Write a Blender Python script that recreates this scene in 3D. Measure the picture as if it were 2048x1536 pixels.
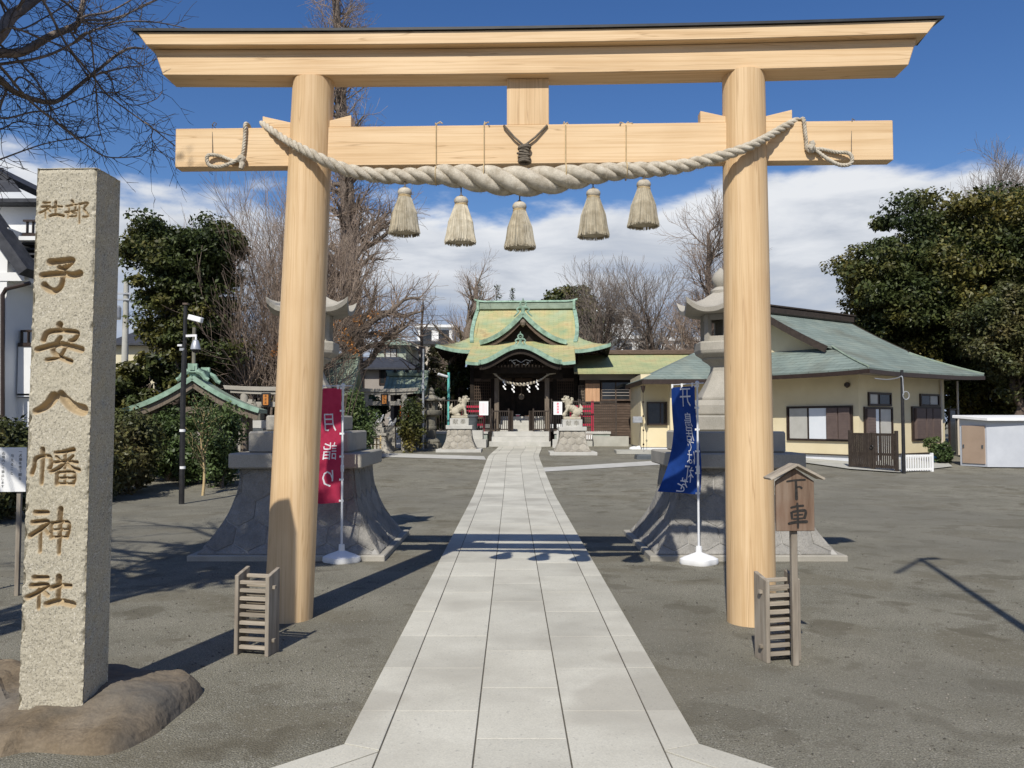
import bpy, bmesh, math, random
import numpy as np
from mathutils import Vector, Matrix, Euler

for _o in list(bpy.data.objects):
    bpy.data.objects.remove(_o, do_unlink=True)
scene = bpy.context.scene
COL = scene.collection
rad = math.radians
PI = math.pi

# ------------------------------------------------------------------ camera
F = 1650.0
CAM = Vector((-0.047, 0.0, 1.6))
PITCH = math.atan(74 / F)
cam_data = bpy.data.cameras.new('camera')
cam_data.sensor_width = 36.0
cam_data.lens = 36.0 * F / 2048
cam_data.clip_start = 0.05
cam_data.clip_end = 2000
cam = bpy.data.objects.new('camera', cam_data)
cam.location = CAM
cam.rotation_euler = (PI / 2 + PITCH, 0, 0)
COL.objects.link(cam)
scene.camera = cam

# ------------------------------------------------------------------ sky
SUN_EL = rad(45.0)
SUN_AZ = rad(13.8)      # light travels towards (+sin, +cos)
world = bpy.data.worlds.new('World')
scene.world = world
world.use_nodes = True
wn, wl = world.node_tree.nodes, world.node_tree.links
wn.clear()


def wnode(t, **k):
    n = wn.new(t)
    for a, b in k.items():
        setattr(n, a, b)
    return n


def wmath(op, a, b=None, clamp=False):
    n = wnode('ShaderNodeMath', operation=op, use_clamp=clamp)
    for i, s in enumerate((a, b)):
        if s is None:
            continue
        if isinstance(s, (int, float)):
            n.inputs[i].default_value = s
        else:
            wl.new(s, n.inputs[i])
    return n.outputs[0]


sky = wnode('ShaderNodeTexSky', sky_type='NISHITA')
sky.sun_disc = False
sky.sun_elevation = SUN_EL
sky.sun_rotation = PI + SUN_AZ
sky.air_density = 1.0
sky.dust_density = 0.4
sky.ozone_density = 2.5
hs = wnode('ShaderNodeHueSaturation')
hs.inputs['Saturation'].default_value = 1.27
hs.inputs['Hue'].default_value = 0.511
hs.inputs['Value'].default_value = 1.0
wl.new(sky.outputs[0], hs.inputs['Color'])
bg1 = wnode('ShaderNodeBackground')
bg1.inputs['Strength'].default_value = 0.110
wl.new(hs.outputs[0], bg1.inputs['Color'])
tc = wnode('ShaderNodeTexCoord')
sep = wnode('ShaderNodeSeparateXYZ')
wl.new(tc.outputs['Generated'], sep.inputs[0])
mp = wnode('ShaderNodeMapping')
mp.inputs['Scale'].default_value = (3.0, 3.0, 8.5)
mp.inputs['Location'].default_value = (0.35, 2.2, 0.6)
wl.new(tc.outputs['Generated'], mp.inputs['Vector'])
n1 = wnode('ShaderNodeTexNoise')
n1.inputs['Scale'].default_value = 1.5
n1.inputs['Detail'].default_value = 9
n1.inputs['Roughness'].default_value = 0.56
wl.new(mp.outputs[0], n1.inputs['Vector'])
n2 = wnode('ShaderNodeTexNoise')
n2.inputs['Scale'].default_value = 2.6
n2.inputs['Detail'].default_value = 8
n2.inputs['Roughness'].default_value = 0.55
n2.inputs['Distortion'].default_value = 0.4
mp2 = wnode('ShaderNodeMapping')
mp2.inputs['Location'].default_value = (4.2, 0.3, 1.7)
mp2.inputs['Scale'].default_value = (2.0, 2.0, 9.5)
wl.new(tc.outputs['Generated'], mp2.inputs['Vector'])
wl.new(mp2.outputs[0], n2.inputs['Vector'])
zz = sep.outputs[2]
base = wmath('MULTIPLY', wmath('SUBTRACT', 0.262, zz), 17.0)
nn = wmath('MULTIPLY', wmath('SUBTRACT', n1.outputs[0], 0.5), 2.7)
cov = wmath('ADD', base, nn)
mr = wnode('ShaderNodeMapRange', interpolation_type='SMOOTHSTEP')
mr.inputs[1].default_value = -0.12
mr.inputs[2].default_value = 0.34
wl.new(cov, mr.inputs[0])
tone = wmath('ADD', zz, wmath('MULTIPLY', wmath('SUBTRACT', n2.outputs[0], 0.5), 0.42))
cr = wnode('ShaderNodeValToRGB')
cr.color_ramp.elements[0].position = 0.06
cr.color_ramp.elements[0].color = (0.36, 0.44, 0.60, 1)
cr.color_ramp.elements[1].position = 0.27
cr.color_ramp.elements[1].color = (0.88, 0.90, 0.93, 1)
for p, c in ((0.115, (0.47, 0.53, 0.64, 1)), (0.165, (0.60, 0.64, 0.71, 1)), (0.215, (0.76, 0.79, 0.84, 1))):
    e = cr.color_ramp.elements.new(p)
    e.color = c
wl.new(tone, cr.inputs[0])
bg2 = wnode('ShaderNodeBackground')
bg2.inputs['Strength'].default_value = 0.98
wl.new(cr.outputs[0], bg2.inputs['Color'])
mixs = wnode('ShaderNodeMixShader')
wl.new(wmath('MULTIPLY', mr.outputs[0], 0.97), mixs.inputs[0])
wl.new(bg1.outputs[0], mixs.inputs[1])
wl.new(bg2.outputs[0], mixs.inputs[2])
wout = wnode('ShaderNodeOutputWorld')
wl.new(mixs.outputs[0], wout.inputs[0])

# ------------------------------------------------------------------ sun
sd = bpy.data.lights.new('sun', 'SUN')
sd.energy = 5.0
sd.angle = rad(0.53)
sd.color = (1.0, 0.955, 0.875)
sun = bpy.data.objects.new('sun', sd)
ldir = Vector((math.sin(SUN_AZ) * math.cos(SUN_EL), math.cos(SUN_AZ) * math.cos(SUN_EL), -math.sin(SUN_EL)))
sun.rotation_euler = ldir.to_track_quat('-Z', 'Y').to_euler()
sun.location = (-4, -12, 16)
COL.objects.link(sun)

scene.view_settings.view_transform = 'Standard'
scene.view_settings.look = 'None'
scene.view_settings.gamma = 1
scene.view_settings.exposure = -0.06
scene.view_settings.use_curve_mapping = False
scene.render.engine = 'CYCLES'
scene.cycles.max_bounces = 6
scene.cycles.transparent_max_bounces = 8


# ------------------------------------------------------------------ terrain + pixel helpers
def g(y):
    """ground height: level up to the lanterns, then a gentle rise to the hall"""
    t = min(max((y - 17.5) / 16.5, 0), 1)
    return 0.56 * (0.75 * t + 0.25 * t * t * (3 - 2 * t))


def P(px, py, Y):
    dx, dv = (px - 1024) / F, (768 - py) / F
    d = Vector((dx, math.cos(PITCH) - dv * math.sin(PITCH), math.sin(PITCH) + dv * math.cos(PITCH)))
    return CAM + d * (Y / d.y)


def G(px, py):
    lo, hi = 2.0, 200.0
    for _ in range(60):
        m = (lo + hi) / 2
        q = P(px, py, m)
        if q.z > g(m):
            lo = m
        else:
            hi = m
    q = P(px, py, lo)
    q.z = g(lo)
    return q


# ------------------------------------------------------------------ mesh builder
class MB:
    def __init__(self, M=None):
        self.v, self.f, self.M = [], [], M

    def add(self, vs, fs):
        b = len(self.v)
        if self.M is not None:
            vs = [self.M @ Vector(p) for p in vs]
        self.v.extend([tuple(p) for p in vs])
        self.f.extend([tuple(i + b for i in q) for q in fs])
        return self

    def box(self, c, s, rz=0, R=None):
        hx, hy, hz = s[0] / 2, s[1] / 2, s[2] / 2
        vs = [Vector((x, y, z)) for x in (-hx, hx) for y in (-hy, hy) for z in (-hz, hz)]
        if rz:
            R = Matrix.Rotation(rz, 3, 'Z')
        if R is not None:
            vs = [R @ p for p in vs]
        c = Vector(c)
        return self.add([p + c for p in vs], [(0, 1, 3, 2), (4, 6, 7, 5), (0, 4, 5, 1), (2, 3, 7, 6), (0, 2, 6, 4), (1, 5, 7, 3)])

    def bar(self, p0, p1, w, h, up=(0, 0, 1)):
        """rectangular bar from p0 to p1, w across, h along up"""
        p0, p1 = Vector(p0), Vector(p1)
        d = (p1 - p0).normalized()
        s = d.cross(Vector(up))
        if s.length < 1e-5:
            s = d.cross(Vector((0, 1, 0)))
        s.normalize()
        u = s.cross(d).normalized()
        vs = []
        for p in (p0, p1):
            for a, b in ((-1, -1), (1, -1), (1, 1), (-1, 1)):
                vs.append(p + s * (a * w / 2) + u * (b * h / 2))
        return self.add(vs, [(3, 2, 1, 0), (4, 5, 6, 7), (0, 1, 5, 4), (1, 2, 6, 5), (2, 3, 7, 6), (3, 0, 4, 7)])

    def loft(self, rings, caps=True, closed=True):
        n = len(rings[0])
        vs = [p for r in rings for p in r]
        fs = []
        for i in range(len(rings) - 1):
            for j in range(n if closed else n - 1):
                k = (j + 1) % n
                fs.append((i * n + j, i * n + k, (i + 1) * n + k, (i + 1) * n + j))
        if caps and closed:
            fs.append(tuple(reversed(range(n))))
            fs.append(tuple(range((len(rings) - 1) * n, len(rings) * n)))
        return self.add(vs, fs)

    def tube(self, pts, rs, n=8, caps=True, twist=0):
        pts = [Vector(p) for p in pts]
        if isinstance(rs, (int, float)):
            rs = [rs] * len(pts)
        rings = []
        ref = None
        for i, p in enumerate(pts):
            a = pts[max(i - 1, 0)]
            b = pts[min(i + 1, len(pts) - 1)]
            t = (b - a)
            if t.length < 1e-9:
                t = Vector((0, 0, 1))
            t.normalize()
            if ref is None:
                ref = t.orthogonal().normalized()
            ref = (ref - t * ref.dot(t))
            if ref.length < 1e-6:
                ref = t.orthogonal()
            ref.normalize()
            bt = t.cross(ref)
            rings.append([p + (ref * math.cos(2 * PI * k / n) + bt * math.sin(2 * PI * k / n)) * rs[i] for k in range(n)])
        return self.loft(rings, caps)

    def lathe(self, prof, n=16, c=(0, 0, 0), rot=0.0, sq=None):
        c = Vector(c)
        rings = []
        for r, z in prof:
            rings.append([c + Vector((r * math.cos(2 * PI * k / n + rot), r * math.sin(2 * PI * k / n + rot), z)) for k in range(n)])
        return self.loft(rings)

    def prism(self, poly, y0, y1):
        """polygon in x,z extruded along y"""
        return self.loft([[(x, y0, z) for x, z in poly], [(x, y1, z) for x, z in poly]])

    def sheet(self, grid, th, down=(0, 0, -1)):
        """thick sheet from a grid of points [i][j]"""
        ni, nj = len(grid), len(grid[0])
        d = Vector(down) * th
        top = [Vector(p) for r in grid for p in r]
        bot = [p + d for p in top]
        N = ni * nj
        fs = []
        for i in range(ni - 1):
            for j in range(nj - 1):
                a, b, c_, e = i * nj + j, i * nj + j + 1, (i + 1) * nj + j + 1, (i + 1) * nj + j
                fs.append((a, e, c_, b))
                fs.append((a + N, b + N, c_ + N, e + N))
        for i in range(ni - 1):
            for j in (0, nj - 1):
                a, b = i * nj + j, (i + 1) * nj + j
                fs.append((a, a + N, b + N, b) if j == 0 else (b, b + N, a + N, a))
        for j in range(nj - 1):
            for i in (0, ni - 1):
                a, b = i * nj + j, i * nj + j + 1
                fs.append((b, b + N, a + N, a) if i == 0 else (a, a + N, b + N, b))
        return self.add(top + bot, fs)

    def build(self, name, mat, parent=None, world=False, bevel=0, smooth=False, seg=1, angle=40):
        vs = self.v
        if world and parent is not None:
            Mi = parent_matrix(parent).inverted()
            vs = [tuple(Mi @ Vector(p)) for p in vs]
        me = bpy.data.meshes.new(name)
        me.from_pydata(vs, [], self.f)
        me.update()
        bm = bmesh.new()
        bm.from_mesh(me)
        bmesh.ops.recalc_face_normals(bm, faces=bm.faces[:])
        if bevel:
            ed = [e for e in bm.edges if len(e.link_faces) == 2 and e.calc_face_angle(0) > rad(35)]
            bmesh.ops.bevel(bm, geom=ed, offset=bevel, segments=seg, affect='EDGES', clamp_overlap=True)
        bm.to_mesh(me)
        bm.free()
        if smooth:
            smooth_mesh(me, angle)
        return mesh_obj(name, me, mat, parent)


def smooth_mesh(me, angle=40):
    me.polygons.foreach_set('use_smooth', [True] * len(me.polygons))
    try:
        me.set_sharp_from_angle(angle=rad(angle))
    except Exception:
        pass


def parent_matrix(o):
    M = Matrix.LocRotScale(o.location, o.rotation_euler, o.scale)
    if o.parent:
        M = parent_matrix(o.parent) @ M
    return M


def mesh_obj(name, me, mat, parent=None):
    if mat is not None:
        me.materials.append(mat)
    o = bpy.data.objects.new(name, me)
    COL.objects.link(o)
    if parent is not None:
        o.parent = parent
    return o


def np_mesh(name, v, f, mat, parent=None, kind=None):
    """numpy verts (n,3) and faces (m,k)"""
    me = bpy.data.meshes.new(name)
    k = f.shape[1]
    me.vertices.add(len(v))
    me.vertices.foreach_set('co', np.ascontiguousarray(v, dtype=np.float32).ravel())
    me.loops.add(f.size)
    me.loops.foreach_set('vertex_index', np.ascontiguousarray(f, dtype=np.int32).ravel())
    me.polygons.add(len(f))
    me.polygons.foreach_set('loop_start', np.arange(0, f.size, k, dtype=np.int32))
    me.polygons.foreach_set('loop_total', np.full(len(f), k, dtype=np.int32))
    me.update(calc_edges=True)
    me.validate()
    o = mesh_obj(name, me, mat, parent)
    if kind:
        o['kind'] = kind
    return o


def tag(o, label=None, cat=None, group=None, kind=None):
    if label:
        o['label'] = label
    if cat:
        o['category'] = cat
    if group:
        o['group'] = group
    if kind:
        o['kind'] = kind
    return o


def thing(name, label, cat, loc=(0, 0, 0), rz=0, group=None):
    o = bpy.data.objects.new(name, None)
    o.empty_display_size = 0.1
    COL.objects.link(o)
    o.location = loc
    o.rotation_euler = (0, 0, rz)
    return tag(o, label, cat, group)


def copy_tree(o, parent=None):
    c = o.copy()
    COL.objects.link(c)
    c.parent = parent
    for ch in [x for x in bpy.data.objects if x.parent == o]:
        copy_tree(ch, c)
    return c


def text_mesh(body, size=1.0, extrude=0.0):
    """vertices / faces of a line of lettering set in the built-in font, centred on the origin in x,y"""
    cu = bpy.data.curves.new('t', 'FONT')
    cu.body = body
    cu.size = size
    cu.extrude = extrude
    cu.resolution_u = 2
    cu.align_x = 'CENTER'
    cu.align_y = 'CENTER'
    o = bpy.data.objects.new('t', cu)
    COL.objects.link(o)
    dg = bpy.context.evaluated_depsgraph_get()
    me = bpy.data.meshes.new_from_object(o.evaluated_get(dg))
    v = [tuple(p.co) for p in me.vertices]
    f = [tuple(p.vertices) for p in me.polygons]
    bpy.data.objects.remove(o, do_unlink=True)
    bpy.data.curves.remove(cu)
    bpy.data.meshes.remove(me)
    if v:
        mx = (max(p[0] for p in v) + min(p[0] for p in v)) / 2
        my = (max(p[1] for p in v) + min(p[1] for p in v)) / 2
        v = [(p[0] - mx, p[1] - my, p[2]) for p in v]
    return v, f


# ------------------------------------------------------------------ materials
def pm(name, cols, scale=6.0, rough=0.7, bump=0.0, bscale=None, stretch=(1, 1, 1), coord='Object', detail=7,
       spec=0.3, metal=0.0, island=0.0, objrand=0.0, speck=None, big=None, bdist=0.02, lines=None, trans=0.0, nrough=0.6,
       fine=None, crack=None):
    """procedural surface: noise ramp, optional specks, large stains, per-object / per-island tint, line grooves"""
    m = bpy.data.materials.new(name)
    m.use_nodes = True
    nt = m.node_tree
    N, L = nt.nodes, nt.links
    b = N['Principled BSDF']
    b.inputs['Roughness'].default_value = rough
    b.inputs['Metallic'].default_value = metal
    b.inputs['Specular IOR Level'].default_value = spec
    t = N.new('ShaderNodeTexCoord')
    if coord == 'World':
        src = N.new('ShaderNodeNewGeometry').outputs['Position']
    else:
        src = t.outputs[coord]
    mpn = N.new('ShaderNodeMapping')
    mpn.inputs['Scale'].default_value = stretch
    L.new(src, mpn.inputs[0])
    no = N.new('ShaderNodeTexNoise')
    no.inputs['Scale'].default_value = scale
    no.inputs['Detail'].default_value = detail
    no.inputs['Roughness'].default_value = nrough
    L.new(mpn.outputs[0], no.inputs['Vector'])
    ra = N.new('ShaderNodeValToRGB')
    if not isinstance(cols[0][0], (int, float)) or len(cols[0]) == 3:
        k = len(cols)
        cols = [(0.3 + 0.4 * i / max(k - 1, 1), c) for i, c in enumerate(cols)]
    while len(ra.color_ramp.elements) < len(cols):
        ra.color_ramp.elements.new(0.5)
    for e, (p, c) in zip(ra.color_ramp.elements, cols):
        e.position = p
        e.color = (*c, 1)
    L.new(no.outputs[0], ra.inputs[0])
    col = ra.outputs[0]

    def mix(a, bcol, fac, mode='MIX'):
        x = N.new('ShaderNodeMix')
        x.data_type = 'RGBA'
        x.blend_type = mode
        for s, idx in ((fac, 0), (a, 6), (bcol, 7)):
            if isinstance(s, (int, float)):
                x.inputs[idx].default_value = s
            elif isinstance(s, tuple):
                x.inputs[idx].default_value = (*s, 1)
            else:
                L.new(s, x.inputs[idx])
        return x.outputs[2]

    def ramp01(sock, a, c):
        r = N.new('ShaderNodeMapRange')
        r.inputs[1].default_value = a
        r.inputs[2].default_value = c
        L.new(sock, r.inputs[0])
        return r.outputs[0]

    def noise(sc, det=4, vec=None):
        q = N.new('ShaderNodeTexNoise')
        q.inputs['Scale'].default_value = sc
        q.inputs['Detail'].default_value = det
        L.new(vec if vec is not None else src, q.inputs['Vector'])
        return q.outputs[0]

    if fine:      # (scale, lo, hi, strength) fine grain brightness
        sc, amt = fine
        q = ramp01(noise(sc, 3), 0.3, 0.7)
        col = mix(col, mix((1 - amt,) * 3, (1 + amt,) * 3, q), 1.0, 'MULTIPLY')
    if speck:     # list of (scale, threshold, colour, amount)
        for i, (sc, th, c, am) in enumerate(speck):
            vo = N.new('ShaderNodeTexNoise')
            vo.inputs['Scale'].default_value = sc
            vo.inputs['Detail'].default_value = 2
            mv = N.new('ShaderNodeMapping')
            mv.inputs['Location'].default_value = (3.1 * i + 1.3, 7.7 * i, 2.9 * i)
            L.new(src, mv.inputs[0])
            L.new(mv.outputs[0], vo.inputs['Vector'])
            fct = ramp01(vo.outputs[0], th, th + 0.05)
            mu = N.new('ShaderNodeMath')
            mu.operation = 'MULTIPLY'
            mu.inputs[1].default_value = am
            L.new(fct, mu.inputs[0])
            col = mix(col, c, mu.outputs[0])
    if big:       # (scale, colour, lo, hi, amount)
        sc, c, lo, hi, am = big
        fct = ramp01(noise(sc, 5), lo, hi)
        mu = N.new('ShaderNodeMath')
        mu.operation = 'MULTIPLY'
        mu.inputs[1].default_value = am
        L.new(fct, mu.inputs[0])
        col = mix(col, c, mu.outputs[0])
    if crack:     # list of (stretch, scale, width, colour, amount): long thin contour lines of a stretched noise
        for i, (st_, sc, wd, c, am) in enumerate(crack):
            mv = N.new('ShaderNodeMapping')
            mv.inputs['Scale'].default_value = st_
            mv.inputs['Location'].default_value = (1.7 * i + 0.3, 4.1 * i, 2.2 * i)
            L.new(src, mv.inputs[0])
            q = N.new('ShaderNodeTexNoise')
            q.inputs['Scale'].default_value = sc
            q.inputs['Detail'].default_value = 3
            L.new(mv.outputs[0], q.inputs['Vector'])
            d1 = N.new('ShaderNodeMath')
            d1.operation = 'SUBTRACT'
            d1.inputs[1].default_value = 0.5
            L.new(q.outputs[0], d1.inputs[0])
            d2 = N.new('ShaderNodeMath')
            d2.operation = 'ABSOLUTE'
            L.new(d1.outputs[0], d2.inputs[0])
            fct = ramp01(d2.outputs[0], wd, 0.0)
            mu = N.new('ShaderNodeMath')
            mu.operation = 'MULTIPLY'
            mu.inputs[1].default_value = am
            L.new(fct, mu.inputs[0])
            col = mix(col, c, mu.outputs[0])
    if island or objrand:
        if island:
            s = N.new('ShaderNodeNewGeometry').outputs['Random Per Island']
            am = island
        else:
            s = N.new('ShaderNodeObjectInfo').outputs['Random']
            am = objrand
        col = mix(col, mix((1 - am,) * 3, (1 + am,) * 3, s), 1.0, 'MULTIPLY')
    L.new(col, b.inputs['Base Color'])
    h = None
    if bump:
        h = noise(bscale or scale * 4, 6, mpn.outputs[0] if stretch != (1, 1, 1) else src)
        bn = N.new('ShaderNodeBump')
        bn.inputs['Strength'].default_value = bump
        bn.inputs['Distance'].default_value = bdist
        L.new(h, bn.inputs['Height'])
        L.new(bn.outputs[0], b.inputs['Normal'])
    if trans:
        out = N['Material Output']
        tr = N.new('ShaderNodeBsdfTranslucent')
        L.new(col, tr.inputs['Color'])
        ms = N.new('ShaderNodeMixShader')
        ms.inputs[0].default_value = trans
        L.new(b.outputs[0], ms.inputs[1])
        L.new(tr.outputs[0], ms.inputs[2])
        L.new(ms.outputs[0], out.inputs['Surface'])
    return m


MT = {}
MT['hinoki_x'] = pm('torii_wood_beam', [(0.25, (0.56, 0.375, 0.195)), (0.5, (0.69, 0.495, 0.285)), (0.75, (0.75, 0.56, 0.345))], 2.2, 0.55, 0.06, 30,
                    stretch=(0.3, 4, 7), detail=10, big=(0.9, (0.54, 0.35, 0.18), 0.5, 0.72, 0.45), bdist=0.004,
                    crack=[((0.10, 3, 3.2), 2.2, 0.006, (0.30, 0.17, 0.07), 0.55), ((0.22, 14, 16), 2.0, 0.05, (0.50, 0.31, 0.14), 0.45)])
MT['hinoki_z'] = pm('torii_wood_post', [(0.25, (0.53, 0.355, 0.185)), (0.5, (0.66, 0.47, 0.265)), (0.75, (0.73, 0.54, 0.33))], 2.2, 0.55, 0.06, 30,
                    stretch=(7, 7, 0.3), detail=10, big=(1.1, (0.50, 0.32, 0.165), 0.48, 0.72, 0.5), bdist=0.004,
                    crack=[((5, 5, 0.13), 1.6, 0.008, (0.32, 0.18, 0.08), 0.45), ((16, 16, 0.25), 2.0, 0.05, (0.48, 0.30, 0.14), 0.45)])
MT['cap_metal'] = pm('roof_cap_metal', [(0.012, 0.014, 0.016), (0.03, 0.032, 0.036)], 8, 0.5, spec=0.4)
MT['rope'] = pm('hemp_rope', [(0.31, 0.265, 0.195), (0.47, 0.42, 0.335), (0.57, 0.52, 0.425)], 14, 0.9, 0.5, 90, spec=0.1, bdist=0.006, fine=(160, 0.18))
MT['fibre'] = pm('hemp_fibre', [(0.36, 0.31, 0.22), (0.55, 0.50, 0.39)], 20, 0.9, spec=0.1, island=0.28)
MT['cord'] = pm('thin_cord', [(0.42, 0.31, 0.16), (0.58, 0.46, 0.28)], 40, 0.9, spec=0.1)
MT['darkcord'] = pm('dark_cord', [(0.10, 0.085, 0.07), (0.2, 0.17, 0.13)], 40, 0.9, spec=0.1)
MT['ground'] = pm('gravel_ground', [(0.25, (0.140, 0.131, 0.100)), (0.5, (0.210, 0.197, 0.151)), (0.75, (0.268, 0.251, 0.196))], 1.1, 0.95, 0.8, 95,
                  coord='World', detail=10, spec=0.12, big=(0.22, (0.185, 0.175, 0.142), 0.45, 0.62, 0.6), bdist=0.02,
                  speck=[(70, 0.64, (0.50, 0.47, 0.41), 0.8), (55, 0.64, (0.08, 0.073, 0.06), 0.7), (3.1, 0.61, (0.12, 0.105, 0.075), 0.4), (0.9, 0.57, (0.16, 0.142, 0.10), 0.5), (7.0, 0.64, (0.13, 0.115, 0.082), 0.4), (32, 0.62, (0.36, 0.34, 0.29), 0.45), (2.0, 0.60, (0.105, 0.092, 0.064), 0.5)], fine=(110, 0.6))
MT['pebble'] = pm('pebbles', [(0.10, 0.095, 0.08), (0.24, 0.22, 0.185)], 4, 0.9, coord='World', island=0.5, spec=0.15)
MT['slab'] = pm('paving_slab', [(0.45, 0.43, 0.36), (0.545, 0.525, 0.445)], 1.6, 0.85, 0.22, 120, coord='World', objrand=0.10, spec=0.2, detail=9,
                big=(1.3, (0.36, 0.34, 0.285), 0.48, 0.7, 0.65), speck=[(45, 0.67, (0.22, 0.21, 0.19), 0.5), (0.9, 0.62, (0.34, 0.315, 0.26), 0.45)], bdist=0.004, fine=(120, 0.10))
MT['joint'] = pm('path_bed', [(0.09, 0.083, 0.068), (0.15, 0.138, 0.112)], 20, 0.95, coord='World', spec=0.1)
MT['granite'] = pm('granite', [(0.37, 0.335, 0.25), (0.47, 0.43, 0.335)], 1.4, 0.85, 0.5, 60, spec=0.2,
                   speck=[(115, 0.57, (0.16, 0.145, 0.115), 0.7), (210, 0.60, (0.13, 0.12, 0.10), 0.6), (95, 0.60, (0.60, 0.56, 0.47), 0.7)], big=(2.0, (0.39, 0.35, 0.25), 0.5, 0.75, 0.5), bdist=0.006)
MT['rock'] = pm('brown_rock', [(0.085, 0.068, 0.048), (0.16, 0.123, 0.080), (0.215, 0.175, 0.125)], 2.4, 0.85, 0.6, 16, spec=0.2, detail=10, bdist=0.03,
                big=(1.4, (0.15, 0.145, 0.13), 0.45, 0.65, 0.6), fine=(60, 0.15))
MT['lstone'] = pm('lantern_stone', [(0.30, 0.28, 0.235), (0.42, 0.39, 0.33)], 3, 0.85, 0.3, 60, coord='World', spec=0.2, big=(1.5, (0.23, 0.215, 0.175), 0.5, 0.72, 0.5),
                  fine=(110, 0.14), bdist=0.006)
MT['lstone_old'] = pm('weathered_stone', [(0.15, 0.14, 0.11), (0.27, 0.25, 0.20)], 5, 0.9, 0.4, 40, coord='World', spec=0.15, big=(2.5, (0.10, 0.095, 0.075), 0.5, 0.65, 0.6), bdist=0.01)
MT['hexstone'] = pm('hex_stone', [(0.20, 0.19, 0.17), (0.30, 0.285, 0.255)], 5, 0.9, 0.9, 22, coord='World', spec=0.15, objrand=0.12, bdist=0.03, fine=(90, 0.16))
MT['hexwarm'] = pm('hex_stone_warm', [(0.27, 0.245, 0.20), (0.40, 0.37, 0.31)], 5, 0.9, 0.9, 22, coord='World', spec=0.15, objrand=0.14, bdist=0.03, fine=(60, 0.16))
MT['mortar'] = pm('mortar', [(0.28, 0.27, 0.25), (0.40, 0.385, 0.35)], 9, 0.95, 0.3, 50, coord='World', spec=0.1)
MT['pale_stone'] = pm('pale_stone', [(0.42, 0.41, 0.37), (0.53, 0.515, 0.47)], 3, 0.85, 0.2, 50, coord='World', spec=0.2, big=(1.6, (0.36, 0.36, 0.31), 0.5, 0.7, 0.5))
MT['green_stone'] = pm('green_grey_stone', [(0.24, 0.27, 0.235), (0.36, 0.39, 0.34)], 2, 0.85, 0.2, 50, coord='World', spec=0.2)
MT['old_wood'] = pm('weathered_wood', [(0.13, 0.105, 0.08), (0.25, 0.215, 0.17), (0.36, 0.32, 0.26)], 3, 0.85, 0.35, 30, stretch=(5, 5, 0.5), spec=0.15, bdist=0.005, objrand=0.14)
MT['old_wood_x'] = pm('weathered_wood_slat', [(0.17, 0.14, 0.105), (0.30, 0.26, 0.205), (0.42, 0.37, 0.30)], 3, 0.85, 0.35, 30, stretch=(0.5, 5, 5), spec=0.15, bdist=0.005, objrand=0.18)
MT['sign_wood'] = pm('sign_board_wood', [(0.10, 0.06, 0.038), (0.21, 0.148, 0.105), (0.26, 0.20, 0.15)], 2.4, 0.75, 0.3, 26, stretch=(6, 6, 0.5), spec=0.2, bdist=0.004,
                     big=(2.3, (0.15, 0.07, 0.04), 0.5, 0.7, 0.6))
MT['ink'] = pm('black_ink', [(0.012, 0.011, 0.010), (0.04, 0.035, 0.03)], 60, 0.7)
MT['plastic_white'] = pm('white_plastic', [(0.74, 0.74, 0.73), (0.82, 0.82, 0.81)], 4, 0.4, spec=0.5)
MT['pole_white'] = pm('white_pole', [(0.62, 0.63, 0.64), (0.72, 0.73, 0.74)], 12, 0.4, spec=0.5)
MT['blue_cloth'] = pm('blue_cloth', [(0.010, 0.045, 0.21), (0.016, 0.065, 0.30)], 7, 0.75, 0.15, 300, spec=0.2, trans=0.3)
MT['red_cloth'] = pm('red_cloth', [(0.46, 0.028, 0.075), (0.58, 0.05, 0.11)], 7, 0.75, 0.15, 300, spec=0.2, trans=0.35)
MT['print_white'] = pm('white_print', [(0.78, 0.78, 0.80), (0.84, 0.84, 0.85)], 7, 0.7, spec=0.2, trans=0.2)
MT['black_paint'] = pm('black_paint', [(0.012, 0.012, 0.013), (0.028, 0.027, 0.027)], 8, 0.45, spec=0.4)
MT['brown_paint'] = pm('dark_brown_paint', [(0.035, 0.026, 0.020), (0.062, 0.047, 0.036)], 9, 0.5, spec=0.4, objrand=0.15)
MT['white_paint'] = pm('white_paint', [(0.74, 0.74, 0.72), (0.82, 0.82, 0.80)], 3, 0.55, spec=0.4)
MT['grey_metal'] = pm('grey_metal', [(0.38, 0.39, 0.40), (0.52, 0.53, 0.54)], 9, 0.4, metal=0.5)
MT['teal_paint'] = pm('teal_paint', [(0.12, 0.50, 0.45), (0.18, 0.58, 0.52)], 9, 0.5)
MT['copper'] = pm('green_copper', [(0.14, 0.21, 0.155), (0.25, 0.37, 0.28), (0.34, 0.475, 0.37)], 4, 0.65, 0.15, 40, coord='World', big=(2.2, (0.12, 0.15, 0.10), 0.55, 0.75, 0.6), spec=0.25)
MT['copper_dull'] = pm('dull_green_copper', [(0.20, 0.25, 0.19), (0.29, 0.35, 0.27)], 3, 0.65, 0.15, 40, coord='World', big=(2.2, (0.14, 0.17, 0.12), 0.5, 0.75, 0.6), spec=0.25)
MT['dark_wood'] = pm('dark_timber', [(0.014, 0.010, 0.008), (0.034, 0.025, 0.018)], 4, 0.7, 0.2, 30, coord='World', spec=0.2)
MT['brown_wood'] = pm('brown_timber', [(0.07, 0.048, 0.034), (0.14, 0.10, 0.075)], 4, 0.75, 0.2, 30, coord='World', stretch=(1, 1, 6), spec=0.2, objrand=0.15)
MT['post_wood'] = pm('grey_brown_timber', [(0.12, 0.095, 0.07), (0.22, 0.18, 0.14)], 5, 0.8, 0.2, 30, coord='World', stretch=(5, 5, 0.7), spec=0.2)
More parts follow.
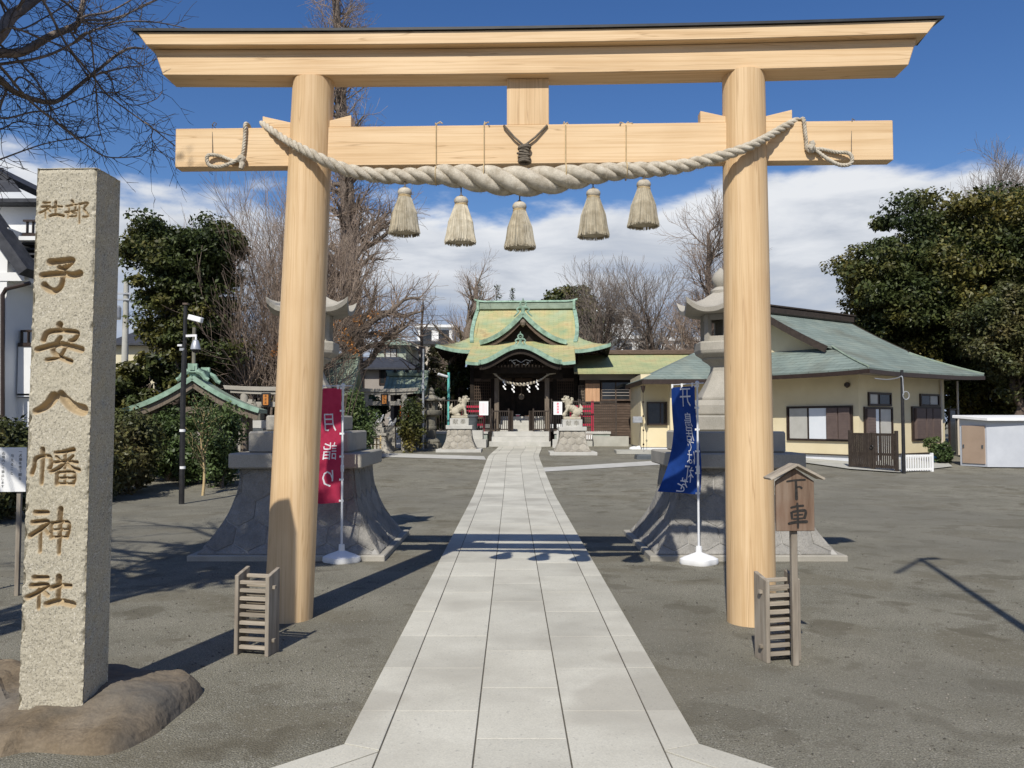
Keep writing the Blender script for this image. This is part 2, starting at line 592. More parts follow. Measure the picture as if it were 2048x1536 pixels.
MT['tan_wood'] = pm('tan_shutter_wood', [(0.46, 0.26, 0.14), (0.60, 0.37, 0.22)], 3, 0.7, 0.1, 30, coord='World', stretch=(9, 9, 0.5), spec=0.2, objrand=0.10)
MT['cream'] = pm('cream_render', [(0.66, 0.565, 0.36), (0.74, 0.645, 0.43)], 1.2, 0.9, 0.25, 130, coord='World', spec=0.15, big=(0.5, (0.60, 0.53, 0.37), 0.5, 0.8, 0.5), bdist=0.004)
MT['concrete'] = pm('concrete', [(0.36, 0.355, 0.31), (0.46, 0.45, 0.40)], 2, 0.9, 0.2, 60, coord='World', spec=0.15, big=(0.9, (0.26, 0.25, 0.21), 0.5, 0.7, 0.6))
MT['foundation'] = pm('white_foundation', [(0.62, 0.64, 0.66), (0.72, 0.73, 0.75)], 3, 0.8, coord='World')
MT['frame_brown'] = pm('window_frame', [(0.028, 0.018, 0.014), (0.045, 0.030, 0.023)], 9, 0.4, spec=0.4)
MT['shutter'] = pm('shutter_box', [(0.12, 0.088, 0.078), (0.155, 0.115, 0.10)], 6, 0.55, spec=0.35)
MT['curtain'] = pm('pale_screen', [(0.42, 0.41, 0.37), (0.50, 0.49, 0.45)], 3, 0.25, spec=0.5)
MT['pane_white'] = pm('white_screen', [(0.68, 0.72, 0.76), (0.74, 0.77, 0.80)], 3, 0.2, spec=0.5)
MT['glass_dark'] = pm('dark_pane', [(0.012, 0.014, 0.016), (0.03, 0.034, 0.038)], 3, 0.06, spec=0.6)
MT['house_white'] = pm('white_render', [(0.68, 0.68, 0.66), (0.76, 0.76, 0.74)], 1, 0.85, coord='World', big=(0.6, (0.60, 0.60, 0.58), 0.5, 0.8, 0.5))
MT['house_grey'] = pm('grey_render', [(0.26, 0.23, 0.20), (0.33, 0.295, 0.26)], 1, 0.85, coord='World')
MT['house_green'] = pm('green_grey_render', [(0.33, 0.37, 0.29), (0.42, 0.46, 0.37)], 1, 0.85, coord='World')
MT['house_beige'] = pm('beige_render', [(0.50, 0.44, 0.36), (0.60, 0.54, 0.45)], 1, 0.85, coord='World')
MT['house_yellow'] = pm('yellow_render', [(0.56, 0.50, 0.34), (0.66, 0.60, 0.43)], 1, 0.85, coord='World')
MT['roof_dark'] = pm('dark_roof', [(0.028, 0.03, 0.035), (0.06, 0.062, 0.07)], 6, 0.7, 0.3, 30, coord='World')
MT['bamboo'] = pm('bamboo', [(0.46, 0.33, 0.16), (0.62, 0.48, 0.26)], 6, 0.5, stretch=(4, 4, 1), objrand=0.15)
MT['red_paint'] = pm('red_paint', [(0.40, 0.018, 0.05), (0.52, 0.03, 0.075)], 6, 0.5)
MT['orange'] = pm('orange_board', [(0.75, 0.16, 0.015), (0.85, 0.22, 0.03)], 6, 0.5)
MT['plaque'] = pm('orange_brown_plaque', [(0.46, 0.17, 0.035), (0.58, 0.24, 0.06)], 8, 0.5)
MT['paper'] = pm('paper', [(0.80, 0.79, 0.78), (0.86, 0.85, 0.84)], 6, 0.8)
MT['pink_print'] = pm('pink_print', [(0.78, 0.30, 0.36), (0.80, 0.36, 0.42)], 6, 0.8)
MT['red_print'] = pm('red_print', [(0.80, 0.10, 0.16), (0.82, 0.14, 0.2)], 6, 0.8)
MT['shed_wall'] = pm('shed_steel', [(0.44, 0.46, 0.49), (0.52, 0.54, 0.57)], 2, 0.5, spec=0.4)
MT['shed_door'] = pm('shed_door_tan', [(0.36, 0.265, 0.19), (0.43, 0.32, 0.235)], 2, 0.5, spec=0.4)
MT['blue_pot'] = pm('blue_plastic', [(0.04, 0.22, 0.50), (0.06, 0.28, 0.58)], 4, 0.4, spec=0.5)
MT['bin_grey'] = pm('grey_bin', [(0.06, 0.07, 0.075), (0.10, 0.11, 0.115)], 5, 0.5)
MT['lion'] = pm('lion_stone', [(0.38, 0.34, 0.25), (0.56, 0.51, 0.40)], 6, 0.9, 0.5, 30, coord='World', spec=0.15, big=(6, (0.25, 0.22, 0.16), 0.5, 0.68, 0.6))
MT['fox_white'] = pm('white_statue', [(0.62, 0.61, 0.58), (0.74, 0.73, 0.70)], 6, 0.8)
MT['bark_brown'] = pm('bark_brown', [(0.085, 0.062, 0.048), (0.17, 0.132, 0.105)], 5, 0.9, 0.6, 14, coord='World', stretch=(3, 3, 0.8), spec=0.1, bdist=0.03)
MT['bark_grey'] = pm('bark_grey', [(0.12, 0.095, 0.075), (0.22, 0.18, 0.145)], 5, 0.9, 0.6, 14, coord='World', stretch=(3, 3, 0.8), spec=0.1, bdist=0.03)
MT['twig_pink'] = pm('twig_brown', [(0.21, 0.155, 0.12), (0.36, 0.285, 0.225)], 0.7, 0.9, coord='World', spec=0.1, island=0.25)
MT['twig_grey'] = pm('twig_grey', [(0.17, 0.14, 0.118), (0.29, 0.245, 0.205)], 0.7, 0.9, coord='World', spec=0.1, island=0.25)
MT['twig_dark'] = pm('twig_dark', [(0.05, 0.045, 0.042), (0.11, 0.095, 0.085)], 2.5, 0.9, coord='World', spec=0.1)


def leaf_mat(name, cols, tr=0.25, isl=0.45, sc=0.8, rough=0.5):
    return pm(name, cols, sc, rough, coord='World', spec=0.35, island=isl, trans=tr, detail=4)


MT['leaf_dark'] = leaf_mat('leaf_evergreen', [(0.3, (0.028, 0.046, 0.014)), (0.48, (0.062, 0.078, 0.022)), (0.66, (0.15, 0.125, 0.028))], 0.25, 0.55, 0.45)
MT['leaf_mid'] = leaf_mat('leaf_green', [(0.3, (0.042, 0.070, 0.022)), (0.5, (0.080, 0.118, 0.038)), (0.7, (0.13, 0.16, 0.055))], 0.25)
MT['leaf_olive'] = leaf_mat('leaf_olive', [(0.3, (0.040, 0.054, 0.018)), (0.5, (0.082, 0.090, 0.030)), (0.7, (0.135, 0.108, 0.042))], 0.2)
MT['leaf_orange'] = leaf_mat('leaf_orange', [(0.3, (0.26, 0.10, 0.025)), (0.6, (0.40, 0.18, 0.05))], 0.3)
MT['leaf_conifer'] = leaf_mat('leaf_conifer', [(0.3, (0.06, 0.075, 0.05)), (0.6, (0.11, 0.125, 0.09))], 0.1)


def roof_mat(name, cols, edge, rowh=0.11, roww=0.45, contrast=0.75, big=None):
    """sheet-metal shingle roof: courses follow the UV map (u along the eave, v up the slope, in metres)"""
    m = pm(name, cols, 1.3, 0.7, coord='World', spec=0.25, big=big, detail=8)
    N, L = m.node_tree.nodes, m.node_tree.links
    b = N['Principled BSDF']
    uv = N.new('ShaderNodeUVMap')
    br = N.new('ShaderNodeTexBrick')
    br.inputs['Scale'].default_value = 1.0
    br.inputs['Brick Width'].default_value = roww
    br.inputs['Row Height'].default_value = rowh
    br.inputs['Mortar Size'].default_value = 0.013
    br.inputs['Mortar Smooth'].default_value = 0.3
    br.inputs['Color1'].default_value = (1.06, 1.06, 1.06, 1)
    br.inputs['Color2'].default_value = (0.90, 0.90, 0.90, 1)
    br.inputs['Mortar'].default_value = (contrast, contrast, contrast, 1)
    L.new(uv.outputs[0], br.inputs['Vector'])
    old = b.inputs['Base Color'].links[0].from_socket
    x = N.new('ShaderNodeMix')
    x.data_type = 'RGBA'
    x.blend_type = 'MULTIPLY'
    x.inputs[0].default_value = 1
    L.new(old, x.inputs[6])
    L.new(br.outputs[0], x.inputs[7])
    L.new(x.outputs[2], b.inputs['Base Color'])
    bn = N.new('ShaderNodeBump')
    bn.inputs['Strength'].default_value = 0.5
    bn.inputs['Distance'].default_value = 0.02
    inv = N.new('ShaderNodeMath')
    inv.operation = 'SUBTRACT'
    inv.inputs[0].default_value = 1
    L.new(br.outputs['Fac'], inv.inputs[1])
    L.new(inv.outputs[0], bn.inputs['Height'])
    L.new(bn.outputs[0], b.inputs['Normal'])
    return m


MT['roof_hall'] = roof_mat('hall_roof_copper', [(0.28, (0.27, 0.36, 0.20)), (0.45, (0.41, 0.40, 0.19)), (0.60, (0.50, 0.42, 0.21)), (0.78, (0.34, 0.22, 0.10))], None,
                           big=(0.8, (0.31, 0.43, 0.28), 0.48, 0.72, 0.7))
MT['roof_corr'] = roof_mat('corridor_roof', [(0.3, (0.31, 0.36, 0.19)), (0.55, (0.41, 0.41, 0.21)), (0.75, (0.44, 0.36, 0.19))], None)
MT['roof_teal'] = roof_mat('residence_roof', [(0.3, (0.155, 0.19, 0.17)), (0.5, (0.20, 0.245, 0.215)), (0.7, (0.25, 0.285, 0.24))], None, rowh=0.22, roww=0.7, contrast=0.55,
                           big=(0.7, (0.17, 0.165, 0.12), 0.52, 0.72, 0.5))
MT['roof_sub'] = roof_mat('sub_shrine_roof', [(0.3, (0.22, 0.28, 0.205)), (0.6, (0.32, 0.38, 0.285)), (0.8, (0.36, 0.395, 0.28))], None)


def set_uv(o, fn):
    me = o.data
    uvl = me.uv_layers.new(name='UVMap')
    co = [v.co for v in me.vertices]
    for lp in me.loops:
        uvl.data[lp.index].uv = fn(co[lp.vertex_index])


def smoothstep(a, b, x):
    t = min(max((x - a) / (b - a), 0), 1)
    return t * t * (3 - 2 * t)
# ------------------------------------------------------------------ ground
def make_ground():
    xs = [-400, -120, -60, -30, -15, -8, -4, 0, 4, 8, 15, 30, 60, 120, 400]
    ys = [-60, -20, -8, 0, 5, 10, 14, 17] + [17.5 + 16.5 * i / 24 for i in range(25)] + [40, 60, 100, 200, 600]
    v = [(x, y, g(y)) for y in ys for x in xs]
    n = len(xs)
    f = [(j * n + i, j * n + i + 1, (j + 1) * n + i + 1, (j + 1) * n + i) for j in range(len(ys) - 1) for i in range(n - 1)]
    mb = MB()
    mb.add(v, f)
    tag(mb.build('ground', MT['ground'], smooth=True), kind='structure')
    # loose pebbles on the surface close to the camera
    rng = np.random.default_rng(3)
    N = 20000
    yy = 3.4 + 14 * rng.random(N) ** 1.8
    xx = (rng.random(N) * 2 - 1) * (0.66 * yy + 0.4)
    keep = (np.abs(xx) > 0.9) & ~((np.abs(xx + 2.6) < 1.5) & (yy < 5.3)) & ~((np.abs(np.abs(xx) - 2.72) < 1.2) & (yy > 9.2) & (yy < 11.9))
    xx, yy = xx[keep], yy[keep]
    N = len(xx)
    s = 0.0025 + 0.0085 * rng.random(N) ** 4
    oc = np.array([(1, 0, 0), (-1, 0, 0), (0, 1, 0), (0, -1, 0), (0, 0, 1), (0, 0, -1)], float)
    v = oc[None] * (s[:, None, None] * (0.7 + 0.6 * rng.random((N, 6, 1))))
    v[..., 2] *= 0.6
    v += np.stack([xx, yy, s * 0.35], 1)[:, None, :]
    fc = np.array([(0, 2, 4), (2, 1, 4), (1, 3, 4), (3, 0, 4), (2, 0, 5), (1, 2, 5), (3, 1, 5), (0, 3, 5)])
    f = fc[None] + (np.arange(N) * 6)[:, None, None]
    tag(np_mesh('gravel', v.reshape(-1, 3), f.reshape(-1, 3), MT['pebble']), 'small loose pebbles scattered over the grey gravel ground', 'gravel', kind='stuff')


make_ground()


def pcx(y):
    return 0.27 * smoothstep(27.5, 33.5, y)


def make_path():
    Y0, Y1 = 1.2, 33.45
    hw = 0.68
    ew = 0.185
    mb = MB()
    ys = [Y0 + (Y1 - Y0) * i / 60 for i in range(61)]
    mb.loft([[(pcx(y) - hw - ew + 0.004, y, g(y) + 0.0225) for y in ys], [(pcx(y) + hw + ew - 0.004, y, g(y) + 0.0225) for y in ys]], caps=False, closed=False)
    for s in (-1, 1):   # bed below the splayed apron
        mb.add([(s * 0.866, 4.08, 0.0065), (s * 3.5, 1.2, 0.0065), (s * 0.866, 1.2, 0.0065)], [(0, 1, 2)])
    path = tag(mb.build('stone_path', MT['joint']), kind='structure')
    top = 0.028
    gap = 0.004

    def slab(poly, name='slab'):
        # poly: list of xy, inset by the joint
        c = Vector((sum(p[0] for p in poly) / len(poly), sum(p[1] for p in poly) / len(poly)))
        dz = random.uniform(-0.0015, 0.0015)
        m = MB()
        m.loft([[(p[0], p[1], g(p[1]) + 0.001) for p in poly], [(p[0], p[1], g(p[1]) + top + dz) for p in poly]])
        m.build(name, MT['slab'], path, bevel=0.0015)

    random.seed(5)
    cw = 2 * hw / 3
    for ci in range(3):
        a = -hw + ci * cw
        y = 1.82 + (0.39 if ci != 1 else 0.0)
        while y < Y1 - 0.05:
            L = 0.78
            if y > 20:
                L = 1.17
            y2 = min(y + L, Y1)
            if Y1 - y2 < 0.3:
                y2 = Y1
            x0, x1 = a + gap, a + cw - gap
            slab([(pcx(y) + x0, y + gap * 0.8), (pcx(y) + x1, y + gap * 0.8), (pcx(y2) + x1, y2 - gap * 0.8), (pcx(y2) + x0, y2 - gap * 0.8)])
            y = y2
    for s in (-1, 1):
        y = 4.10
        first = True
        while y < Y1 - 0.05:
            L = (0.46 if first else 0.78) if y < 20 else 1.17
            y2 = min(y + L, Y1)
            if Y1 - y2 < 0.3:
                y2 = Y1
            xi, xo = hw + gap, hw + ew
            ya = y + (0.0 if not first else 0)
            pts = [(pcx(y) + s * xi, y + gap * .5 - (0.08 if first else 0)), (pcx(y) + s * xo, y + gap * .5), (pcx(y2) + s * xo, y2 - gap * .5), (pcx(y2) + s * xi, y2 - gap * .5)]
            slab(pts if s > 0 else pts[::-1], 'edging_slab')
            y = y2
            first = False
        # splayed edging and the apron slabs in front
        d = 0.0
        segs = [(0.0, 0.62), (0.63, 1.4), (1.41, 2.2)]
        dx, dy = 0.7071, -0.7071
        A = Vector((hw + ew, 4.095))
        Bq = Vector((hw + gap, 4.012))
        for a0, a1 in segs:
            pa = [A + Vector((dx, dy)) * a0, A + Vector((dx, dy)) * a1, Bq + Vector((dx, dy)) * a1, Bq + Vector((dx, dy)) * (a0)]
            pts = [(s * q.x, q.y) for q in pa]
            slab(pts if s < 0 else pts[::-1], 'edging_slab')
        pts = [(s * (hw + gap), 3.995), (s * (hw + 0.9), 3.105), (s * (hw + gap), 3.105)]
        slab(pts if s < 0 else pts[::-1])
        pts = [(s * (hw + gap), 3.095), (s * (hw + 0.91), 3.095), (s * (hw + 1.75), 2.25), (s * (hw + gap), 2.25)]
        slab(pts if s < 0 else pts[::-1])
    # pale cross paths
    for nm, quad in (('cross_path', [(755, 906), (968, 913), (972, 920), (755, 914)]), ('cross_path', [(1086, 936), (1330, 921), (1335, 929), (1090, 944)])):
        q = [G(*p) for p in quad]
        m = MB()
        N = 12
        up = [q[0].lerp(q[1], i / N) for i in range(N + 1)]
        dn = [q[3].lerp(q[2], i / N) for i in range(N + 1)]
        for l in (up, dn):
            for p in l:
                p.z = g(p.y) + 0.012
        m.loft([up, dn], caps=False, closed=False)
        tag(m.build(nm, MT['pale_stone']), kind='structure')


make_path()

# ------------------------------------------------------------------ torii
TOR = Vector((0, 6.72, 0))
TRZ = rad(-1.9)


def torii():
    t = thing('torii_gate', 'large unpainted pale wooden torii gate spanning the stone path', 'torii gate', TOR, TRZ)

    def pillar(xb, xt, zt):
        m = MB()
        rings = []
        n = 40
        for i in range(15):
            k = i / 14
            z = -0.05 + (zt + 0.05) * k
            r = 0.192 - 0.022 * k + 0.004 * math.sin(k * PI)
            x = xb + (xt - xb) * k
            rings.append([(x + r * math.cos(2 * PI * a / n), r * math.sin(2 * PI * a / n), z) for a in range(n)])
        m.loft(rings)
        m.build('pillar', MT['hinoki_z'], t, smooth=True)

    pillar(-1.865, -1.705, 4.425)
    pillar(1.865, 1.855, 4.435)

    def sori(x):
        return 0.028 * (x / 3.1) ** 2 - 0.004 * x / 3.1

    def beam(name, xl0, xl1, xr0, xr1, sec, mat, bev=0.006):
        """sec: list of (y, z); ends at xl0 (bottom) .. xl1 (top)"""
        z0 = min(p[1] for p in sec)
        z1 = max(p[1] for p in sec)
        m = MB()
        rings = []
        for i in range(13):
            k = i / 12
            ring = []
            for (y, z) in sec:
                q = (z - z0) / (z1 - z0)
                xa = xl0 + (xl1 - xl0) * q
                xb = xr0 + (xr1 - xr0) * q
                x = xa + (xb - xa) * k
                ring.append((x, y, z + sori(x)))
            rings.append(ring)
        m.loft(rings)
        return m.build(name, mat, t, bevel=bev)

    beam('lower_lintel', -2.92, -3.0, 3.13, 3.20, [(-0.14, 4.418), (0.11, 4.418), (0.11, 4.635), (-0.14, 4.635)], MT['hinoki_x'])
    top = beam('top_lintel', -3.03, -3.13, 3.25, 3.36, [(-0.215, 4.637), (0.19, 4.637), (0.19, 4.73), (0.0, 4.775), (-0.215, 4.745)], MT['hinoki_x'])
    cap = beam('roof_cap', -3.14, -3.16, 3.365, 3.39, [(-0.235, 4.747), (0.0, 4.777), (0.21, 4.732), (0.21, 4.752), (0.0, 4.803), (-0.235, 4.768)], MT['cap_metal'], 0)
    cap.parent = top
    m = MB()
    m.box((0.095, -0.002, 3.862), (5.87, 0.125, 0.326))
    m.build('tie_beam', MT['hinoki_x'], t, bevel=0.005)
    m = MB()
    m.box((0.085, 0.0, 4.222), (0.345, 0.10, 0.390))
    m.build('centre_strut', MT['hinoki_z'], t, bevel=0.005)
    for cx in (-1.745, 1.86):
        for s in (-1, 1):
            m = MB()
            x0, x1 = cx + s * 0.12, cx + s * 0.37
            m.prism([(x0, 4.027), (x1, 4.027), (x1, 4.125), (x0, 4.066)] if s > 0 else [(x1, 4.027), (x0, 4.027), (x0, 4.066), (x1, 4.125)], -0.055, 0.05)
            m.build('wedge', MT['hinoki_x'], t, bevel=0.003)
    return t


torii()


# ------------------------------------------------------------------ sacred rope
def TY(px):
    """depth of the torii front line at a given pixel column"""
    k = (px - 1024) / F
    # y = 6.72 - tan3*x , x = k*y
    return 6.72 / (1 + math.tan(rad(1.9)) * k)


def spline(pts, n):
    """Catmull-Rom through points (tuples of any length)"""
    out = []
    m = len(pts)
    for i in range(n):
        t = i / (n - 1) * (m - 1)
        a = min(int(t), m - 2)
        u = t - a
        p0, p1, p2, p3 = pts[max(a - 1, 0)], pts[a], pts[a + 1], pts[min(a + 2, m - 1)]
        out.append(tuple(0.5 * ((2 * q1) + (-q0 + q2) * u + (2 * q0 - 5 * q1 + 4 * q2 - q3) * u * u + (-q0 + 3 * q1 - 3 * q2 + q3) * u ** 3)
                         for q0, q1, q2, q3 in zip(p0, p1, p2, p3)))
    return out


def twisted(points, radii, nstr=3, pitch=6.6, n=9, phase=0.0):
    """helical strands around a centre line; returns list of (pts, radii)"""
    pts = [Vector(p) for p in points]
    ref = None
    ang = phase
    res = [([], []) for _ in range(nstr)]
    for i, p in enumerate(pts):
        a, b = pts[max(i - 1, 0)], pts[min(i + 1, len(pts) - 1)]
        t = (b - a).normalized()
        if ref is None:
            ref = t.orthogonal().normalized()
        ref = (ref - t * ref.dot(t)).normalized()
        bt = t.cross(ref)
        if i:
            ang += 2 * PI * (p - pts[i - 1]).length / (pitch * radii[i])
        for k in range(nstr):
            q = ang + 2 * PI * k / nstr
            res[k][0].append(p + (ref * math.cos(q) + bt * math.sin(q)) * radii[i] * 0.5)
            res[k][1].append(radii[i] * 0.53)
    return res


def shimenawa():
    root = thing('sacred_rope', 'thick twisted straw-coloured sacred rope swagged across the wooden torii', 'rope', (0.06, 6.5, 3.3))
    raw = [(524, 246, -0.02, 7), (545, 262, -0.09, 7.5), (570, 279, -0.13, 8), (605, 298, -0.235, 9.5), (640, 317, -0.24, 11), (680, 335, -0.19, 12.5), (720, 346, -0.15, 14), (770, 352, -0.13, 15.5),
           (830, 352, -0.13, 17), (880, 350, -0.14, 20.5), (930, 354, -0.15, 25), (985, 360, -0.16, 28.5), (1045, 363, -0.17, 30), (1105, 360, -0.16, 28), (1155, 353, -0.15, 24.5),
           (1205, 346, -0.14, 20), (1260, 341, -0.13, 17), (1320, 338, -0.13, 15.5), (1370, 331, -0.14, 14), (1415, 320, -0.18, 12.5), (1460, 307, -0.235, 11), (1505, 290, -0.235, 9.5), (1540, 271, -0.14, 8.5),
           (1568, 254, -0.09, 8), (1594, 240, -0.02, 7)]
    sm = spline(raw, 420)
    pts, rr = [], []
    for (px, py, dy, r) in sm:
        Y = TY(px) + dy
        pts.append(P(px, py, Y))
        rr.append(r * Y / F)
    rng = random.Random(11)
    fuzz_v, fuzz_f = [], []
    for sp, sr in twisted(pts, rr, 3, pitch=5.6):
        m = MB()
        m.tube(sp, sr, 14)
        m.build('strand', MT['rope'], root, world=True, smooth=True, angle=80)
        for i in range(40, 380):
            if sr[i] < 0.016:
                continue
            for _ in range(int(3 + 10 * sr[i] / 0.06)):
                d = Vector((rng.gauss(0, 1), rng.gauss(0, 1), rng.gauss(0, 1))).normalized()
                tt = (sp[min(i + 1, 419)] - sp[i - 1]).normalized()
                d = (d - tt * d.dot(tt)).normalized()
                p = sp[i] + d * sr[i] * 0.98
                side = d.cross(tt)
                tip = p + d * rng.uniform(0.004, 0.016) + side * rng.gauss(0, 0.016) + tt * rng.gauss(0, 0.012) + Vector((0, 0, -rng.uniform(0, 0.012)))
                w = tt * 0.0009
                b = len(fuzz_v)
                fuzz_v += [tuple(p - w), tuple(p + w), tuple(tip)]
                fuzz_f.append((b, b + 1, b + 2))
    m = MB()
    m.add(fuzz_v, fuzz_f)
    o = m.build('loose_fibre', MT['fibre'], root, world=True)
    o['kind'] = 'stuff'
    # tie cords over the tie beam
    for px, pyb in ((872, 385), (968, 392), (1131, 390), (1252, 362)):
        Y = TY(px) - 0.072
        m = MB()
        p_top = P(px, 249, Y)
        loop = []
        bot = P(px, pyb, Y - 0.16)
        loop = [P(px, 330, Y), P(px, 290, Y), P(px, 250, Y), p_top + Vector((0, 0.04, 0.012)), p_top + Vector((0.003, 0.13, 0.012)), p_top + Vector((0.003, 0.16, -0.03)), p_top + Vector((0.002, 0.158, -0.33)),
                P(px + 1, (pyb + 345) / 2, Y + 0.14)]
        m.tube(loop, 0.0048, 6)
        rr_ = 0.075 if px in (968, 1131) else 0.055
        cc = P(px, 352 if px != 1252 else 342, TY(px) - 0.15)
        m.tube([cc + Vector((0, -rr_ * 1.35 * math.cos(a), rr_ * 1.35 * math.sin(a))) for a in [2 * PI * i / 20 for i in range(21)]], 0.0045, 6)
        m.tube([P(px, 335, Y), cc + Vector((0, -rr_ * 1.0, rr_ * 0.9))], 0.0045, 6)
        # little bow on the top of the beam
        for q in range(3):
            a = rng.uniform(0, 2 * PI)
            m.tube([p_top + Vector((0, 0.02, 0.008)), p_top + Vector((0.035 * math.cos(a), 0.02, 0.018 + 0.006 * q)), p_top + Vector((0.055 * math.cos(a), 0.03 * math.sin(a), 0.012))], 0.005, 6)
        m.build('tie_cord', MT['cord'], root, world=True, smooth=True)
    # V-shaped central hanger with its wrapped knot
    Y = TY(1050) - 0.085
    m = MB()
    k0 = P(1048, 292, Y)
    for px in (1008, 1094):
        m.tube([P(px, 250, Y + 0.01) + Vector((0, 0.06, 0.006)), P(px, 251, Y), P((px + 1048) / 2, 274, Y - 0.004), k0], 0.009, 8)
    for i in range(9):
        z = k0.z - 0.005 - i * 0.0165
        w = 0.040 + 0.008 * math.sin(i * 1.9)
        m.tube([Vector((k0.x + w * math.cos(a) + 0.004 * math.sin(i), Y - 0.012 + w * 0.6 * math.sin(a), z + 0.010 * math.cos(a + i))) for a in [2 * PI * j / 16 for j in range(17)]], 0.0105, 6)
    m.build('hanger_knot', MT['darkcord'], root, world=True, smooth=True)
    # looped rope ends tied on the tie beam
    for s, xs in ((-1, [490, 490, 488, 484, 470, 440, 418, 414, 420, 440, 465, 478, 486]), (1, [1608, 1609, 1612, 1616, 1640, 1670, 1696, 1704, 1700, 1680, 1655, 1630, 1612])):
        ys = [252, 262, 290, 312, 322, 312, 310, 320, 331, 333, 325, 318, 322] if s < 0 else [242, 252, 278, 300, 298, 304, 306, 316, 328, 330, 318, 300, 296]
        pp = []
        for i, (px, py) in enumerate(zip(xs, ys)):
            pp.append(tuple(P(px, py, TY(px) - 0.085 - (0.02 if 5 < i < 11 else 0))))
        p0 = Vector(pp[0])
        pp = [tuple(p0 + Vector((0, 0.16, -0.05))), tuple(p0 + Vector((0, 0.11, 0.03))), tuple(p0 + Vector((0, 0.03, 0.03)))] + pp
        sp = spline(pp, 150)
        for a, b in twisted(sp, [0.0165] * 150, 3, pitch=4.4):
            mm = MB()
            mm.tube(a, b, 7)
            mm.build('end_loop', MT['rope'], root, world=True, smooth=True, angle=80)
        kc = P(483 if s < 0 else 1622, 318 if s < 0 else 297, TY(483 if s < 0 else 1622) - 0.10)
        mm = MB()
        for j in range(5):
            ax = Euler((rng.uniform(0, 3), rng.uniform(0, 3), rng.uniform(0, 3))).to_matrix()
            mm.tube([kc + ax @ Vector((0.026 * math.cos(a), 0.026 * math.sin(a), 0.006 * math.sin(2 * a))) for a in [2 * PI * q / 14 for q in range(15)]], 0.013, 7)
        mm.tube([kc, kc + Vector((0.01, -0.005, -0.05 * (1 if s < 0 else -0.7))), kc + Vector((0.0, -0.01, -0.085 * (1 if s < 0 else -0.7)))], [0.02, 0.026, 0.02], 8)
        mm.build('end_knot', MT['rope'], root, world=True, smooth=True)
        mm = MB()
        xx = 424 if s < 0 else 1704
        yb = 312 if s < 0 else 316
        a = P(xx, 250 if s < 0 else 243, TY(xx) - 0.066)
        mm.tube([a + Vector((0, 0.13, 0)), a + Vector((0, 0.01, 0.006)), P(xx - s * 1, yb, TY(xx) - 0.075)], 0.003, 5)
        mm.tube([a, a + Vector((0.01, 0.02, 0.03)), a + Vector((0.03, 0.02, 0.02)), a + Vector((0.02, 0.02, 0.0))], 0.004, 5)
        mm.build('end_cord', MT['darkcord'], root, world=True)


shimenawa()


def tassels():
    specs = [(809, 376, 468, 'first tassel of the sacred rope, beside the pillar near the carved stone post'),
             (922, 393, 487, 'straw tassel hung between the end tassel and the lowest middle tassel of the rope'),
             (1039, 404, 497, 'lowest middle straw tassel hung on a twisted cord at the thickest part of the rope'),
             (1187, 378, 474, 'straw tassel tilted slightly, hung just past the middle of the rope towards the blue banner'),
             (1288, 360, 453, 'outermost straw tassel of the rope on the side of the wooden notice board')]
    ropeY = {809: 352, 922: 354, 1039: 363, 1187: 348, 1288: 340}
    for idx, (px, y0, y1, lab) in enumerate(specs):
        rng = random.Random(100 + idx)
        Y = TY(px) - 0.155
        top = P(px, y0, Y)
        bot = P(px, y1, Y)
        H = top.z - bot.z
        t = thing('straw_tassel', lab, 'tassel', bot, rng.uniform(0, 3), 'straw tassels hanging from the sacred rope')
        m = MB()
        m.lathe([(0.012, H), (0.040, H - 0.006), (0.054, H - 0.022), (0.058, H - 0.040), (0.052, H - 0.058), (0.044, H - 0.066)], 20)
        m.build('head', MT['rope'], t, smooth=True)
        m = MB()
        for k in range(3):
            zc = H - 0.068 - k * 0.008
            m.tube([(0.0495 * math.cos(a), 0.0495 * math.sin(a), zc + 0.003 * math.sin(a * 2 + k)) for a in [2 * PI * i / 20 for i in range(21)]], 0.0052, 6)
        m.build('binding', MT['cord'], t, smooth=True)
        # skirt: packed strands around a solid core
        m = MB()
        R = 0.124
        m.lathe([(0.043, H - 0.07), (0.066, H - 0.13), (0.093, H * 0.42), (0.106, H * 0.18), (0.108, 0.018), (0.05, 0.026), (0.006, 0.03)], 18)
        lean = (rng.uniform(-0.008, 0.008), rng.uniform(-0.008, 0.008))
        for i in range(620):
            a = rng.uniform(0, 2 * PI)
            q = rng.choice([1, 1, 0.97, 0.93])
            jit = rng.gauss(0, 0.05)
            z1 = rng.uniform(-0.006, 0.016)
            prof = [(0.048, H - 0.068), (0.068, H - 0.125), (0.098, H * 0.45), (0.112, H * 0.2), (R * (1 + rng.gauss(0, 0.02)), z1)]
            pts = []
            for kk, (r, z) in enumerate(prof):
                aa = a + jit * (1 - z / H)
                fr = 1 - z / H
                pts.append((r * q * math.cos(aa) + lean[0] * fr, r * q * math.sin(aa) + lean[1] * fr, z))
            m.tube(pts, [0.0022, 0.0028, 0.0032, 0.0032, 0.0022], 3)
        m.build('skirt', MT['fibre'], t)
        m = MB()
        up = P(px, ropeY[px], Y)
        m.tube([(0, 0, H - 0.01), (0.002, 0, H + 0.03), (0, 0, up.z - bot.z - 0.02)], 0.0055, 6)
        m.tube([(0.012 * math.cos(a), 0.012 * math.sin(a), H + 0.006) for a in [2 * PI * i / 12 for i in range(13)]], 0.005, 6)
        m.build('hanging_cord', MT['darkcord'], t)


tassels()
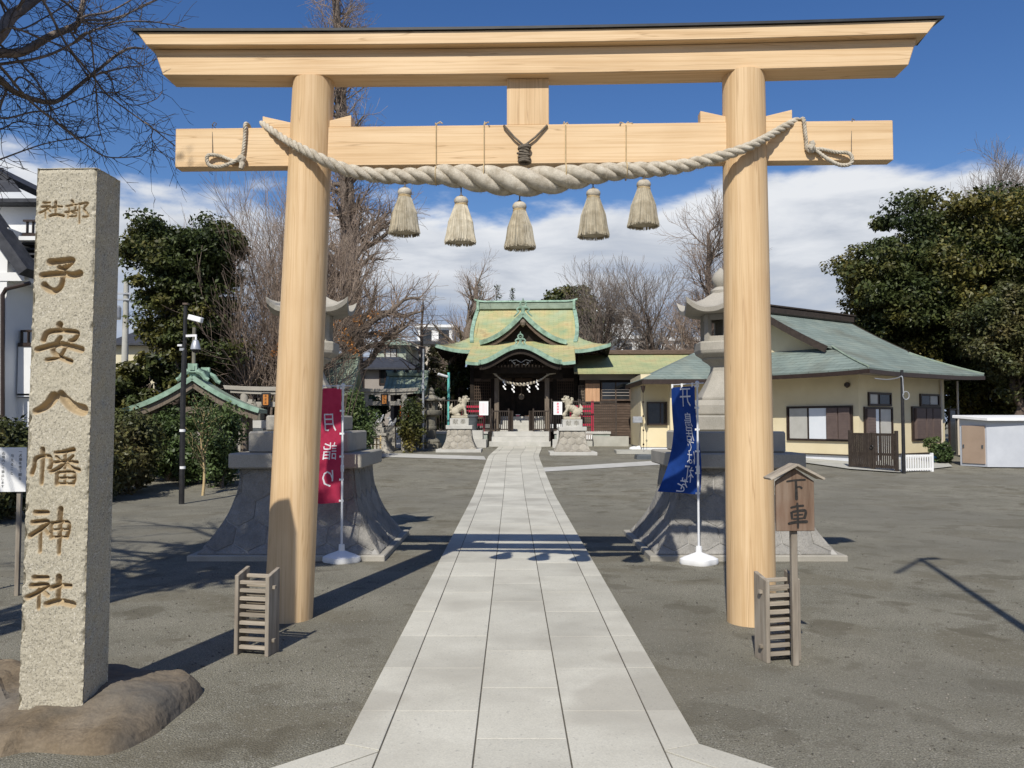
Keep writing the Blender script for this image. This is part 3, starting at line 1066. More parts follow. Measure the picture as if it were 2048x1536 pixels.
# ------------------------------------------------------------------ stroke lettering (brush / chisel characters)
def arc(cx, cy, r, a0, a1, n=7, ry=None):
    ry = ry or r
    return [(cx + r * math.cos(rad(a0 + (a1 - a0) * i / n)), cy + ry * math.sin(rad(a0 + (a1 - a0) * i / n))) for i in range(n + 1)]


# strokes in a 100 x 100 box, y down: list of (points, width start, width end)
GL = {
    '子': [([(26, 14), (50, 12), (74, 10), (66, 22), (56, 30), (46, 28)], 11, 8), ([(8, 46), (30, 43), (52, 42), (76, 46), (92, 42)], 9, 11), ([(53, 36), (55, 56), (50, 74), (38, 84), (24, 80), (14, 70)], 7, 11)],
    '安': [([(50, 4), (50, 16)], 12, 8), ([(18, 40), (26, 22), (50, 18), (74, 20), (86, 24), (80, 38), (72, 42)], 10, 8), ([(52, 34), (44, 46), (38, 66), (52, 80), (74, 90)], 8, 9),
          ([(6, 62), (30, 54), (54, 50), (76, 56), (94, 62)], 10, 12), ([(62, 56), (56, 72), (44, 82), (26, 86)], 7, 7)],
    '八': [([(40, 22), (32, 42), (20, 60), (6, 72)], 16, 9), ([(54, 12), (64, 34), (78, 56), (96, 68)], 12, 17)],
    '幡': [([(24, 4), (25, 50), (24, 96)], 8, 6), ([(4, 70), (8, 50), (12, 28), (38, 24), (42, 48), (38, 56)], 8, 6), ([(86, 6), (66, 12), (50, 14)], 9, 6), ([(52, 24), (58, 32)], 5, 6), ([(86, 22), (78, 32)], 5, 6),
          ([(48, 40), (70, 37), (94, 40)], 6, 7), ([(70, 16), (70, 58)], 6, 5), ([(68, 42), (56, 56), (42, 64)], 6, 7), ([(72, 42), (84, 54), (98, 60)], 6, 8),
          ([(54, 66), (54, 98)], 6, 6), ([(54, 67), (88, 67), (88, 98)], 6, 6), ([(54, 81), (88, 81)], 5, 5), ([(54, 96), (88, 96)], 5, 5), ([(71, 66), (71, 96)], 5, 5)],
    '神': [([(18, 8), (44, 8)], 10, 8), ([(12, 30), (44, 28), (30, 44), (18, 52), (6, 60)], 9, 9), ([(30, 40), (30, 94)], 7, 6), ([(38, 44), (46, 54)], 6, 7), ([(52, 32), (53, 64)], 7, 6), ([(52, 32), (90, 30), (88, 62)], 7, 7),
          ([(53, 46), (88, 45)], 5, 5), ([(53, 62), (88, 61)], 6, 5), ([(72, 0), (72, 50), (71, 98)], 10, 6)],
    '社': [([(18, 8), (44, 8)], 10, 8), ([(12, 30), (44, 28), (30, 44), (18, 54), (4, 62)], 9, 9), ([(28, 40), (28, 92)], 7, 6), ([(36, 46), (46, 56)], 6, 7), ([(68, 6), (68, 46), (67, 78)], 11, 7), ([(52, 36), (70, 30), (92, 30)], 9, 8),
          ([(44, 80), (68, 72), (98, 80)], 10, 12)],
    '部': [([(30, 4), (34, 14)], 11, 9), ([(6, 26), (30, 22), (50, 20)], 8, 7), ([(16, 28), (18, 46)], 6, 6), ([(46, 30), (42, 40)], 7, 6), ([(2, 52), (30, 48), (52, 44)], 9, 7), ([(12, 56), (14, 76)], 6, 6), ([(18, 70), (48, 68)], 7, 7),
          ([(14, 58), (46, 56), (46, 70)], 5, 6), ([(60, 18), (60, 60), (60, 98)], 6, 7), ([(58, 18), (94, 14), (78, 38), (92, 58), (94, 70), (74, 72)], 9, 8)],
    '下': [([(8, 16), (40, 11), (70, 9), (94, 8)], 8, 9), ([(50, 10), (51, 50), (52, 96)], 10, 14), ([(56, 40), (66, 38), (78, 46)], 6, 10)],
    '車': [([(18, 22), (46, 16), (78, 14)], 8, 9), ([(22, 36), (25, 66)], 12, 10), ([(24, 38), (50, 34), (84, 34), (78, 64)], 8, 13), ([(32, 50), (74, 47)], 6, 7), ([(28, 64), (76, 61)], 7, 7), ([(6, 82), (40, 76), (94, 74)], 9, 12), ([(48, 2), (50, 48), (50, 100)], 10, 9)],
}


def stroke_sdf(xs, ys, strokes, ox, oy, sx, sy, fat=1.0):
    """signed 'inside' depth for points (numpy) given strokes placed at ox,oy (top-left, y down) with size sx,sy"""
    best = np.full(xs.shape, -1e9)
    for pts, w0, w1 in strokes:
        if len(pts) > 2:
            pts = spline(pts, len(pts) * 4)
        n = len(pts)
        for i in range(n - 1):
            ax, ay = ox + pts[i][0] / 100 * sx, oy + pts[i][1] / 100 * sy
            bx, by = ox + pts[i + 1][0] / 100 * sx, oy + pts[i + 1][1] / 100 * sy
            wa = (w0 + (w1 - w0) * i / (n - 1)) / 200 * sx * fat
            wb = (w0 + (w1 - w0) * (i + 1) / (n - 1)) / 200 * sx * fat
            dx, dy = bx - ax, by - ay
            L2 = dx * dx + dy * dy + 1e-12
            t = np.clip(((xs - ax) * dx + (ys - ay) * dy) / L2, 0, 1)
            d = np.hypot(xs - ax - t * dx, ys - ay - t * dy)
            best = np.maximum(best, wa + (wb - wa) * t - d)
    return best


def brush_mesh(mb, strokes, fn, sx, sy):
    """flat brush strokes mapped by fn(x, y_down)->point; each stroke a ribbon with rounded ends"""
    lay = 0
    for pts, w0, w1 in strokes:
        sp = spline(pts, max(len(pts) * 4, 8))
        n = len(sp)
        L, R = [], []
        for i, p in enumerate(sp):
            a, b = sp[max(i - 1, 0)], sp[min(i + 1, n - 1)]
            d = math.hypot(b[0] - a[0], b[1] - a[1]) + 1e-9
            nx, ny = -(b[1] - a[1]) / d, (b[0] - a[0]) / d
            w = (w0 + (w1 - w0) * i / (n - 1)) / 2
            if i in (0, n - 1):
                w *= 0.55
            L.append(fn((p[0] + nx * w) / 100 * sx, (p[1] + ny * w) / 100 * sy, lay))
            R.append(fn((p[0] - nx * w) / 100 * sx, (p[1] - ny * w) / 100 * sy, lay))
        mb.loft([L, R], caps=False, closed=False)
        lay += 1


# ------------------------------------------------------------------ inscribed stone post on its boulder
def noise2(shape, seed, cells, amp):
    """smooth value noise on a grid (numpy)"""
    rng = np.random.default_rng(seed)
    out = np.zeros(shape)
    for c, a in zip(cells, amp):
        cx = max(2, int(c * shape[1] / max(shape)))
        cy = max(2, int(c * shape[0] / max(shape)))
        gr = rng.standard_normal((cy + 2, cx + 2))
        yy = np.linspace(0, cy, shape[0])
        xx = np.linspace(0, cx, shape[1])
        iy, ix = yy.astype(int), xx.astype(int)
        fy, fx = yy - iy, xx - ix
        fy, fx = fy * fy * (3 - 2 * fy), fx * fx * (3 - 2 * fx)
        A = gr[np.ix_(iy, ix)]
        B = gr[np.ix_(iy, ix + 1)]
        C = gr[np.ix_(iy + 1, ix)]
        D = gr[np.ix_(iy + 1, ix + 1)]
        out += a * ((A * (1 - fx) + B * fx) * (1 - fy)[:, None] + (C * (1 - fx) + D * fx) * fy[:, None])
    return out


POST_Y = 4.42
PB = P(103, 1398, POST_Y)     # foot of the post front face
PTOP = P(130, 335, POST_Y)


def stone_post():
    H = PTOP.z - PB.z
    wb = 0.345
    wt = 0.330
    th = 0.25
    root = thing('stone_post', 'tall square granite post with engraved characters standing on a brown boulder', 'stone post', (PB.x, POST_Y + 0.125, PB.z - 0.06), rad(-2.0))
    H += 0.06
    nx, nz = 96, 640
    u = np.linspace(-0.5, 0.5, nx)
    zz = np.linspace(0, H, nz)
    U, Z = np.meshgrid(u, zz)
    W = wb + (wt - wb) * Z / H
    X = U * W + (0.018 * Z / H)
    dep = noise2(U.shape, 4, (40, 110, 300), (0.0012, 0.0010, 0.0008))
    # chipped borders
    edge = np.minimum(U + 0.5, 0.5 - U) * W
    chip = noise2(U.shape, 9, (60, 160), (0.010, 0.006))
    dep += np.where(edge < 0.028, np.maximum(0.0, (0.010 + chip) - edge * 0.6) * (1 - edge / 0.028), 0)
    top_e = H - Z
    dep += np.where(top_e < 0.03, (0.03 - top_e) * 0.35, 0)
    carve = np.full(U.shape, -1.0)
    f_px = POST_Y / F

    def zof(py):
        return P(103, py, POST_Y).z - root.location.z

    def xof(px, py):
        return P(px, py, POST_Y).x - PB.x

    rows = [('子', 78, 170, 512, 596), ('安', 70, 172, 646, 732), ('八', 66, 172, 782, 838), ('幡', 62, 162, 895, 970), ('神', 55, 148, 1018, 1108), ('社', 52, 150, 1150, 1222)]
    for ch, x0, x1, y0, y1 in rows:
        ox, oz = xof(x0, y0), zof(y0)
        sx = (x1 - x0) * f_px
        sy = (y1 - y0) * f_px
        carve = np.maximum(carve, stroke_sdf(X, oz - Z, GL[ch], ox, 0, sx, sy, {'子': 1.45, '八': 1.35, '安': 1.15}.get(ch, 1.22)))
    for ch, x0, x1, y0, y1 in (('社', 78, 130, 402, 440), ('部', 131, 182, 400, 448)):
        carve = np.maximum(carve, stroke_sdf(X, zof(y0) - Z, GL[ch], xof(x0, y0), 0, (x1 - x0) * f_px, (y1 - y0) * f_px))
    cut = np.clip(carve * 3.2, 0, 0.040)
    Y = -th / 2 + dep + cut
    v = np.stack([X, Y, Z], -1).reshape(-1, 3)
    idx = np.arange(nx * nz).reshape(nz, nx)
    f = np.stack([idx[:-1, :-1], idx[:-1, 1:], idx[1:, 1:], idx[1:, :-1]], -1).reshape(-1, 4)
    # the three other sides, coarser, share no vertices with the face
    ns, nzs = 26, 200

    def side(x0f, y0, x1f, y1, seed):
        s = np.linspace(0, 1, ns)
        z2 = np.linspace(0, H, nzs)
        S, Z2 = np.meshgrid(s, z2)
        W2 = wb + (wt - wb) * Z2 / H
        x = (x0f + (x1f - x0f) * S) * W2
        y = y0 + (y1 - y0) * S
        x = x + 0.018 * Z2 / H
        d = np.abs(noise2(S.shape, seed, (14, 40, 110), (0.007, 0.005, 0.003))) + np.where(np.minimum(S, 1 - S) < 0.06, 0.006, 0)
        d *= np.minimum(1, np.minimum(S, 1 - S) / 0.08)
        nxn, nyn = (y1 - y0), -(x1f - x0f) * wb
        ln = math.hypot(nxn, nyn)
        x = x - nxn / ln * d
        y = y - nyn / ln * d
        return np.stack([x, y, Z2], -1).reshape(-1, 3)

    vs, fs = [v], [f]
    off = len(v)
    idx2 = np.arange(ns * nzs).reshape(nzs, ns)
    f2 = np.stack([idx2[:-1, :-1], idx2[:-1, 1:], idx2[1:, 1:], idx2[1:, :-1]], -1).reshape(-1, 4)
    for k, (a, b, c, d) in enumerate(((0.5, -th / 2 + 0.003, 0.5, th / 2), (0.5, th / 2, -0.5, th / 2), (-0.5, th / 2, -0.5, -th / 2 + 0.003))):
        vs.append(side(a, b, c, d, 20 + k))
        fs.append(f2 + off)
        off += ns * nzs
    # rounded top
    nt = 24
    tu = np.linspace(-0.5, 0.5, nt)
    TU, TV = np.meshgrid(tu, tu)
    rim = np.minimum(0.5 - np.abs(TU), 0.5 - np.abs(TV))
    tz = H - np.where(rim < 0.06, (0.06 - rim) * 0.10, 0) + noise2(TU.shape, 31, (6, 14), (0.003, 0.002)) * (rim > 0.01)
    vs.append(np.stack([TU * wt + 0.018, TV * (th - 0.004), tz], -1).reshape(-1, 3))
    it = np.arange(nt * nt).reshape(nt, nt)
    fs.append(np.stack([it[:-1, :-1], it[:-1, 1:], it[1:, 1:], it[1:, :-1]], -1).reshape(-1, 4) + off)
    V = np.concatenate(vs)
    o = np_mesh('post_shaft', V, np.concatenate(fs), None, root)
    me = o.data
    at = me.attributes.new('carved', 'FLOAT', 'POINT')
    av = np.zeros(len(V), np.float32)
    av[:nx * nz] = np.clip((carve + 0.006) / 0.008, 0, 1).ravel()
    at.data.foreach_set('value', av)
    smooth_mesh(me, 60)
    m = MT['granite'].copy()
    m.name = 'engraved_granite'
    N, L = m.node_tree.nodes, m.node_tree.links
    b = N['Principled BSDF']
    a = N.new('ShaderNodeAttribute')
    a.attribute_name = 'carved'
    x = N.new('ShaderNodeMix')
    x.data_type = 'RGBA'
    old = b.inputs['Base Color'].links[0].from_socket
    L.new(a.outputs['Fac'], x.inputs[0])
    L.new(old, x.inputs[6])
    x.inputs[7].default_value = (0.39, 0.30, 0.18, 1)
    L.new(x.outputs[2], b.inputs['Base Color'])
    me.materials.append(m)


stone_post()


def rock_mesh(name, outline, h_fn, mat, n_r=22, seed=1, parent=None):
    """low boulder: outline list of xy around a centre, height function of (r 0..1, angle, x, y)"""
    cx = sum(p[0] for p in outline) / len(outline)
    cy = sum(p[1] for p in outline) / len(outline)
    m = MB()
    rings = []
    K = len(outline)
    for i in range(n_r + 1):
        r = 1 - i / n_r
        ring = []
        for j, (x, y) in enumerate(outline):
            xx, yy = cx + (x - cx) * max(r, 0.001), cy + (y - cy) * max(r, 0.001)
            ring.append((xx, yy, h_fn(r, j / K, xx, yy)))
        rings.append(ring)
    m.loft(rings)
    return m.build(name, mat, parent, smooth=True, angle=26)


def boulder():
    from mathutils import noise as mn
    pts_px = [(-130, 1330), (-60, 1500), (60, 1506), (210, 1512), (300, 1478), (352, 1438), (405, 1392), (398, 1376), (330, 1366), (230, 1362), (120, 1352), (0, 1340)]
    ctl = []
    for p in pts_px:
        q = G(*p)
        ctl.append((q.x, q.y))
    # the far edge stands behind the post
    cl = ctl + [ctl[0]]
    out = spline(cl, 73)[:-1]
    out = [(x, y) for x, y in out]

    def h(r, a, x, y):
        q = Vector((x * 2.3, y * 2.3, 3.0))
        nz = mn.fractal(q, 0.8, 2.0, 6) * 0.06
        body = 0.078 * (1 - r ** 12) ** 0.5 + 0.035 * (1 - r)
        fac = abs(mn.noise(Vector((x * 2.1, y * 2.6, 9.0)))) * 0.09 + 0.035 * mn.cell(Vector((x * 3.0 + 0.6 * y, y * 3.4, 1.0)))
        tilt = 0.05 * (x + 2.4) + 0.05 * (y - 4.2)
        return max(-0.02, -0.02 + body + (nz * 0.55 + fac * 0.5 + tilt) * min(1, (1 - r) * 7))

    o = rock_mesh('boulder', out, h, MT['rock'])
    tag(o, 'broad flat brown boulder at the foot of the engraved stone post', 'boulder')


boulder()


# ------------------------------------------------------------------ hexagon-faced flared stone bases
def flared_base(root, cx, cy, z0, z1, wb, wt, hexw, mat_stone, mat_core, faces=(0, 1, 2, 3), power=2.2, proud=0.013, seed=0):
    """square base whose half width goes from wb at z0 to wt at z1 along a concave curve"""
    def half(z):
        t = (z - z0) / (z1 - z0)
        return wt + (wb - wt) * (1 - t) ** power

    m = MB()
    rings = []
    for i in range(15):
        z = z0 + (z1 - z0) * i / 14
        w = half(z) - 0.004
        rings.append([(cx + a * w, cy + b * w, z) for a, b in ((-1, -1), (1, -1), (1, 1), (-1, 1))])
    m.loft(rings)
    m.build('core', mat_core, root, world=True)
    rng = random.Random(seed)
    # arc length table up the curved face
    zs = [z0 + (z1 - z0) * i / 80 for i in range(81)]
    sl = [0]
    for i in range(80):
        sl.append(sl[-1] + math.hypot(zs[i + 1] - zs[i], half(zs[i + 1]) - half(zs[i])))
    S = sl[-1]

    def zs_of(s):
        s = min(max(s, 0), S)
        for i in range(80):
            if s <= sl[i + 1]:
                k = (s - sl[i]) / max(sl[i + 1] - sl[i], 1e-9)
                return zs[i] + (zs[i + 1] - zs[i]) * k
        return z1

    R = hexw / math.sqrt(3)
    jg = 0.0055
    for fc in faces:
        ca, sa = math.cos(fc * PI / 2), math.sin(fc * PI / 2)

        def pt(x, s, off):
            z = zs_of(s)
            z2 = zs_of(min(s + 0.02, S))
            w, w2 = half(z), half(z2)
            # outward normal in the (w,z) plane
            dw, dz = w2 - w, z2 - z
            if abs(dz) + abs(dw) < 1e-6:
                dw, dz = 0.0, 1.0
            ln = math.hypot(dw, dz)
            nw, nzv = dz / ln, -dw / ln
            X, Yd = x, -(w + nw * off)
            zz_ = z + nzv * off
            return (cx + X * ca - Yd * sa, cy + X * sa + Yd * ca, zz_)

        row = 0
        s = -R * 0.3
        while s < S + R:
            off = (hexw / 2 if row % 2 else 0) + 0.04
            x = -wb - hexw + off
            while x < wb + hexw:
                poly = []
                jx, js = rng.uniform(-0.05, 0.05) * hexw, rng.uniform(-0.05, 0.05) * hexw
                for k in range(6):
                    a0 = PI / 6 + k * PI / 3
                    a1 = a0 + PI / 3
                    for q in range(3):
                        px_ = (math.cos(a0) * (3 - q) + math.cos(a1) * q) / 3 * (R - jg)
                        ps_ = (math.sin(a0) * (3 - q) + math.sin(a1) * q) / 3 * (R - jg)
                        poly.append((x + px_ + jx * 0.3, s + ps_ + js * 0.3))
                cl = []
                for px_, ps_ in poly:
                    ps_ = min(max(ps_, 0.004), S - 0.004)
                    w = half(zs_of(ps_)) - 0.006
                    cl.append((min(max(px_, -w), w), ps_))
                wx = max(p[0] for p in cl) - min(p[0] for p in cl)
                ws = max(p[1] for p in cl) - min(p[1] for p in cl)
                ar = abs(sum(cl[i][0] * cl[i - 1][1] - cl[i - 1][0] * cl[i][1] for i in range(len(cl)))) / 2
                if wx > 0.05 and ws > 0.04 and ar > 0.004:
                    c0 = (sum(p[0] for p in cl) / len(cl), sum(p[1] for p in cl) / len(cl))
                    pr = proud * rng.uniform(0.75, 1.15)
                    rings = [[pt(p[0], p[1], -0.008) for p in cl], [pt(p[0], p[1], pr * 0.5) for p in cl],
                             [pt(c0[0] + (p[0] - c0[0]) * 0.90, c0[1] + (p[1] - c0[1]) * 0.90, pr) for p in cl]]
                    mm = MB()
                    mm.loft(rings, caps=False)
                    n = len(cl)
                    b = 2 * n
                    mm.add([pt(c0[0] + rng.uniform(-.02, .02), c0[1] + rng.uniform(-.02, .02), pr + rng.uniform(0.0, 0.012))], [])
                    ci = len(mm.v) - 1
                    for k in range(n):
                        mm.f.append((b + k, b + (k + 1) % n, ci))
                    mm.build('stone', mat_stone, root, world=True, smooth=True, angle=30)
                x += hexw
            s += R * 1.5
            row += 1


def poly_ring(r, n, z, rot, c, lift=None):
    out = []
    for k in range(n):
        a = 2 * PI * k / n + rot
        out.append((c[0] + r * math.cos(a), c[1] + r * math.sin(a), c[2] + z))
    return out


def lantern_roof(m, c, R, z0, z1, nside=6, lift=0.2, rot=0.0, th=0.05):
    """polygonal stone roof with swept-up corners"""
    NS = nside * 10
    rings = []
    levels = [(0.18, 1.0), (0.3, 0.86), (0.5, 0.58), (0.72, 0.30), (0.9, 0.12), (1.0, 0.06)]

    def ring(fr, zf, corner):
        out = []
        for k in range(NS):
            a = 2 * PI * k / NS + rot
            loc = ((a - rot) % (2 * PI / nside)) / (2 * PI / nside)      # 0 at corner
            dc = min(loc, 1 - loc) * 2                                    # 0 corner .. 1 mid side
            rpoly = math.cos(PI / nside) / math.cos((loc - 0.5) * 2 * PI / nside)
            cl = (1 - dc) ** 3
            rr = R * fr * (rpoly * (1 - 0.08 * dc * fr))
            z = z0 + (z1 - z0) * zf + lift * cl * corner
            out.append((c[0] + rr * math.cos(a), c[1] + rr * math.sin(a), c[2] + z))
        return out

    rings.append(ring(0.45, 0.0 - 0.02, 0))
    rings.append(ring(0.8, -0.03, 0.35))
    rings.append(ring(0.98, -0.02, 0.85))
    for fr, zf in reversed(levels):
        rings.append(ring(fr, zf + (0.12 if fr > 0.85 else 0.05), fr ** 4))
    m.loft(rings)


def big_lantern(cx, cy, label, seed):
    t = thing('stone_lantern', label, 'stone lantern', (cx, cy, 0), 0, 'pair of tall stone lanterns on flared bases')
    c = (cx, cy, 0)

    def part(name, fn, mat=MT['lstone'], bevel=0.0, smooth=False):
        m = MB()
        fn(m)
        return m.build(name, mat, t, world=True, bevel=bevel, smooth=smooth)

    part('plinth', lambda m: m.box((cx, cy, 0.02), (2.26, 2.26, 0.09)), bevel=0.01)
    flared_base(t, cx, cy, 0.06, 1.035, 1.05, 0.675, 0.36, MT['hexstone'], MT['mortar'], seed=seed)
    part('cap_slab', lambda m: m.box((cx, cy, 1.125), (1.58, 1.58, 0.18)), bevel=0.015)
    part('lower_block', lambda m: m.box((cx, cy, 1.345), (1.22, 1.22, 0.26)), bevel=0.02)
    part('upper_block', lambda m: m.box((cx, cy, 1.573), (0.90, 0.90, 0.195)), bevel=0.02)
    part('foot_stone', lambda m: m.lathe([(0.43, 1.672), (0.44, 1.70), (0.44, 1.80), (0.40, 1.865)], 6, c, PI / 6), bevel=0.012)
    part('shaft', lambda m: m.lathe([(0.34, 1.862), (0.345, 1.90), (0.335, 1.915), (0.21, 2.12), (0.155, 2.24), (0.15, 2.30), (0.19, 2.34), (0.26, 2.385), (0.27, 2.41)], 6, c, PI / 6), bevel=0.008)
    part('fire_platform', lambda m: m.lathe([(0.27, 2.408), (0.35, 2.46), (0.365, 2.50), (0.365, 2.60), (0.34, 2.612)], 6, c, PI / 6), bevel=0.008)

    def fire(m):
        n = 6
        r0, r1 = 0.245, 0.185
        for k in range(n):
            a0 = PI / 6 + k * PI / 3
            # corner posts
            m.bar((cx + 0.235 * math.cos(a0), cy + 0.235 * math.sin(a0), 2.61), (cx + 0.235 * math.cos(a0), cy + 0.235 * math.sin(a0), 2.96), 0.065, 0.065, (math.cos(a0), math.sin(a0), 0))
            a1 = a0 + PI / 6
            rr = 0.245 * math.cos(PI / 6)
            tx, ty = -math.sin(a1), math.cos(a1)
            for zc, hh in ((2.645, 0.075), (2.925, 0.075)):
                p0 = Vector((cx + rr * 0.93 * math.cos(a1) - tx * 0.11, cy + rr * 0.93 * math.sin(a1) - ty * 0.11, zc))
                p1 = Vector((cx + rr * 0.93 * math.cos(a1) + tx * 0.11, cy + rr * 0.93 * math.sin(a1) + ty * 0.11, zc))
                m.bar(p0, p1, 0.05, hh)
            if k % 2 == 0:
                p0 = Vector((cx + rr * 0.90 * math.cos(a1) - tx * 0.115, cy + rr * 0.90 * math.sin(a1) - ty * 0.115, 2.78))
                p1 = Vector((cx + rr * 0.90 * math.cos(a1) + tx * 0.115, cy + rr * 0.90 * math.sin(a1) + ty * 0.115, 2.78))
                m.bar(p0, p1, 0.035, 0.22)

    part('fire_box', fire)
    part('lantern_roof', lambda m: lantern_roof(m, c, 0.60, 2.97, 3.25, 6, 0.15, PI / 6), smooth=True)
    part('finial', lambda m: m.lathe([(0.13, 3.235), (0.14, 3.28), (0.10, 3.31), (0.07, 3.33), (0.105, 3.38), (0.12, 3.44), (0.09, 3.51), (0.03, 3.56), (0.004, 3.585)], 16, c), smooth=True)
    return t


big_lantern(-2.63, 10.62, 'tall stone lantern on a flared hexagon-stone base beside the red banner', 1)
big_lantern(2.66, 10.62, 'tall stone lantern on a flared hexagon-stone base beside the blue banner', 2)


# ------------------------------------------------------------------ wooden slat stands by the pillars
def slat_stand(px, py, label, rz, h=0.56):
    q = G(px, py)
    t = thing('slatted_stand', label, 'slatted stand', (q.x, q.y, 0), rz, 'low slatted wooden stands at the feet of the torii')
    w, d = 0.23, 0.155
    for s in (-1, 1):
        m = MB()
        x = s * w / 2
        m.loft([[(x - 0.014, -d / 2, 0), (x + 0.014, -d / 2, 0), (x + 0.014, d / 2, 0), (x - 0.014, d / 2, 0)],
                [(x - 0.014, -d / 2, h - 0.02), (x + 0.014, -d / 2, h - 0.02), (x + 0.014, d / 2, h + 0.02), (x - 0.014, d / 2, h + 0.02)]])
        m.build('side_board', MT['old_wood'], t, bevel=0.003)
        for zz_ in (0.1, h - 0.1):
            m = MB()
            m.box((x + s * 0.024, -0.02, zz_), (0.022, 0.026, 0.022))
            m.build('peg', MT['old_wood_x'], t)
    for row, (y, n, z0) in enumerate(((-0.045, 9, 0.05), (0.045, 8, 0.08))):
        for i in range(n):
            m = MB()
            m.box((0, y, z0 + i * (h - 0.12) / (n - 1)), (w - 0.030, 0.030, 0.024))
            m.build('slat', MT['old_wood_x'], t, bevel=0.002)


slat_stand(513, 1306, 'grey slatted wooden stand by the torii pillar nearer the carved stone post', rad(-12))
slat_stand(1556, 1318, 'grey slatted wooden stand behind the post of the wooden notice board', rad(14))


# ------------------------------------------------------------------ wooden notice board
def notice_board():
    q = G(1592, 1332)
    Y = q.y
    t = thing('notice_board', 'small roofed wooden notice board with two brushed black characters on a grey post', 'sign', (q.x, Y, 0), rad(3))
    s = Y / F

    def X(px):
        return (px - 1592) * s

    def Z(py):
        return P(1592, py, Y).z
    m = MB()
    m.box((0, 0.012, Z(1062) / 2 + 0.05), (0.041, 0.041, Z(1062) + 0.1))
    m.build('post', MT['old_wood'], t, bevel=0.004)
    zb, ze, za = Z(1061), Z(962), Z(936)
    x0, x1 = X(1553), X(1630)
    xm = (x0 + x1) / 2
    m = MB()
    m.prism([(x0, zb), (x1, zb), (x1, ze), (xm, za), (x0, ze)], -0.034, -0.010)
    bd = m.build('board', MT['sign_wood'], t, bevel=0.003)
    for sg in (-1, 1):
        m = MB()
        p1 = Vector((xm + sg * (x1 - x0) * 0.69, 0, Z(962) + 0.010))
        p0 = Vector((xm - sg * 0.004, 0, za + 0.018))
        dr = (p1 - p0)
        n = Vector((-dr.z, 0, dr.x)).normalized()
        if n.z < 0:
            n = -n
        m.loft([[p0 + Vector((0, y, 0)) + n * k for y, k in ((-0.085, 0), (0.05, 0), (0.05, 0.016), (-0.085, 0.016))],
                [p1 + Vector((0, y, 0)) + n * k for y, k in ((-0.085, 0), (0.05, 0), (0.05, 0.016), (-0.085, 0.016))]])
        m.build('roof_board', MT['old_wood_x'], t, bevel=0.002)
    for ch, a, b, c, d in (('下', 1570, 1616, 955, 1001), ('車', 1573, 1619, 1003, 1055)):
        m = MB()
        brush_mesh(m, GL[ch], lambda x, y, lay: (X(a) + x, -0.0355 - 0.00025 * lay, Z(c) - y), (b - a) * s, (d - c) * s)
        o = m.build('brushed_character', MT['ink'], bd)


notice_board()


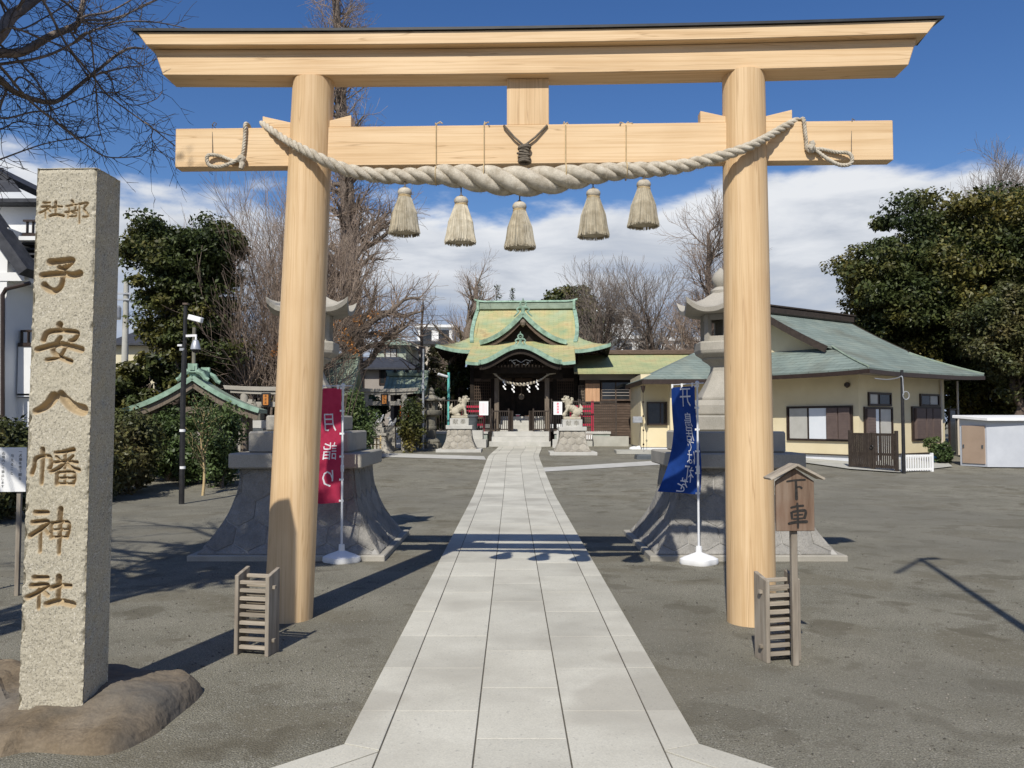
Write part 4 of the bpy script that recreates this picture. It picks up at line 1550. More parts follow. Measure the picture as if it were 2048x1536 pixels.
# ------------------------------------------------------------------ banners
def banner(px_base, py_base, ztop, cloth, flag_dir, width, z_hi, z_lo, texts, label, group, seed, billow):
    q = G(px_base, py_base)
    t = thing('banner_flag', label, 'banner', (q.x, q.y, 0), 0, group)
    # water-tank base
    m = MB()
    prof = [(0.19, 0.0), (0.20, 0.02), (0.195, 0.06), (0.15, 0.085), (0.075, 0.115), (0.035, 0.13), (0.032, 0.20)]
    rings = []
    n = 40
    for r, z in prof:
        ring = []
        for k in range(n):
            a = 2 * PI * k / n
            lob = 1 + (0.10 if z < 0.1 else 0.02) * math.cos(4 * a)
            ring.append((r * lob * math.cos(a), r * 0.8 * lob * math.sin(a), z))
        rings.append(ring)
    m.loft(rings)
    m.build('tank_base', MT['plastic_white'], t, smooth=True)
    m = MB()
    m.tube([(0, 0, 0.12), (0, 0, 1.1), (0, 0, ztop)], [0.0135, 0.0125, 0.010], 12)
    m.lathe([(0.017, 1.02), (0.020, 1.03), (0.020, 1.09), (0.017, 1.10)], 12)
    m.lathe([(0.020, ztop - 0.02), (0.022, ztop - 0.01), (0.022, ztop + 0.02), (0.012, ztop + 0.03)], 12)
    m.build('pole', MT['pole_white'], t, smooth=True)
    fd = Vector(flag_dir).normalized()
    m = MB()
    m.tube([(-fd.x * 0.12, -fd.y * 0.12, ztop), (fd.x * (width + 0.04), fd.y * (width + 0.04), ztop + 0.004)], 0.006, 8)
    m.build('cross_arm', MT['pole_white'], t)
    nrm = Vector((-fd.y, fd.x, 0))
    rng = random.Random(seed)

    def S(u, v):
        """u 0..1 from pole outwards, v 0..1 downwards"""
        b = billow(u, v)
        p = fd * (0.022 + u * width * (1 + 0.0 * v)) + nrm * b[0]
        return Vector((p.x + b[1], p.y, z_hi + (z_lo - z_hi) * v + b[2]))

    NU, NV = 14, 44
    grid = [[S(i / NU, j / NV) for i in range(NU + 1)] for j in range(NV + 1)]
    m = MB()
    m.loft(grid, caps=False, closed=False)
    fl = m.build('flag', cloth, t, smooth=True, angle=180)
    for v in (0.002, 0.2, 0.4, 0.6, 0.8, 0.985):
        m = MB()
        m.box((fd.x * 0.01, fd.y * 0.01, S(0, v).z), (0.05, 0.016, 0.022))
        m.build('flag_loop', MT['plastic_white'], t)
    for u in (0.1, 0.55, 0.97):
        m = MB()
        p = S(u, 0)
        m.box((p.x, p.y, z_hi + 0.015), (0.022, 0.008, 0.05))
        m.build('flag_loop', MT['plastic_white'], t)
    # lettering printed through the cloth; seen from the back
    for (body, u0, v0, size, rot) in texts:
        v_, f_ = text_mesh(body, 1.0)
        mm = MB()
        w = max(p[0] for p in v_) - min(p[0] for p in v_)
        h = max(p[1] for p in v_) - min(p[1] for p in v_)
        sc = size / max(w, h)
        for sgn in (1, -1):
            pts = []
            for p in v_:
                uu = u0 + p[0] * sc / width
                vv = v0 + (-p[1] * sc) / (z_hi - z_lo)
                a = S(uu, vv)
                du = (S(uu + 0.01, vv) - S(uu - 0.01, vv))
                dv = (S(uu, vv + 0.01) - S(uu, vv - 0.01))
                nn_ = du.cross(dv).normalized()
                pts.append(a + nn_ * (0.0025 * sgn))
            mm.add(pts, f_)
        mm.build('printed_character', MT['print_white'], fl)
    return t


def bil_red(u, v):
    return (0.035 * math.sin(u * 5 + v * 6) * u + 0.03 * math.sin(v * 7.5 + 1) * u, 0.02 * math.sin(v * 5) * u, -0.02 * u * v - 0.10 * (1 - abs(2 * u - 1)) * max(0, v - 0.85) + 0.05 * u * max(0, v - 0.9))


def bil_blue(u, v):
    return (0.05 * math.sin(u * 6 + v * 2.0) * u * v + 0.03 * math.sin(v * 5 + 0.6), 0.03 * math.sin(v * 2.6) - (0.34 * u) * max(0, v - 0.4) ** 1.25, 0.0)


def zpx(px, py, base):
    return P(px, py, G(*base).y).z


_b = (683, 1124)
banner(*_b, zpx(683, 772, _b), MT['red_cloth'], (-0.93, 0.36, 0), 0.44, zpx(683, 776, _b), zpx(683, 1005, _b),
       [('月', 0.36, 0.30, 0.20, 0), ('詣', 0.36, 0.55, 0.20, 0), ('り', 0.36, 0.79, 0.19, 0)],
       'crimson cloth banner with white characters on a white pole in a white tank base', 'pole banners in front of the stone lanterns', 3, bil_red)
_b = (1398, 1128)
banner(*_b, zpx(1398, 767, _b), MT['blue_cloth'], (-0.37, 0.93, 0), 0.48, zpx(1398, 772, _b), zpx(1398, 990, _b),
       [('开', 0.40, 0.10, 0.22, 0), ('鳥', 0.34, 0.31, 0.165, 0), ('居', 0.34, 0.445, 0.165, 0), ('で', 0.34, 0.56, 0.14, 0), ('は', 0.34, 0.665, 0.15, 0), ('一', 0.34, 0.75, 0.20, 0), ('礼', 0.40, 0.825, 0.18, 0), ('を', 0.52, 0.93, 0.15, 0)],
       'deep blue cloth banner with white characters on a white pole in a white tank base', 'pole banners in front of the stone lanterns', 4, bil_blue)


# ------------------------------------------------------------------ camera mast
def camera_mast():
    q = G(363, 1008)
    Y = q.y

    def at(px, py, dy=0):
        return P(px, py, Y + dy)
    t = thing('camera_mast', 'slim black mast carrying white security cameras in front of the hedge', 'mast', (q.x, q.y, g(Y)), 0)
    s = Y / F
    m = MB()
    m.tube([(q.x, Y, g(Y) - 0.05), at(366, 800), at(369, 700)], [5.4 * s, 5.2 * s, 5.0 * s], 12)
    m.tube([at(369, 702), at(371, 612)], [3.6 * s, 3.4 * s], 12)
    m.build('pole', MT['black_paint'], t, world=True, smooth=True)
    for py in (861, 935, 699):
        m = MB()
        c = at(365, py)
        m.lathe([(5.9 * s, -2.6 * s), (5.9 * s, 2.6 * s)], 12, c)
        m.build('band', MT['plastic_white'] if py != 699 else MT['grey_metal'], t, world=True)
    m = MB()
    m.box(at(372, 608), (0.10, 0.10, 0.035))
    m.build('lamp_head', MT['bark_brown'], t, world=True)
    m = MB()
    a, b = at(378, 634, -0.05), at(404, 641, -0.12)
    m.bar(a, b, 0.10, 0.105)
    cm = m.build('bullet_camera', MT['plastic_white'], t, world=True, bevel=0.012)
    m = MB()
    m.bar(at(369, 637), at(388, 639, -0.05), 0.03, 0.03)
    m.build('bracket', MT['plastic_white'], cm)
    bpy.context.view_layer.update()
    m = MB()
    m.bar(at(370, 672), at(392, 671, -0.04), 0.035, 0.045)
    m.bar(at(392, 669, -0.04), at(392, 680, -0.04), 0.03, 0.03, (0, 1, 0))
    m.bar(at(371, 668), at(371, 686), 0.03, 0.03, (0, 1, 0))
    m.build('arm', MT['plastic_white'], t, world=True)
    m = MB()
    c = at(391, 699, -0.04)
    m.lathe([(0.03, 0.19), (0.05, 0.175), (0.078, 0.10), (0.094, 0.02), (0.094, 0.0)], 18, c)
    dm = m.build('dome_camera', MT['grey_metal'], t, world=True, smooth=True)
    m = MB()
    m.lathe([(0.07, 0.0), (0.066, -0.03), (0.045, -0.055), (0.01, -0.067)], 18, c)
    d2 = m.build('lens_dome', MT['black_paint'], t, world=True, smooth=True)
    d2.parent = dm
    m = MB()
    m.box(at(360, 691), (0.09, 0.05, 0.04))
    m.build('junction_box', MT['plastic_white'], t, world=True, bevel=0.006)


camera_mast()


def street_pole_behind():
    """pole just outside the view whose shadow lies across the gravel"""
    tip = G(1840, 1117)
    h = 6.6
    bx, by = tip.x - h * math.sin(SUN_AZ), tip.y - h * math.cos(SUN_AZ)
    t = thing('lamp_pole', 'tall thin grey lamp pole outside the gravel court, casting its shadow on it', 'lamp pole', (bx, by, 0))
    m = MB()
    m.tube([(bx, by, -0.1), (bx, by, h)], [0.055, 0.035], 12)
    m.build('pole', MT['grey_metal'], t, world=True, smooth=True)
    m = MB()
    a = G(1785, 1148)
    dx, dy = a.x - tip.x, a.y - tip.y
    m.tube([(bx, by, h - 0.05), (bx + dx * 0.9, by + dy * 0.9, h - 0.05)], 0.03, 8)
    m.tube([(bx, by, h - 0.05), (bx + 0.22, by - 0.02, h + 0.03)], 0.05, 8)
    m.build('arm', MT['grey_metal'], t, world=True)


street_pole_behind()


def rules_sign():
    Y = 7.6
    t = thing('rules_sign', 'white rules notice with three columns of black handwriting standing behind the stone post', 'sign', (P(-20, 980, Y).x, Y, 0), rad(4))
    s = Y / F
    a, b = P(-75, 895, Y), P(49, 984, Y)
    w, h = b.x - a.x, a.z - b.z
    cx, cz = (a.x + b.x) / 2 - t.location.x, (a.z + b.z) / 2
    m = MB()
    m.box((cx, 0, cz), (w, 0.012, h))
    bd = m.build('board', MT['white_paint'], t, bevel=0.002)
    for sx in (-1, 1):
        m = MB()
        m.box((cx + sx * w * 0.38, 0.03, cz / 2 + h * 0.2), (0.035, 0.035, cz + h * 0.4))
        m.build('leg', MT['old_wood'], t)
    cols = [('一犬猫を捨て餌を', 40, 897, 0.036), ('与えること', 24, 905, 0.036), ('右境内にて禁止します', 7, 901, 0.034)]
    for txt, px, py, sz in cols:
        z = P(px, py, Y).z - sz * 0.3
        x = P(px, py, Y).x - t.location.x
        m = MB()
        for i, chh in enumerate(txt):
            v_, f_ = text_mesh(chh, sz * 0.88)
            m.add([(x + p[0], -0.0085, z - sz * 0.5 - i * sz * (1.12 if len(txt) < 8 else 0.98) + p[1]) for p in v_], f_)
        m.build('handwriting', MT['ink'], bd)


rules_sign()
# ------------------------------------------------------------------ worship hall
HALL = Vector((0.27, 33.5, 0.56))
HRZ = rad(-3.2)


def prof(d):
    return 0.38 * d + 0.052 * d * d


def hall():
    t = thing('shrine_hall', 'dark timber worship hall with a green and yellow copper roof and curved porch gable', 'shrine hall', HALL, HRZ)
    EX, YF, YR, ZE = 3.85, 2.5, 6.5, 4.15
    UX = 2.45
    lift = 0.30

    def cl(x, y):
        """corner lift of the eaves"""
        return lift * max(0, (abs(x) - 2.0) / (EX - 2.0)) ** 2.2 * max(0, 1 - min(abs(y - YF), abs(2 * YR - YF - y)) / 2.5) ** 1.5

    def roof_part(name, grid, th=0.16, mat=MT['roof_hall']):
        m = MB()
        m.sheet(grid, th)
        o = m.build(name, mat, t, smooth=True, angle=30)
        o.data.materials.append(MT['copper'])
        o.data.materials.append(MT['dark_wood'])
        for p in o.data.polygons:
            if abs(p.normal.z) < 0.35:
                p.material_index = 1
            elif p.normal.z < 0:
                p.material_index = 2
        set_uv(o, lambda c: (c.x, c.z * 2.0))
        return o

    def zmain(x, y):
        dfr = min(y - YF, 2 * YR - YF - y)
        return ZE + prof(max(dfr, 0))

    # upper front / rear slopes
    for s in (1, -1):
        grid = []
        for j in range(19):
            d = 4.0 * j / 18
            y = YF + d if s > 0 else 2 * YR - YF - d
            row = []
            for i in range(21):
                x = -UX + 2 * UX * i / 20
                row.append((x * (1 - 0.012 * (d - 2) ** 2 + 0.02), y, zmain(x, y) + cl(x, y)))
            grid.append(row if s > 0 else row[::-1])
        roof_part('front_slope' if s > 0 else 'rear_slope', grid)
    # side skirts
    for s in (-1, 1):
        grid = []
        for i in range(11):
            k = i / 10
            row = []
            x = (UX - 0.06) + (EX - UX + 0.06) * k
            ds = EX - x
            for j in range(33):
                y = YF + (2 * YR - 2 * YF) * j / 32
                dfr = min(y - YF, 2 * YR - YF - y)
                row.append((s * x, y, ZE + prof(max(0, min(ds * 1.15, dfr))) + cl(x, y) - 0.004))
            grid.append(row)
        if s < 0:
            grid = grid[::-1]
        roof_part('side_skirt', grid)
        m = MB()   # gable wall of the upper roof
        m.add([(s * 2.2, 3.6, 4.6), (s * 2.2, 9.4, 4.6), (s * 2.2, YR, 6.4)], [(0, 1, 2)])
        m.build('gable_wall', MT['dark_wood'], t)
    # barge strip down the verges
    for s in (-1, 1):
        m = MB()
        pts = [(s * (UX - 0.06) * (1 - 0.012 * (4.0 * j / 14 - 2) ** 2 + 0.02), YF + 0.9 + 3.1 * j / 14, zmain(0, YF + 0.9 + 3.1 * j / 14) + 0.03) for j in range(15)]
        for a, b in zip(pts[:-1], pts[1:]):
            m.bar(a, b, 0.17, 0.09)
        m.build('verge_band', MT['copper'], t)
    # ridge
    m = MB()
    m.box((0, YR, 6.56), (4.75, 0.42, 0.20))
    m.box((0, YR, 6.73), (4.62, 0.30, 0.16))
    m.build('ridge_body', MT['copper_dull'], t, bevel=0.02)
    m = MB()
    rings = []
    for i in range(21):
        x = -2.5 + 5.0 * i / 20
        zc = 6.86 + 0.10 * max(0, (abs(x) - 2.0) / 0.5) ** 2
        rings.append([(x, YR - 0.2, zc - 0.05), (x, YR + 0.2, zc - 0.05), (x, YR + 0.16, zc + 0.03), (x, YR - 0.16, zc + 0.03)])
    m.loft(rings)
    m.build('ridge_cap', MT['copper'], t)
    for s in (-1, 1):
        m = MB()
        m.box((s * 2.33, YR - 0.02, 6.63), (0.13, 0.56, 0.46))
        m.build('ridge_end', MT['copper'], t, bevel=0.02)

    # --- triangular dormer gable
    GY, GB, GA, GW = 3.15, 5.7, 5.86, 1.9
    gf = 4.55

    def gz(s):
        k = min(s / GW, 1.0)
        return GA - (GA - gf) * (1.72 * k - 0.72 * k * k)

    for s in (-1, 1):
        grid = []
        for j in range(9):
            y = GY + (GB - GY) * j / 8
            grid.append([(s * GW * i / 14, y, gz(GW * i / 14) + (0.0 if j else 0.02)) for i in (range(15) if s > 0 else range(14, -1, -1))])
        roof_part('dormer_slope', grid, 0.13)
        m = MB()
        pts = [(s * GW * 1.02 * i / 12, GY - 0.05, gz(GW * i / 12) - 0.02) for i in range(13)]
        for a, b in zip(pts[:-1], pts[1:]):
            m.bar(a, b, 0.16, 0.20)
        m.build('dormer_edge', MT['copper'], t)
        m = MB()
        pts = [(s * GW * 0.96 * i / 12, GY + 0.02, gz(GW * i / 12) - 0.24) for i in range(13)]
        for a, b in zip(pts[:-1], pts[1:]):
            m.bar(a, b, 0.07, 0.15)
        m.build('bargeboard', MT['brown_wood'], t)
    m = MB()
    m.prism([(-1.6, 4.42), (1.6, 4.42), (0, 5.72)], GY + 0.42, GY + 0.5)
    m.build('dormer_wall', MT['dark_wood'], t)
    m = MB()
    m.lathe([(0.01, 5.22), (0.10, 5.30), (0.14, 5.42), (0.10, 5.52), (0.03, 5.58)], 10, (0, GY - 0.04, 0))
    m.build('gable_pendant', MT['post_wood'], t)

    def onigawara(name, c, sc):
        m = MB(Matrix.Translation(c) @ Matrix.Scale(sc, 4))
        m.tube([(0.16 * math.cos(a), 0, 0.36 + 0.16 * math.sin(a)) for a in [2 * PI * i / 18 for i in range(19)]], 0.055, 8)
        m.lathe([(0.07, -0.02), (0.08, 0.0), (0.07, 0.02)], 10, (0, 0, 0.36))
        for s in (-1, 1):
            m.tube([(s * 0.10, 0, 0.20), (s * 0.25, 0, 0.18), (s * 0.34, 0, 0.08), (s * 0.30, 0, -0.02), (s * 0.22, 0, 0.03)], [0.07, 0.06, 0.055, 0.05, 0.04], 8)
            m.tube([(s * 0.22, 0, 0.0), (s * 0.34, 0, -0.16), (s * 0.50, 0, -0.30)], [0.06, 0.05, 0.03], 8)
        m.tube([(0, 0, 0.50), (0, 0, 0.62), (0, -0.03, 0.70)], [0.05, 0.045, 0.015], 8)
        m.tube([(0, 0.02, 0.20), (0, 0.02, -0.18)], [0.12, 0.08], 8)
        return m.build(name, MT['copper'], t, smooth=True)

    onigawara('gable_ornament', Vector((0, GY + 0.02, 5.95)), 0.82)

    # --- porch roof with undulating gable
    PY, PW, PZ = 0.45, 2.27, 3.47

    def kara(x):
        k = abs(x) / 1.72
        if k >= 1:
            return -10 if k > 1.02 else PZ
        return PZ - 0.02 + 0.66 * (0.5 + 0.5 * math.cos(PI * k)) ** 0.92

    def pz(x, y):
        sl = PZ + (y - PY) * 0.34
        return max(sl, kara(x))
    grid = []
    for j in range(13):
        y = PY + (3.2 - PY) * j / 12
        grid.append([(-PW + 2 * PW * i / 60, y, pz(-PW + 2 * PW * i / 60, y) + 0.05 * max(0, (abs(-PW + 2 * PW * i / 60) - 1.7) / 0.6) ** 2) for i in range(61)])
    roof_part('porch_roof', grid, 0.13)
    m = MB()
    xs = [-1.72 + 3.44 * i / 40 for i in range(41)]
    pts = [(x, PY - 0.06, kara(x) + 0.0) for x in xs]
    for a, b in zip(pts[:-1], pts[1:]):
        m.bar(a, b, 0.18, 0.19)
    m.build('porch_gable_edge', MT['copper'], t)
    m = MB()
    pts = [(x * 0.97, PY + 0.02, kara(x) - 0.20) for x in xs]
    for a, b in zip(pts[:-1], pts[1:]):
        m.bar(a, b, 0.08, 0.22)
    m.build('porch_bargeboard', MT['dark_wood'], t)
    onigawara('porch_ornament', Vector((0, PY + 0.12, kara(0) + 0.20)), 0.62)
    m = MB()
    m.tube([(0, PY + 0.1, kara(0) + 0.10), (0, 2.4, kara(0) + 0.12)], 0.11, 10)
    m.build('porch_ridge', MT['copper'], t, smooth=True)
    m = MB()   # tympanum behind the wavy gable and its pale carving
    top = [(x * 0.95, kara(x) - 0.28) for x in xs[::2]]
    m.prism([(-1.55, 3.05), (1.55, 3.05)] + top[::-1], PY + 0.75, PY + 0.82)
    ty = m.build('porch_tympanum', MT['dark_wood'], t)
    m = MB()
    for s in (-1, 1):
        m.tube([(s * 0.02, PY + 0.68, 3.50), (s * 0.2, PY + 0.68, 3.62), (s * 0.40, PY + 0.68, 3.56), (s * 0.36, PY + 0.68, 3.47), (s * 0.22, PY + 0.68, 3.50)], 0.022, 6)
        m.tube([(s * 0.05, PY + 0.68, 3.44), (s * 0.22, PY + 0.68, 3.38), (s * 0.42, PY + 0.68, 3.60), (s * 0.50, PY + 0.68, 3.58)], 0.018, 6)
    m.build('cloud_carving', MT['paper'], ty)
    # timber: beams, posts, walls
    m = MB()
    rings = []
    for i in range(17):
        x = -1.75 + 3.5 * i / 16
        zc = 2.95 + 0.10 * (1 - (x / 1.75) ** 2)
        rings.append([(x, PY + 1.32, zc - 0.13), (x, PY + 1.59, zc - 0.13), (x, PY + 1.59, zc + 0.13), (x, PY + 1.32, zc + 0.13)])
    m.loft(rings)
    m.build('rainbow_beam', MT['dark_wood'], t)
    for s in (-1, 1):
        m = MB()
        m.box((s * 1.08, PY + 1.45, 1.62), (0.20, 0.20, 2.75))
        m.build('porch_post', MT['post_wood'], t, bevel=0.02)
        m = MB()
        m.box((s * 1.08, PY + 1.45, 3.05), (0.42, 0.36, 0.14))
        m.box((s * 1.08, PY + 1.45, 3.20), (0.8, 0.24, 0.13))
        m.build('bracket', MT['dark_wood'], t, bevel=0.02)
        m = MB()
        m.lathe([(0.05, -0.05), (0.06, 0.0), (0.05, 0.06)], 8, (s * 1.1, PY + 1.2, 3.0))
        m.build('beam_nose', MT['house_grey'], t)
        m = MB()
        m.bar((s * 1.08, PY + 1.6, 3.0), (s * 1.08, 4.2, 3.25), 0.16, 0.2)
        m.build('tie_rafter', MT['dark_wood'], t)
    m = MB()
    m.box((0, 6.5, 2.5), (4.7, 5.2, 3.2))
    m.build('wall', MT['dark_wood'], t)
    for i in range(6):
        x = -2.35 + 4.7 * i / 5
        m = MB()
        m.box((x, 3.86, 2.4), (0.17, 0.12, 3.4))
        m.build('wall_post', MT['dark_wood'], t)
    for zc in (1.2, 2.9, 3.5):
        m = MB()
        m.box((0, 3.87, zc), (4.9, 0.09, 0.14))
        m.build('rail_beam', MT['brown_wood'], t)
    for s in (-1, 1):   # lattice screens
        m = MB()
        for i in range(9):
            m.box((s * 1.88 + (-0.36 + 0.72 * i / 8), 3.85, 2.2), (0.02, 0.03, 1.2))
        for i in range(9):
            m.box((s * 1.88, 3.84, 1.65 + 1.1 * i / 8), (0.76, 0.02, 0.02))
        tag(m.build('lattice', MT['brown_wood'], t), kind='stuff')
    m = MB()
    m.box((0, 5.9, 0.62), (5.6, 5.8, 0.12))
    m.box((0, 5.9, 0.3), (5.2, 5.4, 0.5))
    m.build('veranda_floor', MT['brown_wood'], t)
    # rafters below the eaves
    for s in (-1, 1):
        for i in range(7):
            m = MB()
            x = s * (2.45 + 0.2 * i)
            m.bar((x, YF + 0.12, ZE - 0.22 + cl(x, YF)), (x, 4.6, ZE + 0.1), 0.07, 0.09)
            m.build('rafter', MT['dark_wood'], t)
    m = MB()
    for i in range(32):
        x = -2.2 + 4.4 * i / 31
        m.bar((x, PY + 0.1, PZ - 0.18), (x, 2.9, PZ + 0.6), 0.05, 0.07)
    tag(m.build('porch_rafters', MT['dark_wood'], t), kind='stuff')
    # inner stair
    for i in range(4):
        m = MB()
        m.box((0, 2.05 + 0.3 * i, 0.62 + 0.09 * i), (1.9, 0.3, 0.16 + 0.18 * i))
        m.build('wooden_step', MT['pale_stone'], t, bevel=0.008)
    return t


hall_root = hall()
HM = parent_matrix(hall_root)


def hw(x, y, z):
    return HM @ Vector((x, y, z))


def hthing(name, label, cat, loc, group=None, rz=0.0):
    return thing(name, label, cat, hw(*loc), HRZ + rz, group)


def hall_rope():
    t = hthing('hall_rope', 'twisted straw rope hung below the porch of the worship hall', 'rope', (0, 1.3, 2.55))
    pts = spline([(-1.45, 1.0, 0.62), (-1.15, 1.0, 0.5), (-0.8, 1.0, 0.22), (-0.4, 1.0, 0.08), (0, 1.0, 0.03), (0.4, 1.0, 0.08), (0.8, 1.0, 0.22), (1.15, 1.0, 0.45), (1.45, 1.0, 0.5)], 110)
    pts = [(p[0], 0, p[2]) for p in pts]
    rr = [0.03 + 0.045 * math.exp(-(p[0] / 0.75) ** 2) for p in pts]
    for a, b in twisted(pts, rr, 2, 4.5):
        m = MB()
        m.tube(a, b, 8)
        m.build('strand', MT['rope'], t, smooth=True)
    for i, x in enumerate((-0.72, -0.35, 0.30, 0.66)):
        z0 = 2.55 + (0.17 if abs(x) > 0.5 else 0.05)
        s = hthing('paper_streamer', ('end streamer near the pink poster' if i == 0 else 'streamer beside the bell towards the pink poster' if i == 1 else 'streamer beside the bell towards the red lettered poster' if i == 2 else 'end streamer near the red lettered poster') + ', white zigzag paper on the hall rope', 'paper streamer', (x, 1.27, z0 - 0.36), 'zigzag paper streamers on the hall rope')
        m = MB()
        k = 0.0
        for j in range(4):
            dx = 0.03 * (1 if j % 2 else -1)
            z = 0.36 - 0.09 * j
            m.add([(dx - 0.035, 0, z), (dx + 0.035, 0, z - 0.015), (dx + 0.035 + 0.02, -0.02, z - 0.095), (dx - 0.035 + 0.02, -0.02, z - 0.08)], [(0, 1, 2, 3)])
            m.add([(dx - 0.035, 0.004, z), (dx + 0.035, 0.004, z - 0.015), (dx + 0.055, -0.016, z - 0.095), (dx - 0.015, -0.016, z - 0.08)], [(3, 2, 1, 0)])
        m.tube([(0, 0, 0.34), (0, 0, 0.44)], 0.006, 5)
        m.build('paper', MT['paper'], s)
    b = hthing('hall_bell', 'round brass bell on a cord below the hall porch', 'bell', (-0.02, 1.9, 1.95))
    m = MB()
    m.lathe([(0.01, 0.0), (0.09, 0.03), (0.13, 0.12), (0.11, 0.2), (0.04, 0.25), (0.02, 0.28)], 14)
    m.build('bell_body', MT['post_wood'], b, smooth=True)
    m = MB()
    m.tube([(0, 0, 0.25), (0, 0, 1.0)], 0.02, 6)
    m.build('bell_cord', MT['brown_wood'], b)


hall_rope()


def steps():
    t = hthing('stone_steps', 'three pale stone steps leading up to the hall gates', 'steps', (0, 0, 0))
    for i in range(3):
        m = MB()
        y0 = 0.32 * i
        m.box((0, (y0 + 2.0) / 2, 0.10 + 0.2 * i), (2.5 - (0.0 if i == 0 else 0.14), 2.0 - y0, 0.2 if i else 0.22))
        m.build('step', MT['pale_stone'], t, bevel=0.01)
    for s in (-1, 1):
        h = hthing('step_handrail', 'thin dark metal handrail of the hall steps below the ' + ('pink poster' if s < 0 else 'red lettered poster'), 'handrail', (s * 1.22, 0.1, 0), 'handrails of the hall steps')
        m = MB()
        m.tube([(0, 0.05, -0.02), (0, 0.05, 0.85), (0, 0.25, 0.98), (0, 0.75, 1.32), (0, 0.85, 1.3), (0, 0.85, 0.55)], 0.022, 8)
        m.build('rail', MT['brown_paint'], h, smooth=True)
    # terrace either side, greenish stone
    for s in (-1, 1):
        tt = hthing('terrace_wall', 'low grey green stone terrace beside the hall steps on the side of the ' + ('round stone garden lantern' if s < 0 else 'cream house'), 'terrace', (s * 2.55, 2.0, 0))
        m = MB()
        m.box((0, 0.6, 0.24), (2.3, 3.4, 0.54))
        m.build('terrace_body', MT['green_stone'], tt, bevel=0.01)
        m = MB()
        m.box((0, 0.58, 0.55), (2.36, 3.46, 0.10))
        m.build('coping', MT['pale_stone'], tt, bevel=0.01)
        if s < 0:
            continue
    for s in (-1, 1):
        b = hthing('stepping_block', 'stepped pale stone block behind the lion pedestal on the side of the ' + ('grey waste bin' if s < 0 else 'red rack'), 'stone block', (s * 1.75, -0.35, 0))
        m = MB()
        m.box((0, 0.25, 0.13), (0.85, 0.8, 0.34))
        m.build('lower_step', MT['pale_stone'], b, bevel=0.01)
        m = MB()
        m.box((-0.05 * s * -1, 0.35, 0.48), (0.62, 0.5, 0.36))
        m.build('upper_step', MT['pale_stone'], b, bevel=0.01)


steps()


def fence_panel(name, label, x0, x1, y, z0, z1, group, n, cat='fence'):
    t = hthing(name, label, cat, ((x0 + x1) / 2, y, z0), group)
    w = x1 - x0
    h = z1 - z0
    for zc in (0.07, h - 0.03):
        m = MB()
        m.box((0, 0, zc), (w, 0.035, 0.05))
        m.build('rail', MT['brown_paint'], t)
    for s in (-1, 1):
        m = MB()
        m.box((s * w / 2, 0, h / 2 + 0.04), (0.055, 0.055, h + 0.08))
        m.build('post', MT['brown_paint'], t)
    m = MB()
    for i in range(1, n):
        m.box((-w / 2 + w * i / n, 0, h / 2), (0.022, 0.022, h - 0.06))
    tag(m.build('bars', MT['brown_paint'], t), kind='stuff')
    return t


fence_panel('railing', 'dark bar railing of the hall between the garden lantern and the lion without a ball', -3.75, -2.45, 0.95, 0.60, 1.93, 'railings in front of the hall', 12)
fence_panel('railing', 'dark brown bar railing of the hall behind the poster beside the grey bin', -2.38, -1.28, 0.95, 0.60, 1.90, 'railings in front of the hall', 12)
fence_panel('railing', 'dark brown bar railing of the hall carrying the red lettered poster', 1.28, 2.4, 0.95, 0.60, 1.88, 'railings in front of the hall', 12)
fence_panel('railing', 'dark brown bar railing at the far corner beside the cream house', 2.47, 3.95, 0.95, 0.42, 1.86, 'railings in front of the hall', 17)
for s, rz in ((-1, rad(20)), (1, rad(-20))):
    o = fence_panel('hall_gate', 'open low barred gate leaf atop the hall steps near the ' + ('pink poster' if s < 0 else 'red poster'), 0, 0.72, 0, 0, 0.86, 'open gate leaves of the hall', 8, 'gate')
    o.location = hw(s * 0.86, 0.98, 0.62)
    o.rotation_euler = (0, 0, HRZ + rz)
    g2 = hthing('gate_board', 'dark solid gate leaf folded back at the hall stair, ' + ('red box' if s < 0 else 'cream box') + ' side', 'gate', (s * 0.44, 1.28, 0.62), 'folded gate boards of the hall', rad(62) * s)
    m = MB()
    m.box((0, 0, 0.43), (0.42, 0.045, 0.84))
    m.build('board', MT['brown_paint'], g2, bevel=0.004)
m = MB()
m.box((0, 0, 0), (2.8, 0.35, 0.46))
o = m.build('kerb_wall', MT['concrete'])
o.location = hw(3.05, 0.95, 0.18)
o.rotation_euler = (0, 0, HRZ)
tag(o, 'low stained concrete kerb wall below the corner railing', 'kerb wall')


def poster(x, z0, z1, w, label, mat, style):
    t = hthing('poster', label, 'poster', (x, 0.905, z0))
    m = MB()
    m.box((0, 0, (z1 - z0) / 2), (w, 0.012, z1 - z0))
    b = m.build('board', MT['paper'], t)
    H = z1 - z0
    if style == 'red':
        for i in range(4):      # too far off to read: a column of blurred red marks
            mm = MB()
            zc = H * 0.84 - i * 0.118
            for dz, w_, dx in ((0.036, 0.10, 0), (0.008, 0.075, 0.008), (-0.022, 0.11, -0.004)):
                mm.box((dx, -0.0075, zc + dz), (w_, 0.002, 0.017))
            mm.box((0.01 * (i % 2) - 0.004, -0.0079, zc), (0.02, 0.002, 0.095))
            mm.build('printed_mark', mat, b)
    else:
        mm = MB()
        for k in range(5):
            mm.add([(-w * 0.34 + k * w * 0.15, -0.0075, H * 0.12), (-w * 0.31 + k * w * 0.15, -0.0075, H * 0.12), (-w * 0.31 + k * w * 0.15, -0.0075, H * 0.9), (-w * 0.34 + k * w * 0.15, -0.0075, H * 0.9)], [(0, 1, 2, 3)])
        tag(mm.build('printed_lines', mat, b), kind='stuff')


